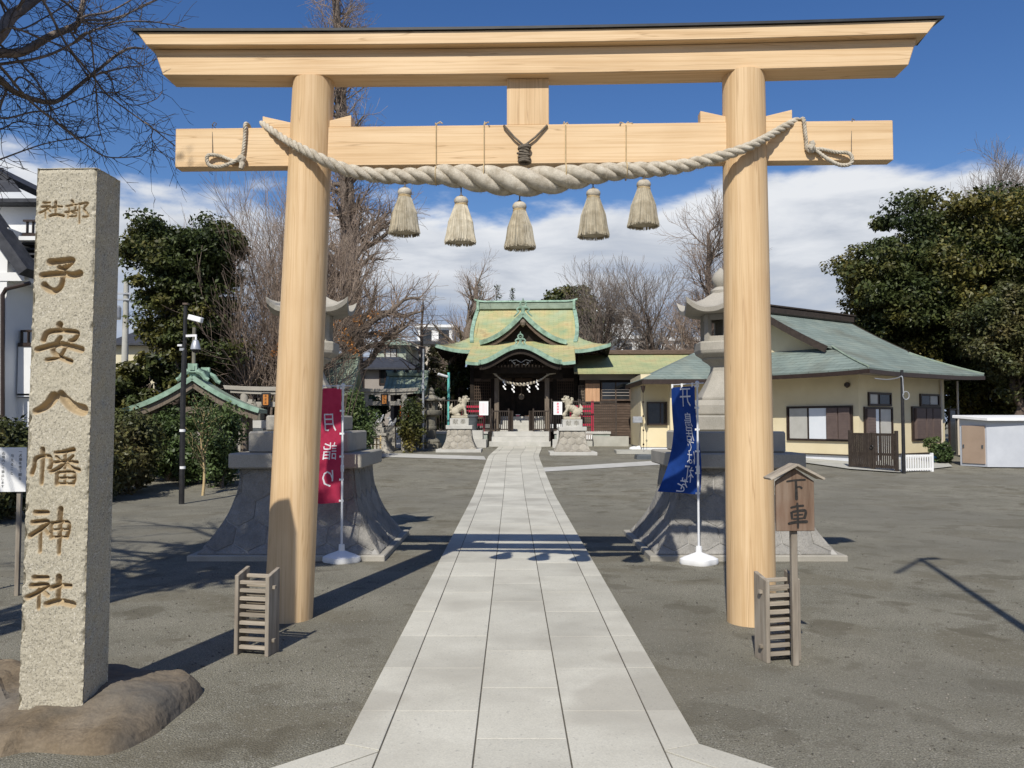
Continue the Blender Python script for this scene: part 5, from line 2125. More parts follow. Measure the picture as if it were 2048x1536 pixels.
poster(-1.55, 1.28, 1.86, 0.38, 'white poster with faint pink print on the hall railing', MT['pink_print'], 'pink')
poster(1.54, 1.30, 1.84, 0.36, 'white poster with bold red characters on the hall railing', MT['red_print'], 'red')

# small things on the hall stair
t = hthing('offering_case', 'small cream box standing at the top of the hall stair', 'box', (0.28, 2.9, 1.06))
m = MB()
m.box((0, 0, 0.10), (0.36, 0.25, 0.20))
m.build('case', MT['house_beige'], t, bevel=0.01)
m = MB()
m.box((0, 0, 0.21), (0.40, 0.28, 0.03))
m.build('lid', MT['tan_wood'], t)
t = hthing('red_box', 'small red and white box at the top of the hall stair', 'box', (-0.22, 2.9, 1.06))
m = MB()
m.box((0, 0, 0.12), (0.13, 0.12, 0.24))
m.build('case', MT['red_print'], t)
m = MB()
m.box((0, 0, 0.255), (0.19, 0.17, 0.03))
m.build('lid', MT['paper'], t)
# grey waste bin
t = hthing('waste_bin', 'dark grey ribbed waste bin behind the lion pedestal', 'bin', (-2.0, 0.45, 0.6))
m = MB()
m.lathe([(0.21, -0.02), (0.22, 0.3), (0.25, 0.6)], 24)
m.build('body', MT['bin_grey'], t, smooth=True)
m = MB()
m.lathe([(0.27, 0.6), (0.275, 0.65), (0.2, 0.70)], 24)
m.build('lid', MT['bin_grey'], t, smooth=True)
# red racks behind the railing
for x0, lab in ((-2.05, 'red painted lattice rack behind the railing near the grey bin'), (2.55, 'red painted post rack behind the railing near the corner')):
    t = hthing('red_rack', lab, 'rack', (x0, 1.5, 0.6))
    for dx in (-0.45, 0.45):
        m = MB()
        m.box((dx, 0, 0.62), (0.10, 0.08, 1.35))
        m.build('post', MT['red_paint'], t)
    for z in (0.28, 0.66, 0.86, 1.05):
        m = MB()
        m.box((0, 0, z), (0.86, 0.05, 0.09))
        m.build('rail', MT['red_paint'], t)
# paler slatted crate by the kerb
t = hthing('slatted_crate', 'grey crate with pale slats in front of the corner railing', 'crate', (2.55, 0.55, 0.0))
m = MB()
m.box((0, 0, 0.40), (0.8, 0.26, 0.26))
m.build('crate_body', MT['house_grey'], t)
m = MB()
m.box((0, 0, 0.14), (0.8, 0.2, 0.28))
m.build('support', MT['concrete'], t)
for i in range(9):
    m = MB()
    m.box((-0.36 + 0.09 * i, -0.145, 0.38), (0.045, 0.03, 0.17))
    m.build('slat', MT['white_paint'], t)


# ------------------------------------------------------------------ stone lions
def blob(name, ells, voxel, mat, parent):
    bm = bmesh.new()
    for e in ells:
        c, r = Vector(e[0]), e[1]
        if isinstance(r, (int, float)):
            r = (r, r, r)
        R = Euler(e[2]).to_matrix().to_4x4() if len(e) > 2 else Matrix.Identity(4)
        M = Matrix.Translation(c) @ R @ Matrix.Diagonal((*r, 1))
        bmesh.ops.create_icosphere(bm, subdivisions=2, radius=1.0, matrix=M)
    me = bpy.data.meshes.new(name)
    bm.to_mesh(me)
    bm.free()
    o = bpy.data.objects.new(name, me)
    COL.objects.link(o)
    md = o.modifiers.new('r', 'REMESH')
    md.mode = 'VOXEL'
    md.voxel_size = voxel
    dg = bpy.context.evaluated_depsgraph_get()
    me2 = bpy.data.meshes.new_from_object(o.evaluated_get(dg))
    bpy.data.objects.remove(o, do_unlink=True)
    me2.name = name
    smooth_mesh(me2, 180)
    return mesh_obj(name, me2, mat, parent)


def chain(a, b, r0, r1, n=5):
    a, b = Vector(a), Vector(b)
    return [(a.lerp(b, i / (n - 1)), r0 + (r1 - r0) * i / (n - 1)) for i in range(n)]


def lion(parent_loc, s, label, ball, rz):
    """seated guardian lion facing -x when s=+1; s=-1 mirrors; about 0.75 m tall"""
    rng = random.Random(7 + s)
    E = []
    E += chain((0.17, 0, 0.19), (-0.10, 0, 0.36), 0.145, 0.15)            # trunk
    E += [((-0.11, 0, 0.40), (0.13, 0.13, 0.16))]
    for y in (-0.10, 0.10):
        E += [((0.17, y, 0.15), (0.15, 0.075, 0.135))]                     # haunch
        E += chain((0.16, y, 0.04), (0.02, y * 1.1, 0.035), 0.048, 0.05)    # hind foot
        fl = -0.20 if y < 0 else -0.16
        E += chain((-0.12, y * 0.9, 0.36), (fl, y, 0.19 if not (ball and y < 0) else 0.2), 0.062, 0.048)
        if ball and y < 0:
            E += chain((fl, y, 0.2), (-0.27, y, 0.12), 0.048, 0.045)
        else:
            E += chain((fl, y, 0.19), (fl - 0.01, y, 0.05), 0.047, 0.046)
            E += [((fl - 0.045, y, 0.035), (0.068, 0.05, 0.036))]
    if ball:
        E += [((-0.28, -0.10, 0.07), 0.075)]
    # neck, head
    E += chain((-0.12, 0, 0.44), (-0.17, -0.02, 0.58), 0.13, 0.12)
    E += [((-0.20, -0.03, 0.615), (0.125, 0.115, 0.11))]
    E += [((-0.30, -0.05, 0.60), (0.07, 0.075, 0.045)), ((-0.285, -0.05, 0.53), (0.06, 0.06, 0.03)), ((-0.345, -0.05, 0.625), 0.03)]
    for y in (-0.08, 0.06):
        E += [((-0.27, y - 0.02, 0.68), (0.04, 0.032, 0.028)), ((-0.14, y * 1.5, 0.685), (0.045, 0.03, 0.05))]
    # curls of the mane
    for i in range(46):
        a = rng.uniform(-2.2, 2.2)
        h = rng.uniform(0, 1)
        x = -0.08 + 0.10 * math.sin(h * 2) + rng.uniform(-0.02, 0.02) - 0.05 * h
        E += [((x + 0.05 * (1 - abs(a) / 2.2), 0.135 * math.sin(a), 0.42 + 0.24 * h), rng.uniform(0.026, 0.042))]
    for i in range(10):
        a = i / 9 * PI
        E += [((-0.22 + 0.12 * math.cos(a) * 0.4, -0.03 + 0.11 * math.cos(a), 0.70 + 0.02 * math.sin(a)), 0.03)]
    # flame tail
    E += chain((0.28, 0, 0.16), (0.34, 0, 0.30), 0.07, 0.065) + chain((0.33, 0, 0.30), (0.29, 0, 0.44), 0.06, 0.025)
    for i in range(9):
        E += [((0.31 + rng.uniform(-0.04, 0.05), rng.uniform(-0.06, 0.06), 0.1 + 0.03 * i), 0.042)]
    if s < 0:
        E = [((-e[0][0], e[0][1], e[0][2]), *e[1:]) for e in E]
    t = thing('guardian_lion', label, 'lion statue', parent_loc, rz, 'pair of stone guardian lions')
    o = blob('body', E, 0.013, MT['lion'], t)
    o.scale = (1.02, 1.02, 1.02)


def lion_pedestal(pxc, py, s, label, lab2, ball, seed):
    q = G(pxc, py)
    k = q.y / F
    hwid = 33.5 * k
    cy = q.y + 0.72
    cx = q.x
    z = g(cy)
    t = thing('lion_pedestal', label, 'pedestal', (cx, cy, z), 0, 'hexagon-stone pedestals of the guardian lions')
    m = MB()
    m.box((cx, cy, z + 0.03), (1.66, 1.6, 0.12))
    m.build('plinth', MT['pale_stone'], t, world=True, bevel=0.01)
    flared_base(t, cx, cy, z + 0.085, z + 0.83, 0.63, 0.43, 0.27, MT['hexwarm'], MT['mortar'], faces=(0, 1, 3), power=2.4, proud=0.016, seed=seed)
    m = MB()
    m.box((cx, cy, z + 0.90), (0.98, 0.98, 0.145))
    m.build('cap_slab', MT['pale_stone'], t, world=True, bevel=0.012)
    m = MB()
    m.box((cx, cy, z + 1.10), (0.70, 0.66, 0.265))
    bl = m.build('inscribed_block', MT['pale_stone'], t, world=True, bevel=0.008)
    for i, ch in enumerate('献奉'):
        v_, f_ = text_mesh(ch, 0.21)
        mm = MB()
        mm.add([(-0.14 + 0.28 * i + p[0], -0.334, 1.105 + p[1]) for p in v_], f_)
        mm.build('carved_character', MT['lstone_old'], bl)
    m = MB()
    m.box((cx, cy, z + 1.28), (0.62, 0.46, 0.10))
    m.build('statue_base', MT['lion'], t, world=True, bevel=0.02)
    lion((cx, cy, z + 1.325), s, lab2, ball, 0)


lion_pedestal(917, 905, -1, 'flared hexagon-stone pedestal under the lion without a ball', 'stone guardian lion with raised head on the pedestal beside the round stone garden lantern', False, 11)
lion_pedestal(1147, 911, 1, 'flared hexagon-stone pedestal under the lion resting its paw on a ball', 'stone guardian lion resting a paw on a ball', True, 12)


# ------------------------------------------------------------------ link corridor right of the hall
def corridor():
    t = thing('corridor_building', 'low dark timber corridor with tan shutters joining the worship hall to the house', 'building', (5.3, 36.6, g(36.6)), rad(-2.5))
    m = MB()
    m.box((0.1, 1.5, 1.55), (4.9, 3.0, 3.1))
    m.build('wall', MT['dark_wood'], t)
    for i in range(14):
        m = MB()
        m.box((0.1, -0.02, 0.35 + i * 0.115), (4.86, 0.05, 0.10))
        m.build('weatherboard', MT['brown_wood'], t)
    grid = []
    for j in range(9):
        k = j / 8
        grid.append([(-2.6 + 5.6 * i / 10, -0.75 + 2.35 * k, 3.18 + 0.95 * (0.8 * k + 0.2 * k * k)) for i in range(11)])
    m = MB()
    m.sheet(grid, 0.09)
    o = m.build('roof', MT['roof_corr'], t)
    set_uv(o, lambda c: (c.x, c.z * 2.4))
    grid = [[(-2.6 + 5.6 * i / 10, 1.6 + 2.2 * j / 4, 4.13 - 0.9 * j / 4) for i in range(11)] for j in range(5)]
    m = MB()
    m.sheet(grid, 0.09)
    o = m.build('rear_roof', MT['roof_corr'], t)
    set_uv(o, lambda c: (c.x, c.z * 2.4))
    m = MB()
    m.box((0.4, 1.6, 4.22), (5.2, 0.3, 0.22))
    m.build('ridge', MT['brown_wood'], t, bevel=0.03)
    m = MB()
    m.box((0.1, -0.06, 3.0), (4.9, 0.06, 0.28))
    m.build('fascia', MT['house_grey'], t)

    def X(px):
        return P(px, 800, 36.5).x - 5.3

    def Z(py):
        return P(1200, py, 36.5).z - g(36.6)
    for a, b, c, d in ((1171, 1200, 767, 803), (1261, 1267, 769, 804)):
        n = 4 if b - a > 20 else 1
        for i in range(n):
            m = MB()
            w = (X(b) - X(a)) / n
            m.box((X(a) + w * (i + 0.5), -0.13, (Z(c) + Z(d)) / 2), (w - 0.006, 0.05, Z(c) - Z(d)))
            m.build('shutter_board', MT['tan_wood'], t)
    m = MB()
    m.box(((X(1171) + X(1200)) / 2, -0.12, Z(763)), (X(1200) - X(1171), 0.09, 0.14))
    m.build('shutter_head', MT['brown_wood'], t)
    m = MB()
    a, b = X(1204), X(1260)
    m.box(((a + b) / 2, -0.055, (Z(765) + Z(799)) / 2), (b - a, 0.03, Z(765) - Z(799)))
    wdw = m.build('window', MT['glass_dark'], t)
    for z in (779, 785, 791):
        m = MB()
        m.box(((a + b) / 2, -0.09, Z(z)), (b - a, 0.02, 0.03))
        m.build('guard_bar', MT['house_grey'], wdw)
    for px in (1204, 1232, 1260):
        m = MB()
        m.box((X(px), -0.085, (Z(765) + Z(799)) / 2), (0.05, 0.05, Z(765) - Z(799)))
        m.build('mullion', MT['brown_wood'], wdw)
    m = MB()
    m.box(((a + b) / 2, -0.1, Z(800)), (b - a + 0.1, 0.12, 0.07))
    m.build('sill', MT['brown_wood'], wdw)
    m = MB()
    a, b = X(1158), X(1169)
    for i in range(5):
        m.box((a + (b - a) * i / 4, -0.08, (Z(771) + Z(801)) / 2), (0.025, 0.03, Z(771) - Z(801)))
    for i in range(6):
        m.box(((a + b) / 2, -0.08, Z(771 + 6 * i)), (b - a, 0.02, 0.025))
    tag(m.build('lattice', MT['post_wood'], t), kind='stuff')


corridor()
# ------------------------------------------------------------------ cream house (shrine office), turned 35 degrees
EC = Vector((10.56, 24.5, 0))          # eave corner nearest the court
TH = rad(35)
UXv = Vector((math.cos(TH), math.sin(TH), 0))
UYv = Vector((-math.sin(TH), math.cos(TH), 0))
ZG = 0.20


def hp(a, b, z):
    return EC + UXv * a + UYv * b + Vector((0, 0, z))


def house():
    t = thing('cream_house', 'cream rendered house with a green hipped and gabled metal roof and brown window frames', 'house', hp(3.5, 4.5, ZG), TH)
    L, W, ZE = 7.0, 9.0, 3.16
    SK, BK = 1.2, 2.0

    def pr(b):
        return 0.38 * b + 0.0256 * b * b

    def sori(a, b):
        da = min(a, L - a)
        db = min(b, W - b)
        return 0.05 * max(0, 1 - math.hypot(da, db) / 2.2) ** 2

    def roofpart(name, grid, fl=False):
        m = MB()
        m.sheet(grid if not fl else grid[::-1], 0.07)
        o = m.build(name, MT['roof_teal'], t, world=True, smooth=True, angle=30)
        set_uv(o, lambda c: (c.x + c.y, c.z * 2.3))
        return o

    for side in (0, 1):
        grid = []
        for j in range(17):
            b = 4.5 * j / 16
            al = SK * b / BK if b < BK else SK - 0.30 * smoothstep(BK, BK + 0.1, b)
            row = []
            for i in range(15):
                a = al + (L - 2 * al) * i / 14
                bb = b if side == 0 else W - b
                row.append(hp(a, bb, ZE + pr(b) + sori(a, bb)))
            grid.append(row)
        roofpart('roof_slope', grid, side == 1)
    for side in (0, 1):
        grid = []
        for j in range(7):
            s = j / 6
            row = []
            for i in range(21):
                b = BK * s + (W - 2 * BK * s) * i / 20
                a = SK * s + (0.0 if s < 1 else 0.25)
                aa = a if side == 0 else L - a
                row.append(hp(aa, b, ZE + pr(BK * s) + sori(aa, b) - 0.003))
            grid.append(row)
        roofpart('roof_skirt', grid, side == 0)
        # gable triangle and its verge boards
        a = SK + 0.25 if side == 0 else L - SK - 0.25
        m = MB()
        m.add([hp(a, BK + 0.2, ZE + pr(BK)), hp(a, W - BK - 0.2, ZE + pr(BK)), hp(a, W / 2, ZE + pr(4.5) - 0.12)], [(0, 1, 2)])
        m.build('gable_wall', MT['cream'], t, world=True)
        av = SK - 0.32 if side == 0 else L - SK + 0.32
        for sd in (0, 1):
            m = MB()
            pts = []
            for i in range(10):
                b = BK + (4.5 - BK) * i / 9
                pts.append(hp(av, b if sd == 0 else W - b, ZE + pr(b) - 0.10))
            for p, q in zip(pts[:-1], pts[1:]):
                m.bar(p, q, 0.04, 0.22)
            m.build('verge_board', MT['brown_paint'], t, world=True)
        # hips
    for a0, b0, a1, b1 in ((0, 0, SK, BK), (L, 0, L - SK, BK)):
        m = MB()
        pts = [hp(a0 + (a1 - a0) * i / 6, b0 + (b1 - b0) * i / 6, ZE + pr(BK * i / 6) + sori(a0 + (a1 - a0) * i / 6, b0 + (b1 - b0) * i / 6) + 0.015) for i in range(7)]
        m.tube(pts, 0.035, 6)
        m.build('hip_cap', MT['copper_dull'], t, world=True)
    m = MB()
    m.bar(hp(SK - 0.4, 4.5, ZE + pr(4.5) + 0.10), hp(L - SK + 0.4, 4.5, ZE + pr(4.5) + 0.10), 0.32, 0.26)
    m.build('ridge', MT['brown_paint'], t, world=True, bevel=0.04)
    m = MB()
    m.bar(hp(SK - 0.45, 4.5, ZE + pr(4.5) + 0.26), hp(L - SK + 0.45, 4.5, ZE + pr(4.5) + 0.26), 0.38, 0.05)
    m.build('ridge_cap', MT['brown_paint'], t, world=True)
    # fascia gutters
    for p0, p1 in (((0, 0), (L, 0)), ((0, 0), (0, W))):
        m = MB()
        n = 16
        pts = [hp(p0[0] + (p1[0] - p0[0]) * i / n + 0.0, p0[1] + (p1[1] - p0[1]) * i / n, ZE - 0.12 + sori(p0[0] + (p1[0] - p0[0]) * i / n, p0[1] + (p1[1] - p0[1]) * i / n)) for i in range(n + 1)]
        for p, q in zip(pts[:-1], pts[1:]):
            m.bar(p, q, 0.07, 0.13)
        m.build('gutter', MT['frame_brown'], t, world=True)
    # soffit and walls
    OH = 0.92
    m = MB()
    m.add([hp(0.02, 0.02, ZE - 0.10), hp(L, 0.02, ZE - 0.10), hp(L, W, ZE - 0.10), hp(0.02, W, ZE - 0.10)], [(3, 2, 1, 0)])
    m.build('soffit', MT['house_grey'], t, world=True)
    m = MB()
    z0, z1 = ZG + 0.32, ZE - 0.105
    R = [(OH, OH), (L - OH, OH), (L - OH, W - OH), (OH, W - OH)]
    m.loft([[hp(a, b, z0) for a, b in R], [hp(a, b, z1) for a, b in R]])
    m.build('wall', MT['cream'], t, world=True)
    m = MB()
    R2 = [(OH + 0.03, OH + 0.03), (L - OH - 0.03, OH + 0.03), (L - OH - 0.03, W - OH - 0.03), (OH + 0.03, W - OH - 0.03)]
    m.loft([[hp(a, b, ZG - 0.2) for a, b in R2], [hp(a, b, z0 + 0.005) for a, b in R2]])
    m.build('foundation', MT['foundation'], t, world=True)
    m = MB()
    for p, q in (((OH - 0.012, OH - 0.012), (L - OH, OH - 0.012)), ((OH - 0.012, OH - 0.012), (OH - 0.012, W - OH))):
        m.bar(hp(*p, z0), hp(*q, z0), 0.03, 0.035)
    m.build('drip_strip', MT['frame_brown'], t, world=True)

    C = hp(OH, OH, 0)

    def tb(px):      # distance along the gable-end wall for a pixel column
        k = (px - 1024) / F
        return ((C.x - CAM.x) - k * C.y) / (-UYv.x + k * UYv.y)

    def ta(px):
        k = (px - 1024) / F
        return (k * C.y - (C.x - CAM.x)) / (UXv.x - k * UXv.y)

    def wq(face, t0, t1, z_0, z_1, out, depth):
        """box on a wall: t0..t1 along, z0..z1, from the wall plane outwards"""
        m = MB()
        if face == 'b':
            pts = [(OH - out, OH + t0), (OH - out, OH + t1), (OH - out + depth, OH + t1), (OH - out + depth, OH + t0)]
        else:
            pts = [(OH + t0, OH - out), (OH + t1, OH - out), (OH + t1, OH - out + depth), (OH + t0, OH - out + depth)]
        m.loft([[hp(a, b, z_0) for a, b in pts], [hp(a, b, z_1) for a, b in pts]])
        return m

    def window(face, p0, p1, zlo, zhi, parts, name='window'):
        fn = tb if face == 'b' else ta
        t0, t1 = sorted((fn(p0), fn(p1)))
        fr = wq(face, t0, t1, zlo, zhi, 0.012, 0.03).build(name, MT['frame_brown'], t, world=True)
        fr.parent = t
        b = 0.05
        for (n_, q0, q1, za, zb, out, dep) in (('frame', t0, t1, zlo - b, zlo + 0.01, 0.06, 0.07), ('frame', t0, t1, zhi - 0.01, zhi + b, 0.06, 0.07), ('frame', t0 - b, t0, zlo - b, zhi + b, 0.06, 0.07), ('frame', t1, t1 + b, zlo - b, zhi + b, 0.06, 0.07)):
            f_ = wq(face, q0, q1, za, zb, out, dep).build(n_, MT['frame_brown'], t, world=True)
            f_.parent = fr
        for (pa, pb, mat, nm) in parts:
            q0, q1 = sorted((fn(pa), fn(pb)))
            out = 0.03 if nm == 'pane' else 0.10
            dep = 0.02 if nm == 'pane' else 0.09
            ob = wq(face, q0 + 0.012, q1 - 0.012, zlo + 0.02, zhi - 0.02, out, dep).build(nm, MT[mat], t, world=True)
            ob.parent = fr
            if nm == 'pane' and zhi - zlo > 0.7:
                for kk in (0.42, 0.52):
                    pass
            if nm == 'shutter_leaf':
                m = MB()
                for i in range(18):
                    z = zlo + 0.06 + (zhi - zlo - 0.12) * i / 17
                    mm = wq(face, q0 + 0.03, q1 - 0.03, z - 0.012, z + 0.012, out + 0.006, 0.01)
                    m.add(mm.v, mm.f)
                lo = m.build('louvre', MT['shutter'], t, world=True)
                lo.parent = fr
                lo['kind'] = 'stuff'
        return fr

    def zat(face, px, py):
        tt = tb(px) if face == 'b' else ta(px)
        w = C + (UYv if face == 'b' else UXv) * tt
        return P(px, py, w.y).z

    window('b', 1577, 1703, zat('b', 1640, 879), zat('b', 1640, 815), [(1579, 1615, 'curtain', 'pane'), (1618, 1653, 'pane_white', 'pane'), (1655, 1678, 'shutter', 'shutter_leaf'), (1679, 1702, 'shutter', 'shutter_leaf')])
    window('a', 1728, 1781, zat('a', 1750, 925), zat('a', 1750, 817), [(1729, 1746, 'shutter', 'shutter_leaf'), (1747, 1756, 'pane_white', 'pane'), (1759, 1780, 'curtain', 'pane')], 'glazed_door')
    window('a', 1737, 1779, zat('a', 1755, 809), zat('a', 1755, 788), [(1739, 1754, 'curtain', 'pane'), (1758, 1778, 'glass_dark', 'pane')], 'transom_window')
    window('a', 1823, 1878, zat('a', 1850, 878), zat('a', 1850, 816), [(1827, 1846, 'shutter', 'shutter_leaf'), (1847, 1859, 'shutter', 'shutter_leaf'), (1860, 1876, 'shutter', 'shutter_leaf')])
    window('a', 1840, 1875, zat('a', 1858, 810), zat('a', 1858, 791), [(1842, 1858, 'glass_dark', 'pane'), (1859, 1874, 'curtain', 'pane')], 'transom_window')
    window('a', 1897, 1913, zat('a', 1905, 918), zat('a', 1905, 820), [(1898, 1912, 'glass_dark', 'pane')], 'door')
    # drain pipes, wall lamp
    for px in (1879, 1912):
        tt = ta(px)
        m = MB()
        m.tube([hp(OH + tt, OH - 0.06, ZG), hp(OH + tt, OH - 0.06, ZE - 0.15)], 0.035, 8)
        m.build('drain_pipe', MT['house_beige'], t, world=True)
    m = MB()
    c = P(1694, 770, (C + UYv * tb(1694)).y - 0.08)
    m.lathe([(0.02, -0.09), (0.09, -0.03), (0.09, 0.05), (0.03, 0.09)], 12, c)
    m.build('wall_lamp', MT['frame_brown'], t, world=True, smooth=True)
    return t


house()


def wing():
    """entrance wing of the house, set back towards the hall"""
    t = thing('house_wing', 'cream entrance wing of the house with a low green hipped roof and porch pillar', 'house wing', (6.6, 31.5, g(31.5)), rad(-3))
    zb = g(31.5)
    x0, x1, y0, y1 = -1.82, 2.6, -1.5, 3.2
    m = MB()
    m.box(((x0 + x1) / 2, (y0 + y1) / 2 + 0.25, 1.5), (x1 - x0, y1 - y0 - 0.5, 2.7))
    m.build('wall', MT['cream'], t)
    m = MB()
    m.box(((x0 + x1) / 2, (y0 + y1) / 2 + 0.25, 0.05), (x1 - x0 - 0.06, y1 - y0 - 0.56, 0.4))
    m.build('foundation', MT['foundation'], t)
    ze = 3.1 - zb
    ex0, ex1, ey0, ey1 = x0 - 0.05, x1 + 1.6, y0 - 0.9, y1 + 0.4
    rz = 4.55 - zb
    ym = 1.0

    def plane(name, pts):
        m = MB()
        m.add([Vector(p) for p in pts] + [Vector(p) - Vector((0, 0, 0.07)) for p in pts], [tuple(range(len(pts))), tuple(reversed(range(len(pts), 2 * len(pts))))] +
              [(i, i + len(pts), (i + 1) % len(pts) + len(pts), (i + 1) % len(pts)) for i in range(len(pts))])
        o = m.build(name, MT['roof_teal'], t)
        set_uv(o, lambda c: (c.x + c.y, c.z * 2.3))

    plane('front_roof', [(ex0, ey0, ze), (ex1, ey0, ze), (ex1, ym, rz), (ex0 + 2.9, ym, rz)])
    plane('hip_roof', [(ex0 - 0.1, ey1, ze + 0.05), (ex0, ey0, ze), (ex0 + 2.9, ym, rz), (ex0 + 2.9, ey1, rz - 0.1)])
    m = MB()
    m.bar((ex0, ey0, ze - 0.11), (ex1, ey0, ze - 0.11), 0.08, 0.17)
    m.bar((ex0, ey0, ze - 0.11), (ex0 - 0.1, ey1, ze - 0.06), 0.08, 0.15)
    m.build('gutter', MT['frame_brown'], t)
    m = MB()
    m.add([(ex0, ey0 + 0.05, ze - 0.09), (ex1, ey0 + 0.05, ze - 0.09), (ex1, y0 + 0.6, ze - 0.09), (ex0, y0 + 0.6, ze - 0.09)], [(3, 2, 1, 0)])
    m.build('soffit', MT['house_grey'], t)

    def X(px):
        return P(px, 850, 30.3).x - 6.6

    def Z(py):
        return P(1300, py, 30.3).z - zb
    m = MB()
    m.box(((X(1300) + X(1338)) / 2, y0 + 0.47, (Z(806) + Z(848)) / 2), (X(1338) - X(1300), 0.05, Z(806) - Z(848)))
    w = m.build('window', MT['glass_dark'], t)
    for (cx, cz, sx, sz) in ((X(1300), (Z(806) + Z(848)) / 2, 0.05, Z(806) - Z(848) + 0.1), (X(1338), (Z(806) + Z(848)) / 2, 0.05, Z(806) - Z(848) + 0.1), (X(1319), Z(805), X(1338) - X(1300), 0.05), (X(1319), Z(849), X(1338) - X(1300), 0.05), (X(1326), (Z(806) + Z(848)) / 2, 0.03, Z(806) - Z(848))):
        m = MB()
        m.box((cx, y0 + 0.44, cz), (sx, 0.08, sz))
        m.build('frame', MT['frame_brown'], w)
    m = MB()
    m.box((X(1345), y0 - 0.35, 1.27), (0.24, 0.24, 2.56))
    m.build('porch_pillar', MT['cream'], t, bevel=0.01)
    m = MB()
    m.box((X(1361), y0 + 0.46, (Z(805) + Z(852)) / 2), (0.13, 0.06, Z(805) - Z(852)))
    m.build('side_light', MT['glass_dark'], t)
    m = MB()
    m.box((X(1280), y0 + 0.42, (Z(833) + Z(846)) / 2), (0.36, 0.14, 0.24))
    m.build('meter_box', MT['grey_metal'], t, bevel=0.02)
    m = MB()
    x = X(1284)
    m.tube([(x, ey0 + 0.02, ze - 0.2), (x, ey0 + 0.02, 0.1)], 0.008, 6)
    for k in range(5):
        m.lathe([(0.02, 0), (0.035, 0.05), (0.012, 0.07)], 8, (x, ey0 + 0.02, 0.25 + 0.5 * k))
    m.lathe([(0.09, ze - 0.25), (0.06, ze - 0.4), (0.02, ze - 0.5)], 8, (x, ey0 + 0.02, 0))
    m.build('rain_chain', MT['frame_brown'], t)
    m = MB()
    m.box(((X(1268) + X(1335)) / 2, y0 - 0.15, 0.0), (X(1400) - X(1262), 1.3, 0.12))
    m.build('porch_slab', MT['concrete'], t)
    # dark stone trough under the rain chain
    q = G(1298, 918)
    o = thing('stone_trough', 'dark flat stone trough below the rain chain of the house', 'trough', q)
    m = MB()
    m.loft([[(x * k, y * k, z) for x, y in ((-0.42, -0.22), (0.1, -0.26), (0.48, -0.16), (0.45, 0.2), (-0.05, 0.26), (-0.45, 0.18))] for k, z in ((1.05, -0.02), (1, 0.12), (0.9, 0.15), (0.8, 0.15), (0.75, 0.11))])
    m.build('trough_body', MT['bin_grey'], o)
    q = G(1279, 902)
    o = thing('white_sack', 'white plastic sack lying at the foot of the house wall', 'sack', q)
    blob('sack_body', [((-0.2, 0, 0.08), (0.2, 0.16, 0.1)), ((0.05, 0, 0.09), (0.25, 0.18, 0.12)), ((0.28, 0.02, 0.06), (0.12, 0.12, 0.08))], 0.02, MT['plastic_white'], o)


wing()


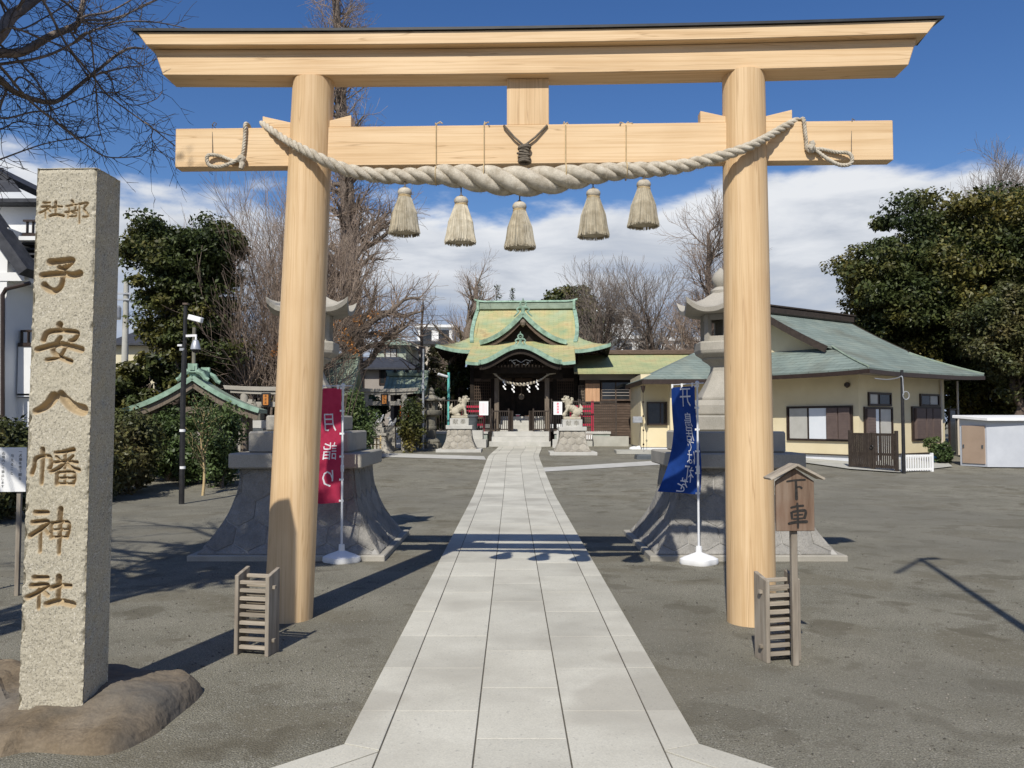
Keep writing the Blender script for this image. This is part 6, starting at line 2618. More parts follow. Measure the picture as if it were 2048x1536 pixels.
def yard():
    # apron of concrete round the house
    pts = [(1255, 905), (1330, 906), (1420, 914), (1560, 920), (1700, 940), (1798, 947), (1905, 935), (1990, 940), (1990, 925), (1890, 922), (1740, 920), (1560, 905), (1270, 895)]
    ps = []
    for i, p in enumerate(pts):
        q = G(*p)
        ps.append((q.x, q.y, g(q.y) + 0.03))
    bm_ = MB()
    n = 7
    top = ps[:7]
    bot = ps[:6:-1]
    while len(bot) < len(top):
        bot.append(bot[-1])
    bot = [ps[12], ps[12], ps[11], ps[11], ps[10], ps[10], ps[9]]
    k = []
    for r in (top, bot):
        k.append([(a[0], a[1], g(a[1]) + 0.03) for a in r])
    rows = []
    for j in range(6):
        rows.append([tuple(k[0][i][c] + (k[1][i][c] - k[0][i][c]) * j / 5 if c < 2 else 0 for c in range(3)) for i in range(7)])
    rows = [[(p[0], p[1], g(p[1]) + 0.035) for p in r] for r in rows]
    bm_.loft(rows, caps=False, closed=False)
    tag(bm_.build('house_pavement', MT['concrete']), kind='structure')

    # brown slatted gate (two leaves)
    a, b = G(1701, 936), G(1794, 945)
    d = b - a
    ang = math.atan2(d.y, d.x)
    Wd = Vector((d.x, d.y)).length
    hgt = P(1745, 862, (a.y + b.y) / 2).z - g(24)
    t = thing('slatted_gate', 'dark brown slatted double gate with round latch in front of the house door', 'gate', ((a.x + b.x) / 2, (a.y + b.y) / 2, g((a.y + b.y) / 2)), ang)
    for s in (-1, 1):
        m = MB()
        m.box((s * Wd / 2, 0, hgt / 2), (0.08, 0.08, hgt + 0.06))
        m.build('post', MT['brown_paint'], t, bevel=0.005)
    for s in (-1, 1):
        lw = Wd / 2 - 0.05
        cx = s * (lw / 2 + 0.005)
        for z in (0.12, hgt * 0.42, hgt - 0.08):
            m = MB()
            m.box((cx, 0, z), (lw, 0.035, 0.07))
            m.build('rail', MT['brown_paint'], t)
        for i in range(11):
            m = MB()
            m.box((cx - lw / 2 + 0.03 + (lw - 0.06) * i / 10, -0.022, hgt / 2 + 0.01), (0.038 if s > 0 else 0.050, 0.018, hgt - 0.12))
            m.build('slat', MT['brown_paint'], t)
        m = MB()
        m.box((s * 0.035, -0.01, hgt / 2), (0.05, 0.05, hgt - 0.06))
        m.build('stile', MT['brown_paint'], t)
    m = MB()
    m.tube([(0.05 * math.cos(q), -0.05, hgt * 0.6 + 0.05 * math.sin(q)) for q in [2 * PI * i / 14 for i in range(15)]], 0.012, 6)
    m.build('latch_ring', MT['black_paint'], t)

    # white picket fence
    a, b = G(1806, 945), G(1864, 943)
    d = b - a
    ang = math.atan2(d.y, d.x)
    Wd = Vector((d.x, d.y)).length
    yy = (a.y + b.y) / 2
    h2 = P(1835, 907, yy).z - g(yy)
    t = thing('picket_fence', 'short white picket fence panel beside the brown slatted gate', 'fence', ((a.x + b.x) / 2, yy, g(yy)), ang)
    for z in (0.08, h2 - 0.06):
        m = MB()
        m.box((0, 0, z), (Wd, 0.03, 0.05))
        m.build('rail', MT['white_paint'], t)
    for s in (-1, 1):
        m = MB()
        m.box((s * Wd / 2, 0, h2 / 2), (0.07, 0.06, h2 + 0.02))
        m.build('post', MT['white_paint'], t)
    for i in range(1, 12):
        m = MB()
        m.box((-Wd / 2 + Wd * i / 12, -0.02, h2 / 2), (0.04, 0.015, h2 - 0.06))
        m.build('picket', MT['white_paint'], t)

    # black service pole with coiled cable
    q = G(1808, 947)
    t = thing('service_pole', 'thin black service pole with a coiled cable beside the picket fence', 'pole', q)
    hp_ = P(1808, 740, q.y).z
    m = MB()
    m.tube([(q.x, q.y, q.z - 0.05), (q.x, q.y, hp_)], [0.05, 0.042], 12)
    m.build('pole', MT['black_paint'], t, world=True, smooth=True)
    m = MB()
    m.tube(spline([tuple(P(x, y, q.y - 0.06 + dz)) for x, y, dz in ((1750, 757, 1.0), (1775, 759, 0.5), (1795, 756, 0.1), (1804, 753, 0), (1806, 770, 0), (1807, 790, 0))], 30), 0.015, 6)
    m.build('cable', MT['grey_metal'], t, world=True)
    m = MB()
    c = P(1812, 791, q.y - 0.07)
    m.tube([c + Vector((0.085 * math.cos(a), 0, 0.11 * math.sin(a))) for a in [2 * PI * i / 20 for i in range(21)]], 0.014, 6)
    m.build('cable_coil', MT['grey_metal'], t, world=True)

    # garden shed
    f0, f1 = G(1921, 931), G(1975, 936)
    d = f1 - f0
    ang = math.atan2(d.y, d.x)
    Wd = Vector((d.x, d.y)).length
    hs_ = P(1945, 838, (f0.y + f1.y) / 2).z - g(f0.y)
    t = thing('garden_shed', 'small pale grey steel shed with a tan sliding door and white roof', 'shed', (f0.x, f0.y, g(f0.y)), ang)
    D = 2.6
    # side runs back to the right: the block is a skewed box in plan like the photo's corner view
    sd = Vector((math.cos(rad(25) - ang), math.sin(rad(25) - ang), 0))
    A, B = Vector((0, 0, 0)), Vector((Wd, 0, 0))
    Cc, Dd = B + sd * D, A + Vector((-sd.y, sd.x, 0)) * 0 + sd * D
    A, B = Vector((0, 0, 0)), Vector((Wd, 0, 0))
    back = Vector((0.55, 0.83, 0)).normalized()
    Cc, Dd = B + back * D, A + back * D
    m = MB()
    m.loft([[A, B, Cc, Dd], [A + Vector((0, 0, hs_)), B + Vector((0, 0, hs_ - 0.06)), Cc + Vector((0, 0, hs_ - 0.06)), Dd + Vector((0, 0, hs_))]])
    m.build('body', MT['shed_wall'], t)
    m = MB()
    e = 0.14
    up = Vector((0, 0, hs_ + 0.01))
    dn = Vector((0, 0, hs_ - 0.05))
    R = [A + Vector((-e, -e, 0)), B + Vector((e, -e, 0)), Cc + Vector((e, e, 0)), Dd + Vector((-e, e, 0))]
    hts = [0.03, -0.06, -0.06, 0.03]
    m.loft([[p + Vector((0, 0, hs_ + h_)) for p, h_ in zip(R, hts)], [p + Vector((0, 0, hs_ + h_ + 0.09)) for p, h_ in zip(R, hts)]])
    m.build('roof', MT['white_paint'], t, bevel=0.01)
    m = MB()
    m.box((Wd * 0.52, -0.012, hs_ * 0.46), (Wd * 0.84, 0.03, hs_ * 0.80))
    dr = m.build('door', MT['shed_door'], t)
    for x in (0.16, 0.86):
        m = MB()
        m.box((Wd * x, -0.035, hs_ * 0.42), (0.04, 0.02, 0.10))
        m.build('handle', MT['bin_grey'], dr)
    # neighbouring dark container beside the shed
    q = G(2046, 932)
    t = thing('storage_box', 'large grey storage container in the shade behind the shed', 'container', (q.x + 1.0, q.y + 2.2, g(q.y)), 0.3)
    m = MB()
    m.box((0.4, 0, 0.7), (3.0, 1.6, 1.5))
    m.build('body', MT['house_grey'], t, bevel=0.02)
    m = MB()
    m.box((0.4, 0, 1.48), (3.1, 1.7, 0.06))
    m.build('lid', MT['bin_grey'], t)
    # air conditioner box and blue planter
    q = G(1897, 924)
    t = thing('air_conditioner', 'pale outdoor air conditioner unit against the house wall', 'air conditioner', (q.x, q.y + 0.5, g(q.y)), TH)
    m = MB()
    m.box((0, 0, 0.28), (0.55, 0.25, 0.5))
    m.build('case', MT['house_beige'], t, bevel=0.02)
    m = MB()
    m.lathe([(0.18, 0), (0.18, 0.01), (0.03, 0.012)], 18)
    o = m.build('fan_grille', MT['bin_grey'], t)
    o.rotation_euler = (PI / 2, 0, 0)
    o.location = (-0.05, -0.128, 0.28)
    q = G(1872, 926)
    t = thing('blue_planter', 'light blue plastic planter between the picket fence and the house', 'planter', q)
    m = MB()
    m.lathe([(0.15, -0.01), (0.19, 0.22), (0.20, 0.23), (0.17, 0.23), (0.16, 0.18)], 20)
    m.build('pot', MT['blue_pot'], t, smooth=True)


yard()
# ------------------------------------------------------------------ left side of the court
def gable_roof(t, cx, y0, y1, hwid, za, ze, mat, th=0.10, edge=MT['copper'], conc=0.35, n=12, world=True):
    """gable facing the court: ridge along y, concave slopes"""
    for s in (-1, 1):
        grid = []
        for j in range(5):
            y = y0 + (y1 - y0) * j / 4
            row = []
            for i in range(n + 1):
                k = i / n
                row.append((cx + s * hwid * k, y, za - (za - ze) * ((1 + conc) * k - conc * k * k)))
            grid.append(row if s > 0 else row[::-1])
        m = MB()
        m.sheet(grid, th)
        o = m.build('roof_slope', mat, t, world=world, smooth=True, angle=30)
        set_uv(o, lambda c: (c.y, c.z * 2.2))
        m = MB()
        pts = [(cx + s * hwid * i / n, y0 - 0.03, za - (za - ze) * ((1 + conc) * i / n - conc * (i / n) ** 2) - 0.04) for i in range(n + 1)]
        for a, b in zip(pts[:-1], pts[1:]):
            m.bar(a, b, 0.10, 0.12)
        m.build('verge', edge, t, world=world)
        m = MB()
        pts = [(cx + s * hwid * 0.98 * i / n, y0 + 0.02, za - (za - ze) * ((1 + conc) * i / n - conc * (i / n) ** 2) - 0.19) for i in range(n + 1)]
        for a, b in zip(pts[:-1], pts[1:]):
            m.bar(a, b, 0.05, 0.17)
        m.build('bargeboard', MT['post_wood'], t, world=world)


def pavilion():
    Y = 20.6
    cx = P(376, 800, Y).x
    za, ze = P(379, 752, Y).z, P(250, 818, Y).z
    hwid = (P(508, 800, Y).x - P(250, 800, Y).x) / 2
    t = thing('water_pavilion', 'small open pavilion with a curved green copper gable roof behind the hedge', 'pavilion', (cx, Y + 0.7, g(Y)))
    gable_roof(t, cx, Y, Y + 1.5, hwid, za, ze, MT['copper_dull'], 0.10, MT['copper'], 0.45)
    m = MB()
    m.box((cx, Y + 0.75, za + 0.10), (0.20, 1.5, 0.24))
    m.build('ridge', MT['copper'], t, world=True, bevel=0.03)
    for yy in (Y - 0.02, Y + 1.5):
        m = MB()
        m.box((cx, yy, za + 0.20), (0.22, 0.12, 0.22))
        m.box((cx, yy - 0.07, za + 0.20), (0.11, 0.03, 0.11))
        for s in (-1, 1):
            m.tube([(cx + s * 0.1, yy, za + 0.12), (cx + s * 0.22, yy, za + 0.06), (cx + s * 0.30, yy, za - 0.06), (cx + s * 0.38, yy, za - 0.10)], [0.07, 0.07, 0.06, 0.05], 8)
        m.build('ridge_ornament', MT['copper'], t, world=True)
    for sx in (-1, 1):
        for yy in (Y + 0.3, Y + 1.25):
            m = MB()
            m.tube([(cx + sx * 1.22, yy, g(yy) - 0.05), (cx + sx * 1.18, yy, ze + 0.1)], 0.085, 14)
            m.build('post', MT['post_wood'], t, world=True, smooth=True)
    for yy in (Y + 0.3, Y + 1.25):
        m = MB()
        m.bar((cx - 1.45, yy, ze - 0.02), (cx + 1.45, yy, ze - 0.02), 0.12, 0.16)
        m.build('beam', MT['post_wood'], t, world=True)
    m = MB()
    m.box((cx, Y + 0.78, g(Y) + 0.35), (1.5, 0.7, 0.72))
    m.build('basin', MT['lstone_old'], t, world=True, bevel=0.03)
    t.rotation_euler = (0, 0, rad(9))


pavilion()


def small_torii(pxa, pxb, py_top, p1, p2, Y, label, plaque_px, text):
    cx = P((p1 + p2) / 2, 800, Y).x
    t = thing('stone_torii', label, 'torii gate', (cx, Y, g(Y)), 0, 'small grey stone torii gates of the side shrines')
    zt = P(pxa, py_top, Y).z
    xa, xb = P(pxa, 800, Y).x, P(pxb, 800, Y).x
    for px in (p1, p2):
        x = P(px, 800, Y).x
        m = MB()
        lean = 0.05 if px == p1 else -0.05
        m.tube([(x - lean, Y, g(Y) - 0.05), (x, Y, zt - 0.2)], [0.145, 0.12], 16)
        m.build('pillar', MT['lstone'], t, world=True, smooth=True)

    def beam(name, x0, x1, z0, z1, dp, sl=0.0, sw=0.0):
        m = MB()
        rings = []
        for i in range(9):
            k = i / 8
            up = sw * (2 * k - 1) ** 2
            r = []
            for (y, z) in ((-dp, z0), (dp, z0), (dp, z1), (-dp, z1)):
                xx = x0 + (x1 - x0) * k + (2 * k - 1) * sl * (1 if z == z1 else 0)
                r.append((xx, Y + y, z + up))
            rings.append(r)
        m.loft(rings)
        return m.build(name, MT['lstone'], t, world=True, bevel=0.008)

    beam('top_lintel', xa + 0.06, xb - 0.06, zt - 0.13, zt, 0.17, 0.06, 0.05)
    beam('lower_lintel', xa + 0.22, xb - 0.22, zt - 0.235, zt - 0.133, 0.12, 0.02, 0.05)
    x1, x2 = P(p1, 800, Y).x, P(p2, 800, Y).x
    beam('tie_beam', x1 - 0.32, x2 + 0.32, zt - 0.62, zt - 0.46, 0.07)
    for x in (x1, x2):
        for s in (-1, 1):
            m = MB()
            m.box((x + s * 0.19, Y, zt - 0.42), (0.13, 0.11, 0.075))
            m.build('wedge', MT['lstone'], t, world=True)
    xc = P(plaque_px, 800, Y - 0.2).x
    m = MB()
    m.box((xc, Y - 0.19, zt - 0.40), (0.28, 0.05, 0.42))
    pq = m.build('plaque', MT['black_paint'], t, world=True, bevel=0.01)
    m = MB()
    m.box((xc, Y - 0.225, zt - 0.40), (0.16, 0.03, 0.32))
    q = m.build('plaque_panel', MT['plaque'], t, world=True)
    q.parent = pq
    for i in text:
        mm = MB()               # unreadable at this distance: dark brush marks
        for dz, w_ in ((0.022, 0.06), (-0.016, 0.075)):
            mm.box((xc, Y - 0.2415, zt - 0.29 - 0.10 * i + dz), (w_, 0.002, 0.012))
        mm.box((xc, Y - 0.2418, zt - 0.29 - 0.10 * i), (0.012, 0.002, 0.07))
        o = mm.build('plaque_mark', MT['ink'], t, world=True)
        o.parent = pq


small_torii(449, 648, 774, 489, 608, 25.5, 'grey stone torii with an orange-brown plaque beyond the water pavilion', 532, range(3))
small_torii(703, 838, 778, 731, 808, 31.0, 'pale stone torii with an orange-brown plaque near the round stone garden lantern', 769, range(3))


def sub_shrine(name, label, pxa, pxb, ridge_y, eave_y, Y, mat, kat, depth=2.4, rise=None):
    xa, xb = P(pxa, 780, Y).x, P(pxb, 780, Y).x
    zr, ze = P(pxa, ridge_y, Y + 1.1).z, P(pxa, eave_y, Y).z
    t = thing(name, label, 'side shrine', ((xa + xb) / 2, Y + 1.2, g(Y)))
    for s in (0, 1):
        grid = []
        for j in range(9):
            k = j / 8
            y = Y + 1.2 * k if s == 0 else Y + 2.4 - 1.2 * k
            z = ze + (zr - ze) * (0.62 * k + 0.38 * k * k)
            row = [(xa + (xb - xa) * i / 12, y, z) for i in range(13)]
            grid.append(row if s == 0 else row[::-1])
        m = MB()
        m.sheet(grid, 0.09)
        o = m.build('roof_slope', mat, t, world=True, smooth=True, angle=30)
        set_uv(o, lambda c: (c.x, c.z * 2.0))
        nb = 9 if kat else 13
        m = MB()
        for i in range(nb):
            x = xa + (xb - xa) * (0.02 + 0.96 * i / (nb - 1))
            pts = [(x, grid[j][0][1], grid[j][0][2] + 0.012) for j in range(9)]
            for a, b in zip(pts[:-1], pts[1:]):
                m.bar(a, b, 0.025, 0.03)
        tag(m.build('seam_battens', mat, t, world=True), kind='stuff')
    m = MB()
    m.box(((xa + xb) / 2, Y + 1.2, zr + 0.08), (xb - xa + 0.1, 0.22, 0.16))
    m.build('ridge', MT['copper_dull'], t, world=True, bevel=0.02)
    for i in range(3 if kat else 0):
        m = MB()
        x = xa + (xb - xa) * (0.2 + 0.3 * i)
        m.tube([(x, Y + 0.85, zr + 0.21), (x, Y + 1.55, zr + 0.21)], 0.07, 12)
        m.build('ridge_log', MT['black_paint'], t, world=True)
    if kat:
        m = MB()
        m.tube([(xa - 0.1, Y + 1.2, zr + 0.20), (xb + 0.1, Y + 1.2, zr + 0.20)], 0.05, 8)
        m.build('ridge_pole', MT['copper_dull'], t, world=True)
    for s, x in ((-1, xa), (1, xb)):
        m = MB()
        prev = None
        for j in range(9):
            k = j / 8
            p = (x, Y - 0.02 + 1.22 * k, ze + (zr - ze) * (0.62 * k + 0.38 * k * k) - 0.05)
            if prev:
                m.bar(prev, p, 0.12, 0.17)
            prev = p
        m.build('verge', MT['copper_dull'], t, world=True)
    m = MB()
    m.box(((xa + xb) / 2, Y + 1.25, (ze + g(Y)) / 2 + 0.05), ((xb - xa) * 0.72, 1.5, ze - g(Y) + 0.2))
    m.build('body', MT['dark_wood'], t, world=True)
    for px in (0.18, 0.82):
        m = MB()
        x = xa + (xb - xa) * px
        m.box((x, Y + 0.35, (ze + g(Y)) / 2), (0.14, 0.14, ze - g(Y)))
        m.build('post', MT['post_wood'], t, world=True)
    return t


sub_shrine('side_shrine', 'side shrine with a large pale green ribbed roof behind the red banner', 522, 703, 716, 786, 28.8, MT['roof_sub'], False)
sub_shrine('side_shrine', 'small side shrine with pale green roof and dark ridge logs by the garden lantern', 768, 848, 752, 783, 35.0, MT['roof_sub'], True)


def bamboo_fence(pa, pb, ptop, label, n):
    a, b = G(*pa), G(*pb)
    t = thing('bamboo_fence', label, 'fence', ((a.x + b.x) / 2, (a.y + b.y) / 2, g((a.y + b.y) / 2)), 0, 'low bamboo fences of the side shrines')
    h = P(pa[0], ptop, a.y).z - g(a.y)
    rng = random.Random(n)
    for i in range(n):
        k = i / (n - 1)
        p = a.lerp(b, k)
        m = MB()
        m.tube([(p.x, p.y, g(p.y) - 0.02), (p.x + rng.uniform(-.02, .02), p.y, g(p.y) + h * rng.uniform(0.92, 1.05))], 0.026, 8)
        m.build('cane', MT['bamboo'], t, world=True, smooth=True)
    for z in (0.3, 0.62, 0.86):
        m = MB()
        m.tube([(a.x - 0.05, a.y - 0.04, g(a.y) + h * z), (b.x + 0.05, b.y - 0.04, g(b.y) + h * (z + rng.uniform(-.03, .03)))], 0.02, 8)
        m.build('rail', MT['bamboo'], t, world=True, smooth=True)


bamboo_fence((471, 908), (506, 908), 872, 'low pale bamboo fence in front of the stone torii by the water pavilion', 6)
bamboo_fence((719, 915), (761, 917), 870, 'low pale bamboo fence beside the lantern base and red banner', 7)


def garden_lantern():
    q = P(862, 850, 32.9)
    c = (q.x, q.y, g(q.y))
    t = thing('garden_lantern', 'old mossy round stone garden lantern beside the hall railing', 'stone lantern', c)
    t.scale = (1.18, 1.18, 1.18)
    k = q.y / F

    def part(n, prof_, sides=16, rot=0.0, sm=True):
        m = MB()
        m.lathe(prof_, sides, (0, 0, 0), rot)
        m.build(n, MT['lstone_old'], t, smooth=sm, angle=30)
    part('base', [(0.36, -0.02), (0.37, 0.10), (0.36, 0.16), (0.30, 0.17)], 6, 0.3, False)
    part('lotus_foot', [(0.30, 0.165), (0.31, 0.22), (0.24, 0.30), (0.18, 0.34)])
    part('shaft', [(0.165, 0.335), (0.165, 0.62), (0.19, 0.65), (0.19, 0.70), (0.165, 0.73), (0.165, 1.05)])
    part('platform', [(0.18, 1.045), (0.33, 1.12), (0.36, 1.18), (0.36, 1.25), (0.28, 1.27)])
    m = MB()
    for i in range(6):
        a = i * PI / 3
        m.bar((0.19 * math.cos(a), 0.19 * math.sin(a), 1.26), (0.19 * math.cos(a), 0.19 * math.sin(a), 1.56), 0.09, 0.06, (math.cos(a), math.sin(a), 0))
    m.lathe([(0.22, 1.26), (0.22, 1.34)], 6)
    m.lathe([(0.22, 1.50), (0.22, 1.57)], 6)
    m.build('fire_box', MT['lstone_old'], t)
    m = MB()
    lantern_roof(m, (0, 0, 0), 0.44, 1.59, 1.80, 6, 0.05)
    for i in range(6):
        a = i * PI / 3
        m.lathe([(0.01, 1.60), (0.055, 1.63), (0.06, 1.67), (0.04, 1.71), (0.01, 1.72)], 8, (0.43 * math.cos(a), 0.43 * math.sin(a), 0))
    m.build('lantern_roof', MT['lstone_old'], t, smooth=True)
    part('finial', [(0.10, 1.80), (0.13, 1.84), (0.09, 1.88), (0.10, 1.95), (0.05, 2.02), (0.005, 2.05)])


garden_lantern()


def small_statues():
    # dark fox on a stacked pedestal
    Y = 24.3
    x = P(512, 830, Y).x
    z0 = g(Y)

    def Z(py):
        return P(512, py, Y).z - z0
    t = thing('fox_pedestal', 'stacked stone pedestal with a white block beyond the water pavilion', 'pedestal', (x, Y, z0))
    for nm, w, a, b, mat in (('base', 0.62, 905, 871, 'concrete'), ('dark_slab', 0.60, 870, 857, 'bin_grey'), ('white_block', 0.46, 856.5, 841, 'pale_stone'), ('inscribed_block', 0.36, 840.5, 826, 'lstone_old')):
        m = MB()
        m.box((0, 0, (Z(a) + Z(b)) / 2), (w, w, Z(b) - Z(a)))
        m.build(nm, MT[mat], t, bevel=0.01)
    t = thing('fox_statue', 'dark seated stone fox on the stacked pedestal', 'fox statue', (x, Y, z0 + Z(826)))
    blob('body', [((0.03, 0, 0.10), (0.09, 0.07, 0.10)), ((-0.03, 0, 0.20), (0.06, 0.055, 0.10)), ((-0.06, 0, 0.30), (0.06, 0.045, 0.045)), ((-0.12, 0, 0.285), (0.05, 0.022, 0.022)), ((-0.04, 0.03, 0.36), (0.018, 0.014, 0.04)),
                  ((-0.04, -0.03, 0.36), (0.018, 0.014, 0.04)), ((-0.07, 0.03, 0.08), (0.025, 0.022, 0.09)), ((-0.07, -0.03, 0.08), (0.025, 0.022, 0.09)), ((0.12, 0, 0.16), (0.04, 0.035, 0.12), (0, 0.4, 0))], 0.012, MT['lstone_old'], t)
    # pedestal and pale dog inside the second torii
    Y = 30.2
    x = P(756, 850, Y).x
    z0 = g(Y)
    t = thing('side_pedestal', 'small flared stone pedestal inside the pale stone torii', 'pedestal', (x, Y, z0))
    flared_base(t, x, Y, z0, z0 + 0.62, 0.52, 0.30, 0.24, MT['hexwarm'], MT['mortar'], faces=(0, 1), power=2.2, proud=0.012, seed=31)
    for a, b, w in ((0.62, 0.72, 0.72), (0.722, 0.92, 0.5), (0.922, 1.06, 0.36)):
        m = MB()
        m.box((0, 0, (a + b) / 2), (w, w, b - a))
        m.build('block', MT['lstone'], t, bevel=0.01)
    for dx, lab, zz_, sc, xx in ((0, 'white fox statue on the small flared pedestal', z0 + 1.06, 0.9, x), (1, 'white fox statue beside the orange board', z0 + 0.92, 1.0, P(782, 850, Y + 1).x)):
        t = thing('white_fox', lab, 'fox statue', (xx, Y + dx, zz_ if dx == 0 else g(Y + 1) + 0.9))
        o = blob('body', [((0.04, 0, 0.10), (0.10, 0.08, 0.10)), ((-0.03, 0, 0.22), (0.06, 0.06, 0.12)), ((-0.07, 0, 0.34), (0.065, 0.05, 0.05)), ((-0.14, 0, 0.325), (0.05, 0.024, 0.024)), ((-0.05, 0.03, 0.41), (0.018, 0.014, 0.05)),
                          ((-0.05, -0.03, 0.41), (0.018, 0.014, 0.05)), ((-0.08, 0.03, 0.09), (0.025, 0.025, 0.10)), ((-0.08, -0.03, 0.09), (0.025, 0.025, 0.10)), ((0.14, 0, 0.2), (0.05, 0.04, 0.16), (0, 0.4, 0))], 0.014, MT['fox_white'], t)
        if dx:
            m = MB()
            m.box((0, 0, -0.45), (0.34, 0.34, 0.92))
            m.build('stand', MT['lstone'], t)
    # orange board and white panel, dark little gate
    Y = 33.0
    t = thing('orange_board', 'bright orange notice board inside the pale stone torii', 'sign', (P(809, 840, Y).x, Y, g(Y)))
    m = MB()
    m.box((0, 0, P(809, 820, Y).z - g(Y)), (0.36, 0.05, 0.50))
    m.build('board', MT['orange'], t)
    for i in range(4):
        m = MB()
        m.box((0, -0.03, P(809, 820, Y).z - g(Y) - 0.17 + 0.115 * i), (0.25, 0.012, 0.025))
        m.build('text_line', MT['ink'], t)
    m = MB()
    m.box((0, 0.02, 0.6), (0.05, 0.05, 1.2))
    m.build('post', MT['brown_wood'], t)
    t = thing('white_signboard', 'white upright signboard below the orange board', 'sign', (P(796, 840, Y - .3).x, Y - 0.3, g(Y)))
    m = MB()
    m.box((0, 0, 0.42), (0.45, 0.05, 0.84))
    m.build('board', MT['paper'], t, bevel=0.005)
    m = MB()
    m.box((0, 0, 0.86), (0.49, 0.08, 0.04))
    m.build('cap', MT['brown_wood'], t)
    t = thing('little_gate', 'dark barred little gate between the pedestal and the white signboard', 'gate', (P(775, 840, Y - .4).x, Y - 0.4, g(Y)))
    for z in (0.1, 0.85):
        m = MB()
        m.box((0, 0, z), (0.5, 0.03, 0.05))
        m.build('rail', MT['black_paint'], t)
    m = MB()
    for i in range(9):
        m.box((-0.23 + 0.0575 * i, 0, 0.46), (0.02, 0.02, 0.9))
    tag(m.build('bars', MT['black_paint'], t), kind='stuff')


small_statues()


def posts_and_lamps():
    q = P(846, 850, 32.2)
    q.z = g(q.y)
    t = thing('steel_pole', 'slim galvanised steel pole beside the old garden lantern', 'pole', q)
    m = MB()
    m.tube([(q.x, q.y, q.z - 0.05), (q.x, q.y, P(845, 698, q.y).z)], [0.05, 0.04], 10)
    m.build('pole', MT['grey_metal'], t, world=True, smooth=True)
    m = MB()
    c = P(846, 772, q.y - 0.06)
    m.box(c, (0.10, 0.08, 0.22))
    m.build('switch_box', MT['grey_metal'], t, world=True)
    Y = 35.5
    b = P(897, 850, Y)
    t = thing('lamp_post', 'thin turquoise lamp post with a white tube lamp behind the railing', 'lamp post', (b.x, Y, g(Y)))
    m = MB()
    m.tube([(b.x, Y, g(Y) - 0.05), (b.x, Y, P(897, 745, Y).z)], 0.055, 10)
    m.build('pole', MT['teal_paint'], t, world=True)
    m = MB()
    m.tube([P(897, 754, Y), P(876, 748, Y - 0.2)], [0.05, 0.06], 8)
    m.build('tube_lamp', MT['plastic_white'], t, world=True)
    # grey pole with box half hidden behind the torii pillar
    Y = 22.0
    b = P(386, 800, Y)
    t = thing('conduit_pole', 'thin grey conduit pole behind the camera mast', 'pole', (b.x, Y, g(Y)))
    m = MB()
    m.tube([(b.x, Y, g(Y) - 0.05), (b.x, Y, P(386, 655, Y).z)], 0.05, 8)
    m.build('pole', MT['lstone_old'], t, world=True)
    # utility pole far left
    Y = 42
    b = P(248, 800, Y)
    t = thing('utility_pole', 'tall concrete utility pole with crossarms in front of the yellow house', 'utility pole', (b.x, Y, g(Y)))
    m = MB()
    m.tube([(b.x, Y, g(Y) - 0.1), (b.x, Y, P(248, 556, Y).z)], [0.20, 0.13], 12)
    m.build('pole', MT['concrete'], t, world=True, smooth=True)
    for py, w in ((588, 0.9), (600, 0.7)):
        m = MB()
        m.box((b.x - 0.1, Y - 0.15, P(248, py, Y).z), (w, 0.08, 0.08))
        m.build('crossarm', MT['grey_metal'], t, world=True)
    m = MB()
    m.lathe([(0.2, 0), (0.22, 0.1), (0.22, 0.6), (0.15, 0.7)], 12, (b.x - 0.35, Y - 0.25, P(248, 640, Y).z))
    m.build('transformer', MT['grey_metal'], t, world=True)
    for k, py in enumerate((590, 602, 628, 636)):
        a = P(248, py, Y)
        w_ = thing('overhead_wire', ['topmost', 'second', 'third', 'lowest'][k] + ' overhead wire running from the utility pole', 'wire', a)
        m = MB()
        pts = [(a.x + 16 * i / 20, Y + 8 * i / 20, a.z - 0.5 * (1 - (2 * i / 20 - 1) ** 2)) for i in range(21)]
        m.tube(pts, 0.014, 4)
        m.build('cable', MT['black_paint'], w_, world=True)


posts_and_lamps()


# ------------------------------------------------------------------ houses behind
def win(t, x, y, z, w, h, axis='x', mat='glass_dark', fr='frame_brown'):
    """framed window on a wall facing -y"""
    m = MB()
    m.box((x, y - 0.01, z), (w, 0.05, h))
    p = m.build('window', MT[mat], t)
    for (cx, cz, sx, sz) in ((x - w / 2, z, 0.07, h + 0.1), (x + w / 2, z, 0.07, h + 0.1), (x, z + h / 2, w, 0.07), (x, z - h / 2, w, 0.09), (x, z, 0.05, h)):
        m = MB()
        m.box((cx, y - 0.03, cz), (sx, 0.07, sz))
        m.build('frame', MT[fr], p)
    return p


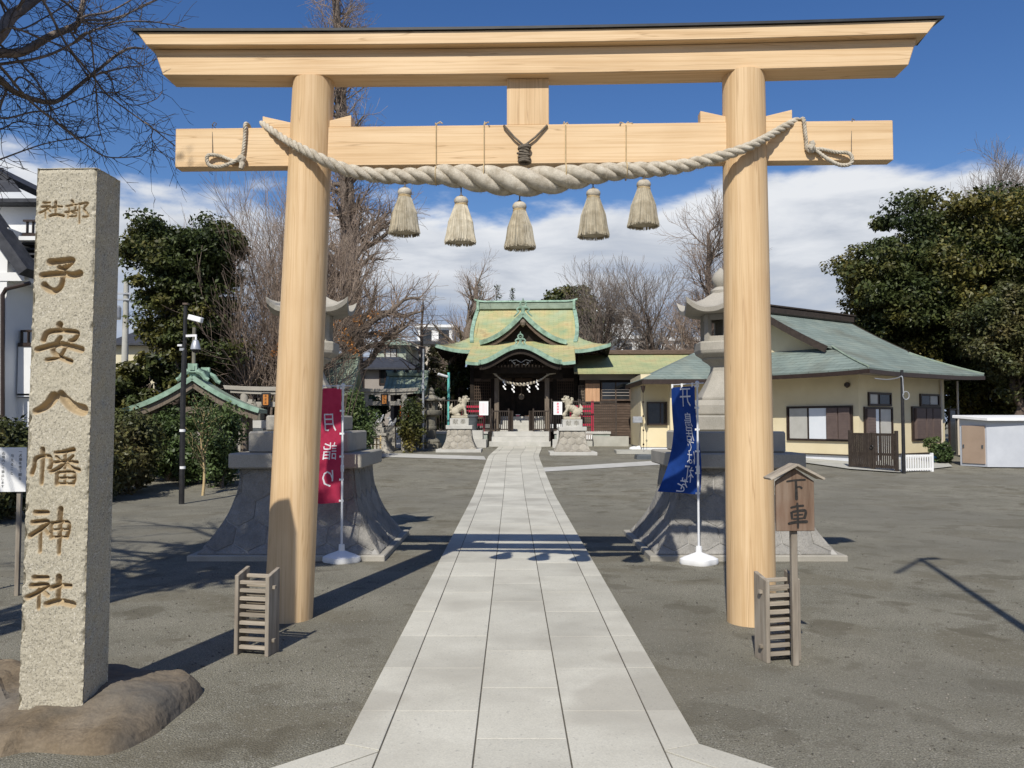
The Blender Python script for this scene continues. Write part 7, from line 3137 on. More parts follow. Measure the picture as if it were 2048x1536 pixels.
def block_house(name, label, pxa, pxb, py_top, Y, mat, depth=7, roof='flat', wins=(), rz=0.0, rmat='roof_dark'):
    xa, xb = P(pxa, 700, Y).x, P(pxb, 700, Y).x
    zt = P(pxa, py_top, Y).z
    z0 = g(Y)
    t = thing(name, label, 'house', ((xa + xb) / 2, Y, z0), rz)
    w, h = xb - xa, zt - z0
    m = MB()
    m.box((0, depth / 2, h / 2), (w, depth, h))
    m.build('wall', MT[mat], t)
    m = MB()
    if roof == 'flat':
        m.box((0, depth / 2, h + 0.08), (w + 0.3, depth + 0.3, 0.22))
    else:
        r = roof
        m.loft([[(-w / 2 - 0.4, -0.5, h - 0.05), (w / 2 + 0.4, -0.5, h - 0.05), (w / 2 + 0.4, depth + 0.5, h - 0.05), (-w / 2 - 0.4, depth + 0.5, h - 0.05)],
                [(-w / 2 - 0.4, -0.5, h + 0.05), (w / 2 + 0.4, -0.5, h + 0.05), (w / 2 + 0.4, depth + 0.5, h + 0.05), (-w / 2 - 0.4, depth + 0.5, h + 0.05)],
                [(-w / 2 + 1.2, depth * 0.42, h + r), (w / 2 - 1.2, depth * 0.42, h + r), (w / 2 - 1.2, depth * 0.55, h + r), (-w / 2 + 1.2, depth * 0.55, h + r)]])
    m.build('roof', MT[rmat], t)
    for (px0, px1, py0, py1) in wins:
        x0, x1 = P(px0, 700, Y).x, P(px1, 700, Y).x
        z_0, z_1 = P(px0, py1, Y).z - z0, P(px0, py0, Y).z - z0
        win(t, (x0 + x1) / 2 - (xa + xb) / 2, 0, (z_0 + z_1) / 2, x1 - x0, z_1 - z_0, mat='curtain' if (px1 - px0) > 16 and py0 < 720 else 'glass_dark')
    return t


block_house('far_house', 'brown-grey two-storey house with dark windows behind the side shrines', 640, 830, 738, 46, 'house_grey', 7, 0.9, [(702, 728, 745, 785), (760, 782, 738, 768), (660, 690, 745, 785)], rmat='roof_dark')
block_house('far_house', 'green-grey upper house with a dark bay window behind the stone torii', 748, 812, 690, 54.5, 'house_green', 6, 0.7, [(770, 793, 697, 716)], rmat='roof_teal' if False else 'copper_dull')
block_house('far_house', 'beige flat-roofed house with two windows beyond the bare trees', 815, 905, 688, 58, 'house_beige', 8, 'flat', [(838, 850, 694, 706), (862, 882, 692, 712)])
block_house('far_house', 'pale yellow house with a dark hipped roof behind the utility pole', 228, 310, 690, 48, 'house_yellow', 7, 1.6, [(270, 290, 715, 740)])
t = block_house('far_house', 'low dark-roofed house in the trees behind the water pavilion', 330, 470, 752, 44, 'house_grey', 8, 1.8, [(395, 412, 760, 785)])


def apartment(label, pxa, pxb, py_top, Y, floors, mat='house_white'):
    xa, xb = P(pxa, 700, Y).x, P(pxb, 700, Y).x
    zt = P(pxa, py_top, Y).z
    z0 = g(Y)
    t = thing('apartment_block', label, 'apartment block', ((xa + xb) / 2, Y, z0))
    w, h = xb - xa, zt - z0
    m = MB()
    m.box((0, 5, h / 2), (w, 10, h))
    m.build('wall', MT[mat], t)
    m = MB()
    m.box((0, 5, h + 0.15), (w + 0.6, 10.6, 0.3))
    m.build('roof', MT['house_white'], t)
    fh = h / floors
    for i in range(floors):
        m = MB()
        m.box((0, -0.5, fh * i + 0.6), (w, 1.0, 1.1))
        m.build('balcony', MT['house_white'], t)
        n = max(2, int(w / 4))
        for k in range(n):
            m = MB()
            m.box((-w / 2 + w * (k + 0.5) / n, -0.03, fh * i + fh * 0.68), (w / n * 0.6, 0.08, fh * 0.45))
            m.build('window', MT['glass_dark'], t)


apartment('white apartment block behind the bare trees beside the hall roof', 1085, 1262, 625, 88, 5)
apartment('low white block seen above the corridor roof', 1240, 1300, 678, 70, 2)
apartment('small white rooftop block beyond the cream house', 1322, 1394, 682, 75, 2)
apartment('pale block far behind the bare trees on the side of the beige house', 835, 905, 655, 95, 4)


def white_house():
    """white rendered house at the edge of the court, in three storeys with balconies"""
    Y = 17.5
    s = Y / F

    def X(px):
        return P(px, 700, Y).x

    def Z(py):
        return P(30, py, Y).z
    ox = X(-60)
    t = thing('white_house', 'white three-storey house with dark balconies and roof edges behind the stone post', 'house', (ox, Y + 2, g(Y)))

    def box(name, px0, px1, py0, py1, y0, y1, mat, parent=None, bevel=0):
        m = MB()
        m.box(((X(px0) + X(px1)) / 2, Y + (y0 + y1) / 2, (Z(py0) + Z(py1)) / 2), (abs(X(px1) - X(px0)), y1 - y0, abs(Z(py0) - Z(py1))))
        return m.build(name, MT[mat], t, world=True, bevel=bevel)

    box('wall', -420, 62, 471, 905, 1.3, 3.4, 'house_white')
    box('upper_wall', -420, 20, 392, 470, 0.9, 3.3, 'house_white')
    box('wing_soffit', -419, 46, 545, 562, -0.02, 1.28, 'house_white')
    box('wing_wall', -420, 10, 455, 905, 0.0, 1.3, 'house_white')
    box('lower_wall', -418, 46, 794, 905, 0.5, 1.28, 'house_white')
    # upper balcony
    box('balcony', 16, 74, 458, 470, 0.4, 3.0, 'frame_brown')
    box('parapet', 14, 76, 466, 474, 0.3, 3.1, 'house_white')
    for i, px in enumerate((22, 34, 46, 58, 70)):
        box('rail_post', px, px + 1.6, 432, 458, 0.42, 0.5, 'frame_brown')
    box('rail', 16, 74, 430, 434, 0.4, 0.52, 'frame_brown')
    box('upper_room', 24, 70, 385, 457, 2.2, 3.2, 'house_white')
    box('window', 34, 46, 400, 452, 2.12, 2.3, 'glass_dark')
    box('roof_slab', -430, 44, 384, 391.5, 0.5, 3.6, 'roof_dark')
    # pitched roof strips
    m = MB()
    m.loft([[P(-430, 384, Y + 0.5), P(44, 384, Y + 0.5), P(44, 384, Y + 3.6), P(-430, 384, Y + 3.6)], [P(-430, 335, Y + 1.6), P(6, 335, Y + 1.6), P(6, 335, Y + 2.6), P(-430, 335, Y + 2.6)]])
    m.build('top_roof', MT['roof_dark'], t, world=True)
    m = MB()
    a, b = P(22, 352, Y + 2.2), P(76, 388, Y + 2.2)
    m.bar(a, b, 2.4, 0.14)
    m.build('roof_edge', MT['roof_dark'], t, world=True)
    m = MB()
    m.bar(P(-30, 420, Y - 0.15), P(62, 548, Y - 0.15), 0.6, 0.22)
    m.build('gable_edge', MT['roof_dark'], t, world=True)
    m = MB()
    for i in range(7):
        a = P(20 + 6 * i, 476 + 10 * i, Y + 0.95)
        m.bar(a, a + Vector((0.75, 0, 0)), 0.9, 0.04)
    tag(m.build('side_roof', MT['roof_dark'], t, world=True), kind='stuff')
    # mid balcony
    box('balcony_front', 14, 62, 690, 790, 0.4, 0.6, 'house_white')
    box('balcony_floor', 14, 62, 786, 792, 0.4, 1.4, 'house_white')
    box('balcony_rail', 14, 62, 682, 690, 0.38, 0.62, 'frame_brown')
    box('balcony_rail', 14, 62, 655, 659, 0.46, 0.54, 'frame_brown')
    for px in (14, 28, 42, 56):
        box('rail_post', px, px + 2, 657, 690, 0.46, 0.54, 'frame_brown')
    box('window', 40, 60, 582, 690, 1.2, 1.35, 'glass_dark')
    box('ground_window', 40, 56, 800, 870, 1.22, 1.34, 'glass_dark')
    m = MB()
    m.tube([P(60, 566, Y - 0.1), P(12, 578, Y - 0.1), P(5, 590, Y - 0.1), P(5, 840, Y - 0.1)], 0.045, 8)
    m.build('drain_pipe', MT['frame_brown'], t, world=True)


white_house()
# ------------------------------------------------------------------ vegetation
def tubes_np(segs, n=3):
    """segs: array (m,8) p0,p1,r0,r1 -> verts, quads"""
    S = np.asarray(segs, float)
    p0, p1, r0, r1 = S[:, 0:3], S[:, 3:6], S[:, 6], S[:, 7]
    d = p1 - p0
    L = np.linalg.norm(d, axis=1, keepdims=True)
    d = d / np.maximum(L, 1e-9)
    ref = np.where(np.abs(d[:, 2:3]) < 0.9, np.array([[0, 0, 1.0]]), np.array([[1.0, 0, 0]]))
    u = np.cross(d, ref)
    u /= np.linalg.norm(u, axis=1, keepdims=True)
    w = np.cross(d, u)
    ang = 2 * np.pi * np.arange(n) / n
    c, s = np.cos(ang), np.sin(ang)
    off = u[:, None, :] * c[None, :, None] + w[:, None, :] * s[None, :, None]
    a = p0[:, None, :] + off * r0[:, None, None]
    b = p1[:, None, :] + off * r1[:, None, None]
    v = np.concatenate([a, b], 1).reshape(-1, 3)
    base = (np.arange(len(S)) * 2 * n)[:, None, None]
    i = np.arange(n)
    q = np.stack([i, (i + 1) % n, (i + 1) % n + n, i + n], -1)[None]
    return v, (q + base).reshape(-1, 4)


class Tree:
    def __init__(self, seed):
        self.r = random.Random(seed)
        self.s = {0: [], 1: [], 2: [], 3: [], 4: [], 5: []}

    def rv(self):
        r = self.r
        return Vector((r.gauss(0, 1), r.gauss(0, 1), r.gauss(0, 1)))

    def branch(self, p, d, L, r, lev, cfg):
        c = cfg[lev]
        n = max(2, int(round(L / c['seg'])))
        rr = r
        st = L / n
        for i in range(n):
            d = (d + self.rv() * c['wob'] + Vector((0, 0, c['up']))).normalized()
            q = p + d * st
            r2 = max(r * (1 - (1 - c['tap']) * (i + 1) / n), c.get('rmin', 0.002))
            self.s[lev].append((*p, *q, rr, r2))
            p, rr = q, r2
            if lev + 1 in cfg and (i + 1) / n > c['start']:
                k = c['kids']
                m = int(k) + (1 if self.r.random() < k - int(k) else 0)
                for _ in range(m):
                    ax = d.cross(self.rv()).normalized()
                    a = rad(self.r.uniform(*c['ang']))
                    nd = (d * math.cos(a) + ax * math.sin(a)).normalized()
                    fr = (i + 1) / n
                    ll = cfg[lev + 1]['len'] * self.r.uniform(0.55, 1.25) * (c['fall'](fr) if 'fall' in c else 1 - 0.45 * fr)
                    self.branch(p, nd, ll, max(min(rr * c.get('rr', 0.6), cfg[lev + 1].get('rmax', 9)), 0.003), lev + 1, cfg)
        return p


def finish_tree(T, name, label, base, bark, twig, group, wood_lev=1):
    t = thing(name, label, 'tree', base, 0, group)
    o = np.array(base, float)
    for part, levs, sides, mat in (('trunk', range(0, wood_lev + 1), 8, bark), ('crown', range(wood_lev + 1, 6), 3, twig)):
        segs = [s for l in levs for s in T.s[l]]
        if not segs:
            continue
        v, f = tubes_np(segs, sides)
        ob = np_mesh(part, v - o, f, MT[mat], t)
        if sides > 3:
            smooth_mesh(ob.data, 180)
    return t


def bare_tree(label, px, Y, py_top, spread, trunk_r, seed, bark='bark_brown', twig='twig_grey', dens=1.0, up=0.05, group='bare winter trees', split=0.22, name='bare_tree', thick=0.007):
    b = P(px, 800, Y)
    base = (b.x, Y, g(Y))
    H = P(px, py_top, Y).z - g(Y)
    T = Tree(seed)
    cfg = {0: dict(seg=H * 0.05, wob=0.05, up=0.04, tap=0.25, start=split, kids=1.5 * dens, ang=(28, 66), rr=0.5, fall=lambda f: max(0.25, 1 - 0.75 * max(0, f - 0.25))),
           1: dict(len=spread, seg=0.30, wob=0.13, up=up, tap=0.25, start=0.15, kids=1.35 * dens, ang=(22, 60), rr=0.55, rmax=trunk_r * 0.5),
           2: dict(len=spread * 0.52, seg=0.24, wob=0.14, up=up, tap=0.3, start=0.08, kids=1.5 * dens, ang=(20, 55), rr=0.6, rmax=0.03, rmin=thick),
           3: dict(len=spread * 0.30, seg=0.22, wob=0.12, up=up, tap=0.4, start=9, kids=0, ang=(20, 50), rmax=thick * 1.5, rmin=thick * 0.6)}
    T.branch(Vector(base) - Vector((0, 0, 0.1)), Vector((0.02, 0, 1)), H * 0.86, trunk_r, 0, cfg)
    return finish_tree(T, name, label, base, bark, twig, group)


def ginkgo():
    """tall pruned ginkgo: massive knobbly trunk, short limbs, dense upright shoots"""
    Y = 31.8
    b = P(703, 800, Y)
    base = (b.x, Y, g(Y))
    T = Tree(42)
    H = 19.5
    cfg = {0: dict(seg=0.45, wob=0.022, up=0.12, tap=0.22, start=0.15, kids=2.6, ang=(45, 85), rr=0.42, fall=lambda f: max(0.26, 1.3 * (1 - f) ** 1.1)),
           1: dict(len=3.0, seg=0.32, wob=0.20, up=0.05, tap=0.3, start=0.12, kids=2.0, ang=(25, 75), rr=0.5, rmax=0.15),
           2: dict(len=1.45, seg=0.28, wob=0.15, up=0.09, tap=0.3, start=0.05, kids=2.3, ang=(20, 60), rr=0.55, rmax=0.035, rmin=0.010),
           3: dict(len=0.95, seg=0.32, wob=0.11, up=0.06, tap=0.4, start=9, kids=0, ang=(20, 50), rmax=0.012, rmin=0.006)}
    T.branch(Vector(base) - Vector((0, 0, 0.1)), Vector((0.0, 0, 1)), H, 0.47, 0, cfg)
    finish_tree(T, 'ginkgo_tree', 'tall bare ginkgo with a knobbly trunk and dense twigs rising behind the torii pillar', base, 'bark_grey', 'twig_pink', 'bare winter trees')


ginkgo()


def twig_bush(label, px, Y, py_top, spread, seed, n, group='bare winter trees', twig='twig_pink', orange=False):
    """multi-stemmed bare tree with fine upright shoots"""
    b = P(px, 800, Y)
    base = (b.x, Y, g(Y))
    H = P(px, py_top, Y).z - g(Y)
    T = Tree(seed)
    cfg = {0: dict(seg=0.35, wob=0.09, up=0.06, tap=0.25, start=0.2, kids=1.8, ang=(15, 48), rr=0.5, fall=lambda f: 1 - 0.4 * f),
           1: dict(len=H * 0.36, seg=0.30, wob=0.09, up=0.06, tap=0.3, start=0.1, kids=1.7, ang=(14, 45), rr=0.55, rmax=0.03, rmin=0.007),
           2: dict(len=H * 0.19, seg=0.28, wob=0.09, up=0.04, tap=0.4, start=9, kids=0, ang=(15, 40), rmax=0.010, rmin=0.0045)}
    for i in range(n):
        a = 2 * PI * i / n + T.r.uniform(-.3, .3)
        tilt = T.r.uniform(0.05, 1.0) * spread / H
        d = Vector((math.cos(a) * tilt, math.sin(a) * tilt, 1)).normalized()
        T.branch(Vector(base) + Vector((0.15 * math.cos(a), 0.15 * math.sin(a), -0.05)), d, H * T.r.uniform(0.62, 0.95), 0.06, 0, cfg)
    return finish_tree(T, 'bare_tree', label, base, 'bark_grey', twig, group, wood_lev=0)


twig_bush('bushy bare tree of fine brown shoots in front of the dark evergreen and side shrine', 545, 28.0, 415, 3.4, 5, 16)
bare_tree('slender dark bare tree in front of the beige house beyond the stone torii', 836, 40, 560, 1.9, 0.17, 8, 'bark_brown', 'twig_grey', 0.95)
bare_tree('tall bare tree with a stout trunk close to the hall roof', 908, 40.5, 495, 2.4, 0.40, 9, 'bark_grey', 'twig_pink', 1.15, 0.09)
bare_tree('spreading grey bare tree above the hall roof next to the dark round evergreen', 1208, 52, 575, 5.4, 0.32, 10, 'bark_brown', 'twig_grey', 0.95, 0.09, thick=0.011, split=0.3)
bare_tree('spreading grey bare tree above the corridor roof ridge', 1290, 50, 588, 5.0, 0.30, 23, 'bark_brown', 'twig_grey', 0.95, 0.09, thick=0.011, split=0.3)
bare_tree('bare tree half hidden behind the torii pillar and stone lantern roof', 1442, 44, 395, 4.2, 0.34, 12, 'bark_grey', 'twig_pink', 1.2, 0.08, thick=0.010)
bare_tree('bare crown showing above the big dark evergreen', 1962, 50, 345, 5.8, 0.30, 14, 'bark_brown', 'twig_grey', 1.1, 0.06, thick=0.012)


# --- leafy things
def leaves_np(clumps, per, size, rng, flat=0.5, up=0.45, aspect=0.5):
    """clumps: array (n,4) x,y,z,R ; leaf rhombi spread through each clump"""
    C = np.repeat(np.asarray(clumps, float), per, axis=0)
    N = len(C)
    d = rng.standard_normal((N, 3))
    d /= np.linalg.norm(d, axis=1, keepdims=True)
    rr = rng.random(N) ** 0.45
    pos = C[:, :3] + d * (rr * C[:, 3])[:, None] * np.array([1, 1, flat + 0.2])
    nrm = d * 0.6 + rng.standard_normal((N, 3)) * 0.55 + np.array([0, 0, up])
    nrm /= np.linalg.norm(nrm, axis=1, keepdims=True)
    t = np.cross(nrm, rng.standard_normal((N, 3)))
    t /= np.linalg.norm(t, axis=1, keepdims=True)
    b = np.cross(nrm, t)
    s = size * (0.6 + 0.8 * rng.random(N))[:, None]
    v = np.stack([pos - t * s, pos + b * s * aspect + nrm * s * 0.12, pos + t * s, pos - b * s * aspect + nrm * s * 0.12], 1).reshape(-1, 3)
    f = np.arange(N * 4).reshape(N, 4)
    return v, f


def ellip_clumps(c, R, n, rc, rng, shell=0.55, zmin=-1.0, lump=None):
    out = []
    while len(out) < n:
        d = rng.standard_normal(3)
        d /= np.linalg.norm(d)
        r = shell + (1 - shell) * rng.random()
        p = d * r
        if p[2] < zmin:
            continue
        k = 1.0
        if lump is not None:
            k = 1 + lump * math.sin(3.1 * d[0] + 2.3 * d[1] * 1.7 + 1.3) * math.cos(4.3 * d[2] + d[0] * 2)
        out.append((c[0] + p[0] * R[0] * k, c[1] + p[1] * R[1] * k, c[2] + p[2] * R[2] * k, rc * (0.6 + 0.8 * rng.random())))
    return np.array(out)


def leafy_tree(name, label, base, parts, trunk_r, leaf, size, per, seed, bark='bark_brown', group=None, cat='tree', flat=0.5, nlimb=26):
    """parts: list of (centre, radii, n clumps, clump radius, zmin)"""
    rng = np.random.default_rng(seed)
    pr_ = random.Random(seed)
    t = thing(name, label, cat, base, 0, group)
    cl = np.concatenate([ellip_clumps(c, R, n, rc, rng, 0.5, zm, 0.14) for c, R, n, rc, zm in parts])
    v, f = leaves_np(cl, per, size, rng, flat)
    o = np.array(base, float)
    np_mesh('crown', v - o, f, MT[leaf], t)
    segs = []
    c0 = Vector(parts[0][0])
    b = Vector(base)
    top = Vector((c0.x, c0.y, c0.z + parts[0][1][2] * 0.3))
    n = 9
    prev = b - Vector((0, 0, 0.1))
    pts = [prev]
    for i in range(1, n + 1):
        p = b.lerp(top, i / n) + Vector((pr_.gauss(0, trunk_r * 0.5), pr_.gauss(0, trunk_r * 0.5), 0))
        segs.append((*prev, *p, trunk_r * (1 - 0.75 * (i - 1) / n), trunk_r * (1 - 0.75 * i / n)))
        prev = p
        pts.append(p)
    for k in range(nlimb):
        c = cl[pr_.randrange(len(cl))]
        e = Vector(c[:3])
        a = pts[pr_.randrange(3, n + 1)]
        m1 = a.lerp(e, 0.5) + Vector((0, 0, 0.08 * (e - a).length))
        r = trunk_r * 0.28
        segs.append((*a, *m1, r, r * 0.6))
        segs.append((*m1, *e, r * 0.6, r * 0.2))
    v, f = tubes_np(segs, 7)
    ob = np_mesh('trunk', v - o, f, MT[bark], t)
    smooth_mesh(ob.data, 180)
    return t


def at(px, py, Y):
    return tuple(P(px, py, Y))


def gb(px, Y):
    b = P(px, 800, Y)
    return (b.x, Y, g(Y))


# dark evergreen behind the pavilion
Y = 27
s_ = Y / F
leafy_tree('evergreen_tree', 'dark green evergreen tree rising behind the water pavilion', gb(345, Y),
           [(at(372, 600, Y), (88 * s_, 1.7, 120 * s_), 120, 0.55, -1), (at(318, 492, Y), (62 * s_, 1.3, 52 * s_), 52, 0.5, -1), (at(425, 500, Y), (58 * s_, 1.3, 58 * s_), 52, 0.5, -1), (at(410, 690, Y), (75 * s_, 1.4, 70 * s_), 60, 0.5, -1)],
           0.30, 'leaf_dark', 0.075, 230, 3, group='evergreen trees', flat=0.3)
# great evergreen on the right
Y = 37
s_ = Y / F
leafy_tree('evergreen_tree', 'huge rounded dark evergreen tree overhanging the cream house', gb(1960, Y),
           [(at(1945, 558, Y), (238 * s_, 5.0, 178 * s_), 330, 1.0, -1), (at(1800, 590, Y - 1), (118 * s_, 3.0, 110 * s_), 120, 0.8, -1), (at(2120, 600, Y), (230 * s_, 4.5, 210 * s_), 240, 0.95, -1), (at(1880, 690, Y), (190 * s_, 3.5, 90 * s_), 130, 0.9, -1)],
           0.65, 'leaf_dark', 0.095, 330, 4, group='evergreen trees', nlimb=40, flat=0.25)
Y = 31.5
s_ = Y / F
leafy_tree('evergreen_tree', 'smaller olive green evergreen standing behind the shed', gb(2035, Y),
           [(at(2035, 670, Y), (95 * s_, 1.8, 100 * s_), 120, 0.6, -1), (at(2110, 740, Y), (120 * s_, 1.8, 100 * s_), 80, 0.6, -1)], 0.2, 'leaf_olive', 0.075, 260, 6, group='evergreen trees')
Y = 37
s_ = Y / F
leafy_tree('evergreen_hedge', 'dark undergrowth below the big evergreen behind the shed', gb(2010, Y),
           [(at(2000, 800, Y), (120 * s_, 1.5, 75 * s_), 130, 0.7, -1), (at(2150, 800, Y), (120 * s_, 1.5, 90 * s_), 90, 0.7, -1)], 0.12, 'leaf_dark', 0.10, 180, 61, cat='hedge')
# dome behind the hall, far conifers
Y = 58
s_ = Y / F
leafy_tree('evergreen_tree', 'round dark evergreen crown just above the hall roof', gb(1140, Y),
           [(at(1142, 660, Y), (68 * s_, 2.6, 92 * s_), 150, 0.7, -1)], 0.3, 'leaf_dark', 0.13, 170, 7, group='evergreen trees')
for px, top, lab in ((993, 568, 'left of two faint distant conifers over the hall ridge'), (1026, 575, 'shorter faint distant conifer over the hall ridge'), (958, 556, 'thin feathery conifer between the stout bare tree and the hall ridge')):
    Y = 66
    b = gb(px, Y)
    H = P(px, top, Y).z - b[2]
    lab = lab.replace('left of two', 'taller')
    t = thing('conifer_tree', lab, 'tree', b, 0, 'distant conifers')
    rng = np.random.default_rng(px)
    cl = []
    for i in range(46):
        k = 0.45 + 0.55 * i / 46
        a = rng.random() * 6.28
        r = 1.25 * (1 - k) / 0.55 * (0.4 + 0.6 * rng.random()) + 0.05
        cl.append((b[0] + r * math.cos(a), b[1] + r * math.sin(a), b[2] + H * k, 0.28))
    v, f = leaves_np(np.array(cl), 13, 0.085, rng, 0.3)
    np_mesh('crown', v - np.array(b), f, MT['leaf_conifer'], t)
    v, f = tubes_np([(b[0], b[1], b[2] - 0.1, b[0], b[1], b[2] + H, 0.12, 0.015)], 6)
    np_mesh('trunk', v - np.array(b), f, MT['bark_grey'], t)


def shrub(label, px, py, top, wpx, leaf, size, per, n, seed, depth=0.8, name='shrub', cat='shrub', group='shrubs along the court', lowz=-0.9, Y=None):
    q = G(px, py) if Y is None else Vector(gb(px, Y))
    Y = q.y
    s = Y / F
    zt = P(px, top, Y).z
    h = zt - q.z
    return leafy_tree(name, label, tuple(q), [((q.x, Y, q.z + h * 0.52), (wpx * s, depth, h * 0.50), n, min(0.30, h * 0.2), lowz)], 0.05, leaf, size, per, seed, 'bark_grey', group, cat, 0.6, 22)


shrub('tall dark hedge shrub with bronze tips beside the engraved stone post', 258, 985, 828, 50, 'leaf_olive', 0.050, 150, 90, 21)
shrub('broad green shrub below the pavilion roof next to the camera mast', 336, 962, 806, 46, 'leaf_mid', 0.052, 150, 80, 22)
shrub('rounded green shrub between the camera mast and the pale-stemmed sapling', 392, 966, 872, 34, 'leaf_mid', 0.046, 130, 46, 23)
shrub('green shrub under the pavilion eave beside the stone torii', 448, 945, 800, 34, 'leaf_mid', 0.050, 130, 50, 24, Y=19.4)
shrub('dark hedge behind the white rules notice', 12, 1035, 842, 60, 'leaf_olive', 0.045, 150, 90, 25)
shrub('dark hedge between the white house and the rules notice', -70, 1050, 845, 70, 'leaf_olive', 0.050, 140, 80, 26)
shrub('leafy dark shrub behind the engraved stone post', 180, 1010, 850, 70, 'leaf_olive', 0.055, 130, 90, 27, Y=16.5)
shrub('sunlit green shrub beside the red banner and bamboo fence', 712, 880, 792, 34, 'leaf_mid', 0.06, 130, 60, 28, Y=27.5)
shrub('dense dark clipped shrub beside the garden lantern', 824, 888, 786, 25, 'leaf_dark', 0.055, 120, 34, 29, Y=30.5)
shrub('olive bush left of the hall behind the railing', 872, 885, 690, 44, 'leaf_olive', 0.09, 120, 80, 30, Y=41)
shrub('dark bush filling the gap between railing and hall wall', 918, 885, 715, 46, 'leaf_dark', 0.09, 120, 80, 32, Y=40)
shrub('dark evergreen bush behind the two side shrines', 600, 885, 690, 90, 'leaf_dark', 0.11, 130, 130, 33, 1.5, Y=36)
shrub('dark thicket behind the water pavilion', 300, 900, 700, 110, 'leaf_dark', 0.11, 130, 130, 34, 1.5, Y=30)
shrub('dark thicket behind the stone torii by the pavilion', 470, 900, 720, 70, 'leaf_dark', 0.10, 130, 90, 35, 1.2, Y=33)
shrub('small bush behind the pale stone torii', 745, 880, 780, 30, 'leaf_mid', 0.08, 110, 40, 36, Y=37)
# potted greenery by the house
q = G(1872, 926)
leafy_tree('potted_plant', 'leafy green plant growing in the light blue planter', (q.x, q.y, g(q.y) + 0.19), [((q.x - 0.05, q.y, g(q.y) + 0.55), (0.24, 0.22, 0.30), 26, 0.11, -1)], 0.02, 'leaf_mid', 0.035, 70, 41, 'bark_grey', None, 'plant')
shrub('small leafy bush between the blue planter and the air conditioner', 1888, 928, 888, 15, 'leaf_mid', 0.04, 90, 30, 42, 0.3)


def autumn():
    Y = 26.2
    rng = np.random.default_rng(77)
    b = gb(676, Y)
    t = thing('autumn_shrub', 'thin shrub with clusters of orange leaves tangled in the ginkgo twigs', 'shrub', b)
    cl = [(*at(px, py, Y), r) for px, py, r in ((668, 640, 0.22), (690, 668, 0.28), (702, 690, 0.22), (640, 618, 0.18), (715, 640, 0.2), (745, 628, 0.22), (762, 660, 0.25), (560, 690, 0.15), (548, 705, 0.12), (665, 700, 0.2), (710, 705, 0.18))]
    v, f = leaves_np(np.array(cl), 30, 0.045, rng, 0.9)
    np_mesh('leaves', v - np.array(b), f, MT['leaf_orange'], t)
    segs = []
    root = Vector(b)
    for c in cl:
        e = Vector(c[:3])
        m1 = root.lerp(e, 0.5) + Vector((0, 0.1, 0.3))
        segs += [(*root, *m1, 0.016, 0.010), (*m1, *e, 0.010, 0.004)]
    v, f = tubes_np(segs, 5)
    np_mesh('stems', v - np.array(b), f, MT['bark_brown'], t)


autumn()


def sapling():
    q = G(405, 991)
    t = thing('sapling', 'young leafy tree with a pale bare stem in front of the hedge', 'tree', q)
    T = Tree(91)
    Y = q.y
    top = P(415, 800, Y).z
    cfg = {0: dict(seg=0.12, wob=0.06, up=0.05, tap=0.35, start=0.25, kids=1.3, ang=(25, 50), rr=0.55, fall=lambda f: 1 - 0.4 * f),
           1: dict(len=0.75, seg=0.12, wob=0.10, up=0.12, tap=0.3, start=0.2, kids=0.8, ang=(20, 45), rr=0.6, rmax=0.014),
           2: dict(len=0.35, seg=0.12, wob=0.1, up=0.08, tap=0.4, start=9, kids=0, ang=(20, 40), rmax=0.007, rmin=0.003)}
    T.branch(Vector(q) - Vector((0, 0, 0.05)), Vector((0.05, 0, 1)), (top - q.z) * 0.9, 0.035, 0, cfg)
    segs = [s for l in range(3) for s in T.s[l]]
    o = np.array(q)
    v, f = tubes_np(segs, 5)
    np_mesh('stem', v - o, f, MT['bamboo'], t)
    rng = np.random.default_rng(5)
    tips = np.array([s[3:6] for l in (1, 2) for s in T.s[l]])
    cl = np.concatenate([tips, np.full((len(tips), 1), 0.10)], 1)
    v, f = leaves_np(cl, 9, 0.030, rng, 0.8)
    np_mesh('crown', v - o, f, MT['leaf_mid'], t)


sapling()


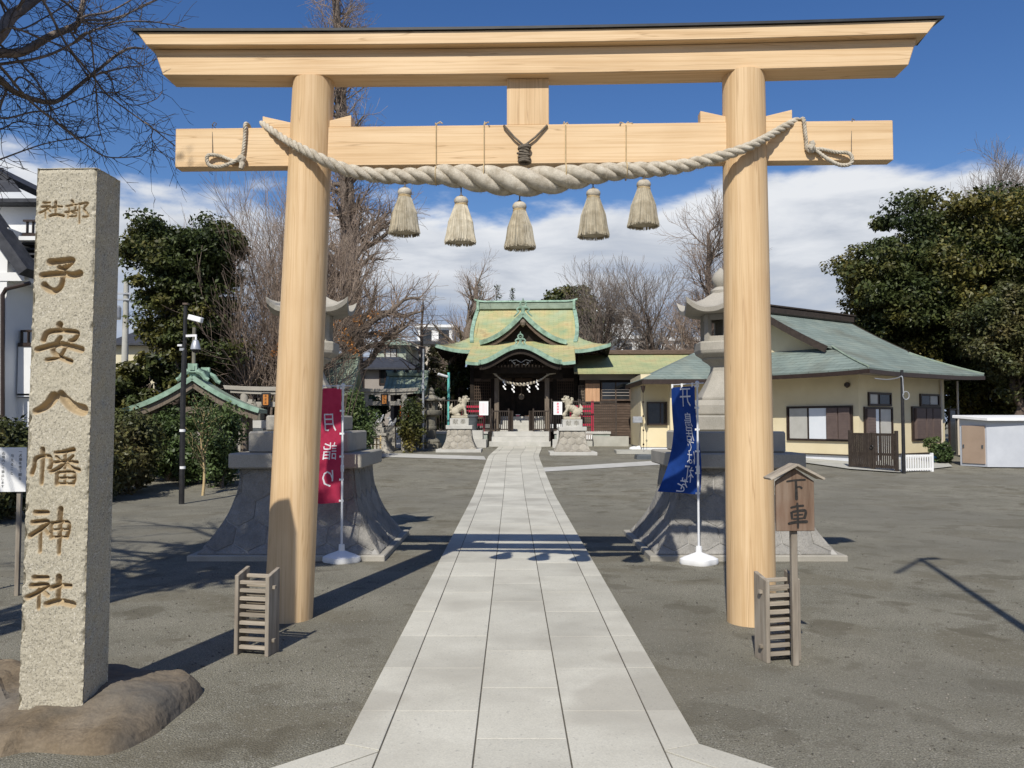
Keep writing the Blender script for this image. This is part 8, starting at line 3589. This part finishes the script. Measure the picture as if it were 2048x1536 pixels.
def overhang_tree():
    """bare tree outside the frame whose limbs hang into the upper corner"""
    base = Vector((-4.95, 2.7, 0))
    T = Tree(17)
    S0 = T.s[0]

    def limb(pts, r0, r1, lev):
        sp = spline(pts, max(8, len(pts) * 5))
        n = len(sp)
        for i in range(n - 1):
            ra = r0 + (r1 - r0) * i / (n - 1)
            rb = r0 + (r1 - r0) * (i + 1) / (n - 1)
            T.s[lev].append((*sp[i], *sp[i + 1], ra, rb))
        return [Vector(p) for p in sp]

    fork = Vector((-4.7, 3.3, 3.3))
    limb([tuple(base - Vector((0, 0, 0.1))), (-4.92, 2.75, 1.2), (-4.85, 2.95, 2.4), tuple(fork)], 0.17, 0.13, 0)
    top2 = limb([tuple(fork), (-4.9, 3.6, 4.6), (-5.2, 3.9, 6.0), (-5.3, 4.2, 7.4)], 0.11, 0.04, 0)

    def pl(pxs, Y0, Y1):
        n = len(pxs)
        return [tuple(P(a, b, Y0 + (Y1 - Y0) * i / (n - 1))) for i, (a, b) in enumerate(pxs)]

    k = 1 / 4.518
    zoomed = [
        ([(-500, 700), (-200, 520), (0, 480), (200, 470), (450, 330), (680, 230), (720, 150), (760, -30)], 5.0, 6.0, 0.045, 0.018),
        ([(-400, 500), (-150, 420), (0, 300), (100, 150), (200, 80), (360, -40)], 4.9, 5.6, 0.06, 0.035),
        ([(-500, 520), (-200, 560), (0, 720), (150, 840), (400, 920), (560, 890), (850, 660), (1130, 450), (1300, 440)], 5.0, 6.5, 0.036, 0.008),
        ([(330, -60), (600, 400), (830, 680), (1000, 880), (1380, 1160), (1580, 1320)], 5.6, 6.4, 0.012, 0.004),
        ([(-200, 420), (0, 600), (250, 890), (500, 1100), (780, 1310), (980, 1420), (1280, 1410)], 5.2, 6.2, 0.014, 0.004),
        ([(-200, 600), (0, 580), (400, 510), (700, 370), (830, 280), (1110, 200), (1400, 200), (1750, 270)], 5.3, 6.3, 0.014, 0.004),
        ([(800, 300), (850, 600), (880, 1000), (900, 1170), (970, 1400)], 5.8, 6.2, 0.008, 0.003),
        ([(-150, 1490), (0, 1440), (400, 1300), (750, 1235)], 5.4, 6.0, 0.010, 0.003),
        ([(500, -30), (700, 110), (740, 170)], 5.8, 5.9, 0.010, 0.008),
        ([(100, 250), (380, 350), (620, 460), (790, 690), (870, 800)], 5.3, 6.2, 0.010, 0.004),
        ([(650, 290), (900, 420), (1130, 500), (1290, 590)], 5.9, 6.5, 0.008, 0.003),
        ([(850, 680), (1130, 610), (1300, 590), (1420, 520)], 6.1, 6.6, 0.008, 0.003),
        ([(860, 830), (1110, 820), (1280, 690)], 6.0, 6.4, 0.006, 0.003),
        ([(740, 160), (1000, 100), (1250, -40)], 5.9, 6.3, 0.012, 0.006),
        ([(740, 180), (1050, 160), (1440, -10)], 5.9, 6.4, 0.012, 0.005),
        ([(740, 200), (1000, 200), (1330, 30), (1480, -20)], 5.9, 6.5, 0.010, 0.004),
        ([(0, 1060), (300, 1010), (480, 990), (860, 840)], 5.6, 6.1, 0.009, 0.004),
        ([(0, 870), (200, 850), (420, 850)], 5.5, 5.8, 0.006, 0.003),
        ([(200, 700), (380, 850), (560, 1120), (720, 1260)], 5.6, 6.0, 0.008, 0.003),
        ([(-100, 300), (180, 560), (350, 760), (450, 960), (450, 1090)], 5.4, 5.9, 0.009, 0.003),
        ([(0, 0), (150, 260), (420, 150), (700, -20)], 5.5, 5.9, 0.009, 0.005),
        ([(930, 650), (1000, 700), (1050, 850), (1200, 950), (1400, 900), (1470, 820)], 6.1, 6.5, 0.007, 0.003),
        ([(1380, 1160), (1370, 1250), (1450, 1370), (1570, 1450)], 6.3, 6.5, 0.005, 0.003),
        ([(-300, 900), (-100, 1080), (0, 1170), (150, 1100), (330, 1130), (470, 1140)], 5.4, 5.8, 0.007, 0.003),
    ]
    cfgt = {2: dict(len=0.34, seg=0.07, wob=0.16, up=-0.01, tap=0.4, start=0.15, kids=0.45, ang=(25, 60), rr=0.7, rmax=0.0035, rmin=0.0016),
            3: dict(len=0.16, seg=0.06, wob=0.16, up=0.0, tap=0.5, start=9, kids=0, ang=(20, 50), rmax=0.0022, rmin=0.0012)}
    allp = []
    for i, (pts, y0, y1, r0, r1) in enumerate(zoomed):
        y0, y1 = y0 + 0.5, y1 + 0.95
        pp = pl([(a * k, b * k) for a, b in pts], y0, y1)
        if i < 3:
            pp = [tuple(fork if i != 1 else Vector((-4.85, 3.5, 4.2)))] + pp
        if i >= 3:
            q0 = Vector(pp[0])
            near = min(allp, key=lambda w: (w - q0).length)
            pp = [tuple(near)] + pp
        sp = limb(pp, r0, r1, 1)
        allp += sp
        for j in range(3, len(sp)):
            for _ in range(1):
                if T.r.random() < 0.85:
                    d = (sp[j] - sp[j - 1]).normalized()
                    ax = d.cross(T.rv()).normalized()
                    a = rad(T.r.uniform(25, 65))
                    T.branch(sp[j], (d * math.cos(a) + ax * math.sin(a)).normalized(), T.r.uniform(0.15, 0.5), 0.0032, 2, cfgt)
    # the rest of the crown, above and beside the view
    cfg = {1: dict(len=2.0, seg=0.25, wob=0.14, up=0.02, tap=0.25, start=0.25, kids=0.8, ang=(25, 60), rr=0.55),
           2: dict(len=1.0, seg=0.2, wob=0.14, up=0.02, tap=0.3, start=0.1, kids=0.9, ang=(20, 55), rr=0.6, rmax=0.016, rmin=0.004),
           3: dict(len=0.5, seg=0.18, wob=0.12, up=0.0, tap=0.4, start=9, kids=0, ang=(20, 50), rmax=0.006, rmin=0.0025)}
    for p in top2[3::2]:
        for _ in range(2):
            a = T.r.uniform(0.1 * PI, 1.05 * PI)
            T.branch(p, Vector((math.cos(a) - 0.35, math.sin(a) + 0.1, 0.3)).normalized(), T.r.uniform(2.0, 3.6), 0.05, 1, cfg)
    t = finish_tree(T, 'overhanging_tree', 'bare tree whose dark twiggy limbs reach over the engraved stone post', tuple(base), 'bark_grey', 'twig_dark', 'bare winter trees')


overhang_tree()


def shade_tree():
    """leafy tree added out of view, its crown set to shadow the lantern base and gravel"""
    base = (-6.2, 1.6, 0)
    leafy_tree('evergreen_tree', 'leafy tree added out of view to shade the stone lantern base and gravel', base,
               [((-4.75, 2.9, 7.0), (1.3, 1.3, 1.1), 55, 0.42, -1)], 0.16, 'leaf_dark', 0.085, 120, 55, group='evergreen trees')


shade_tree()
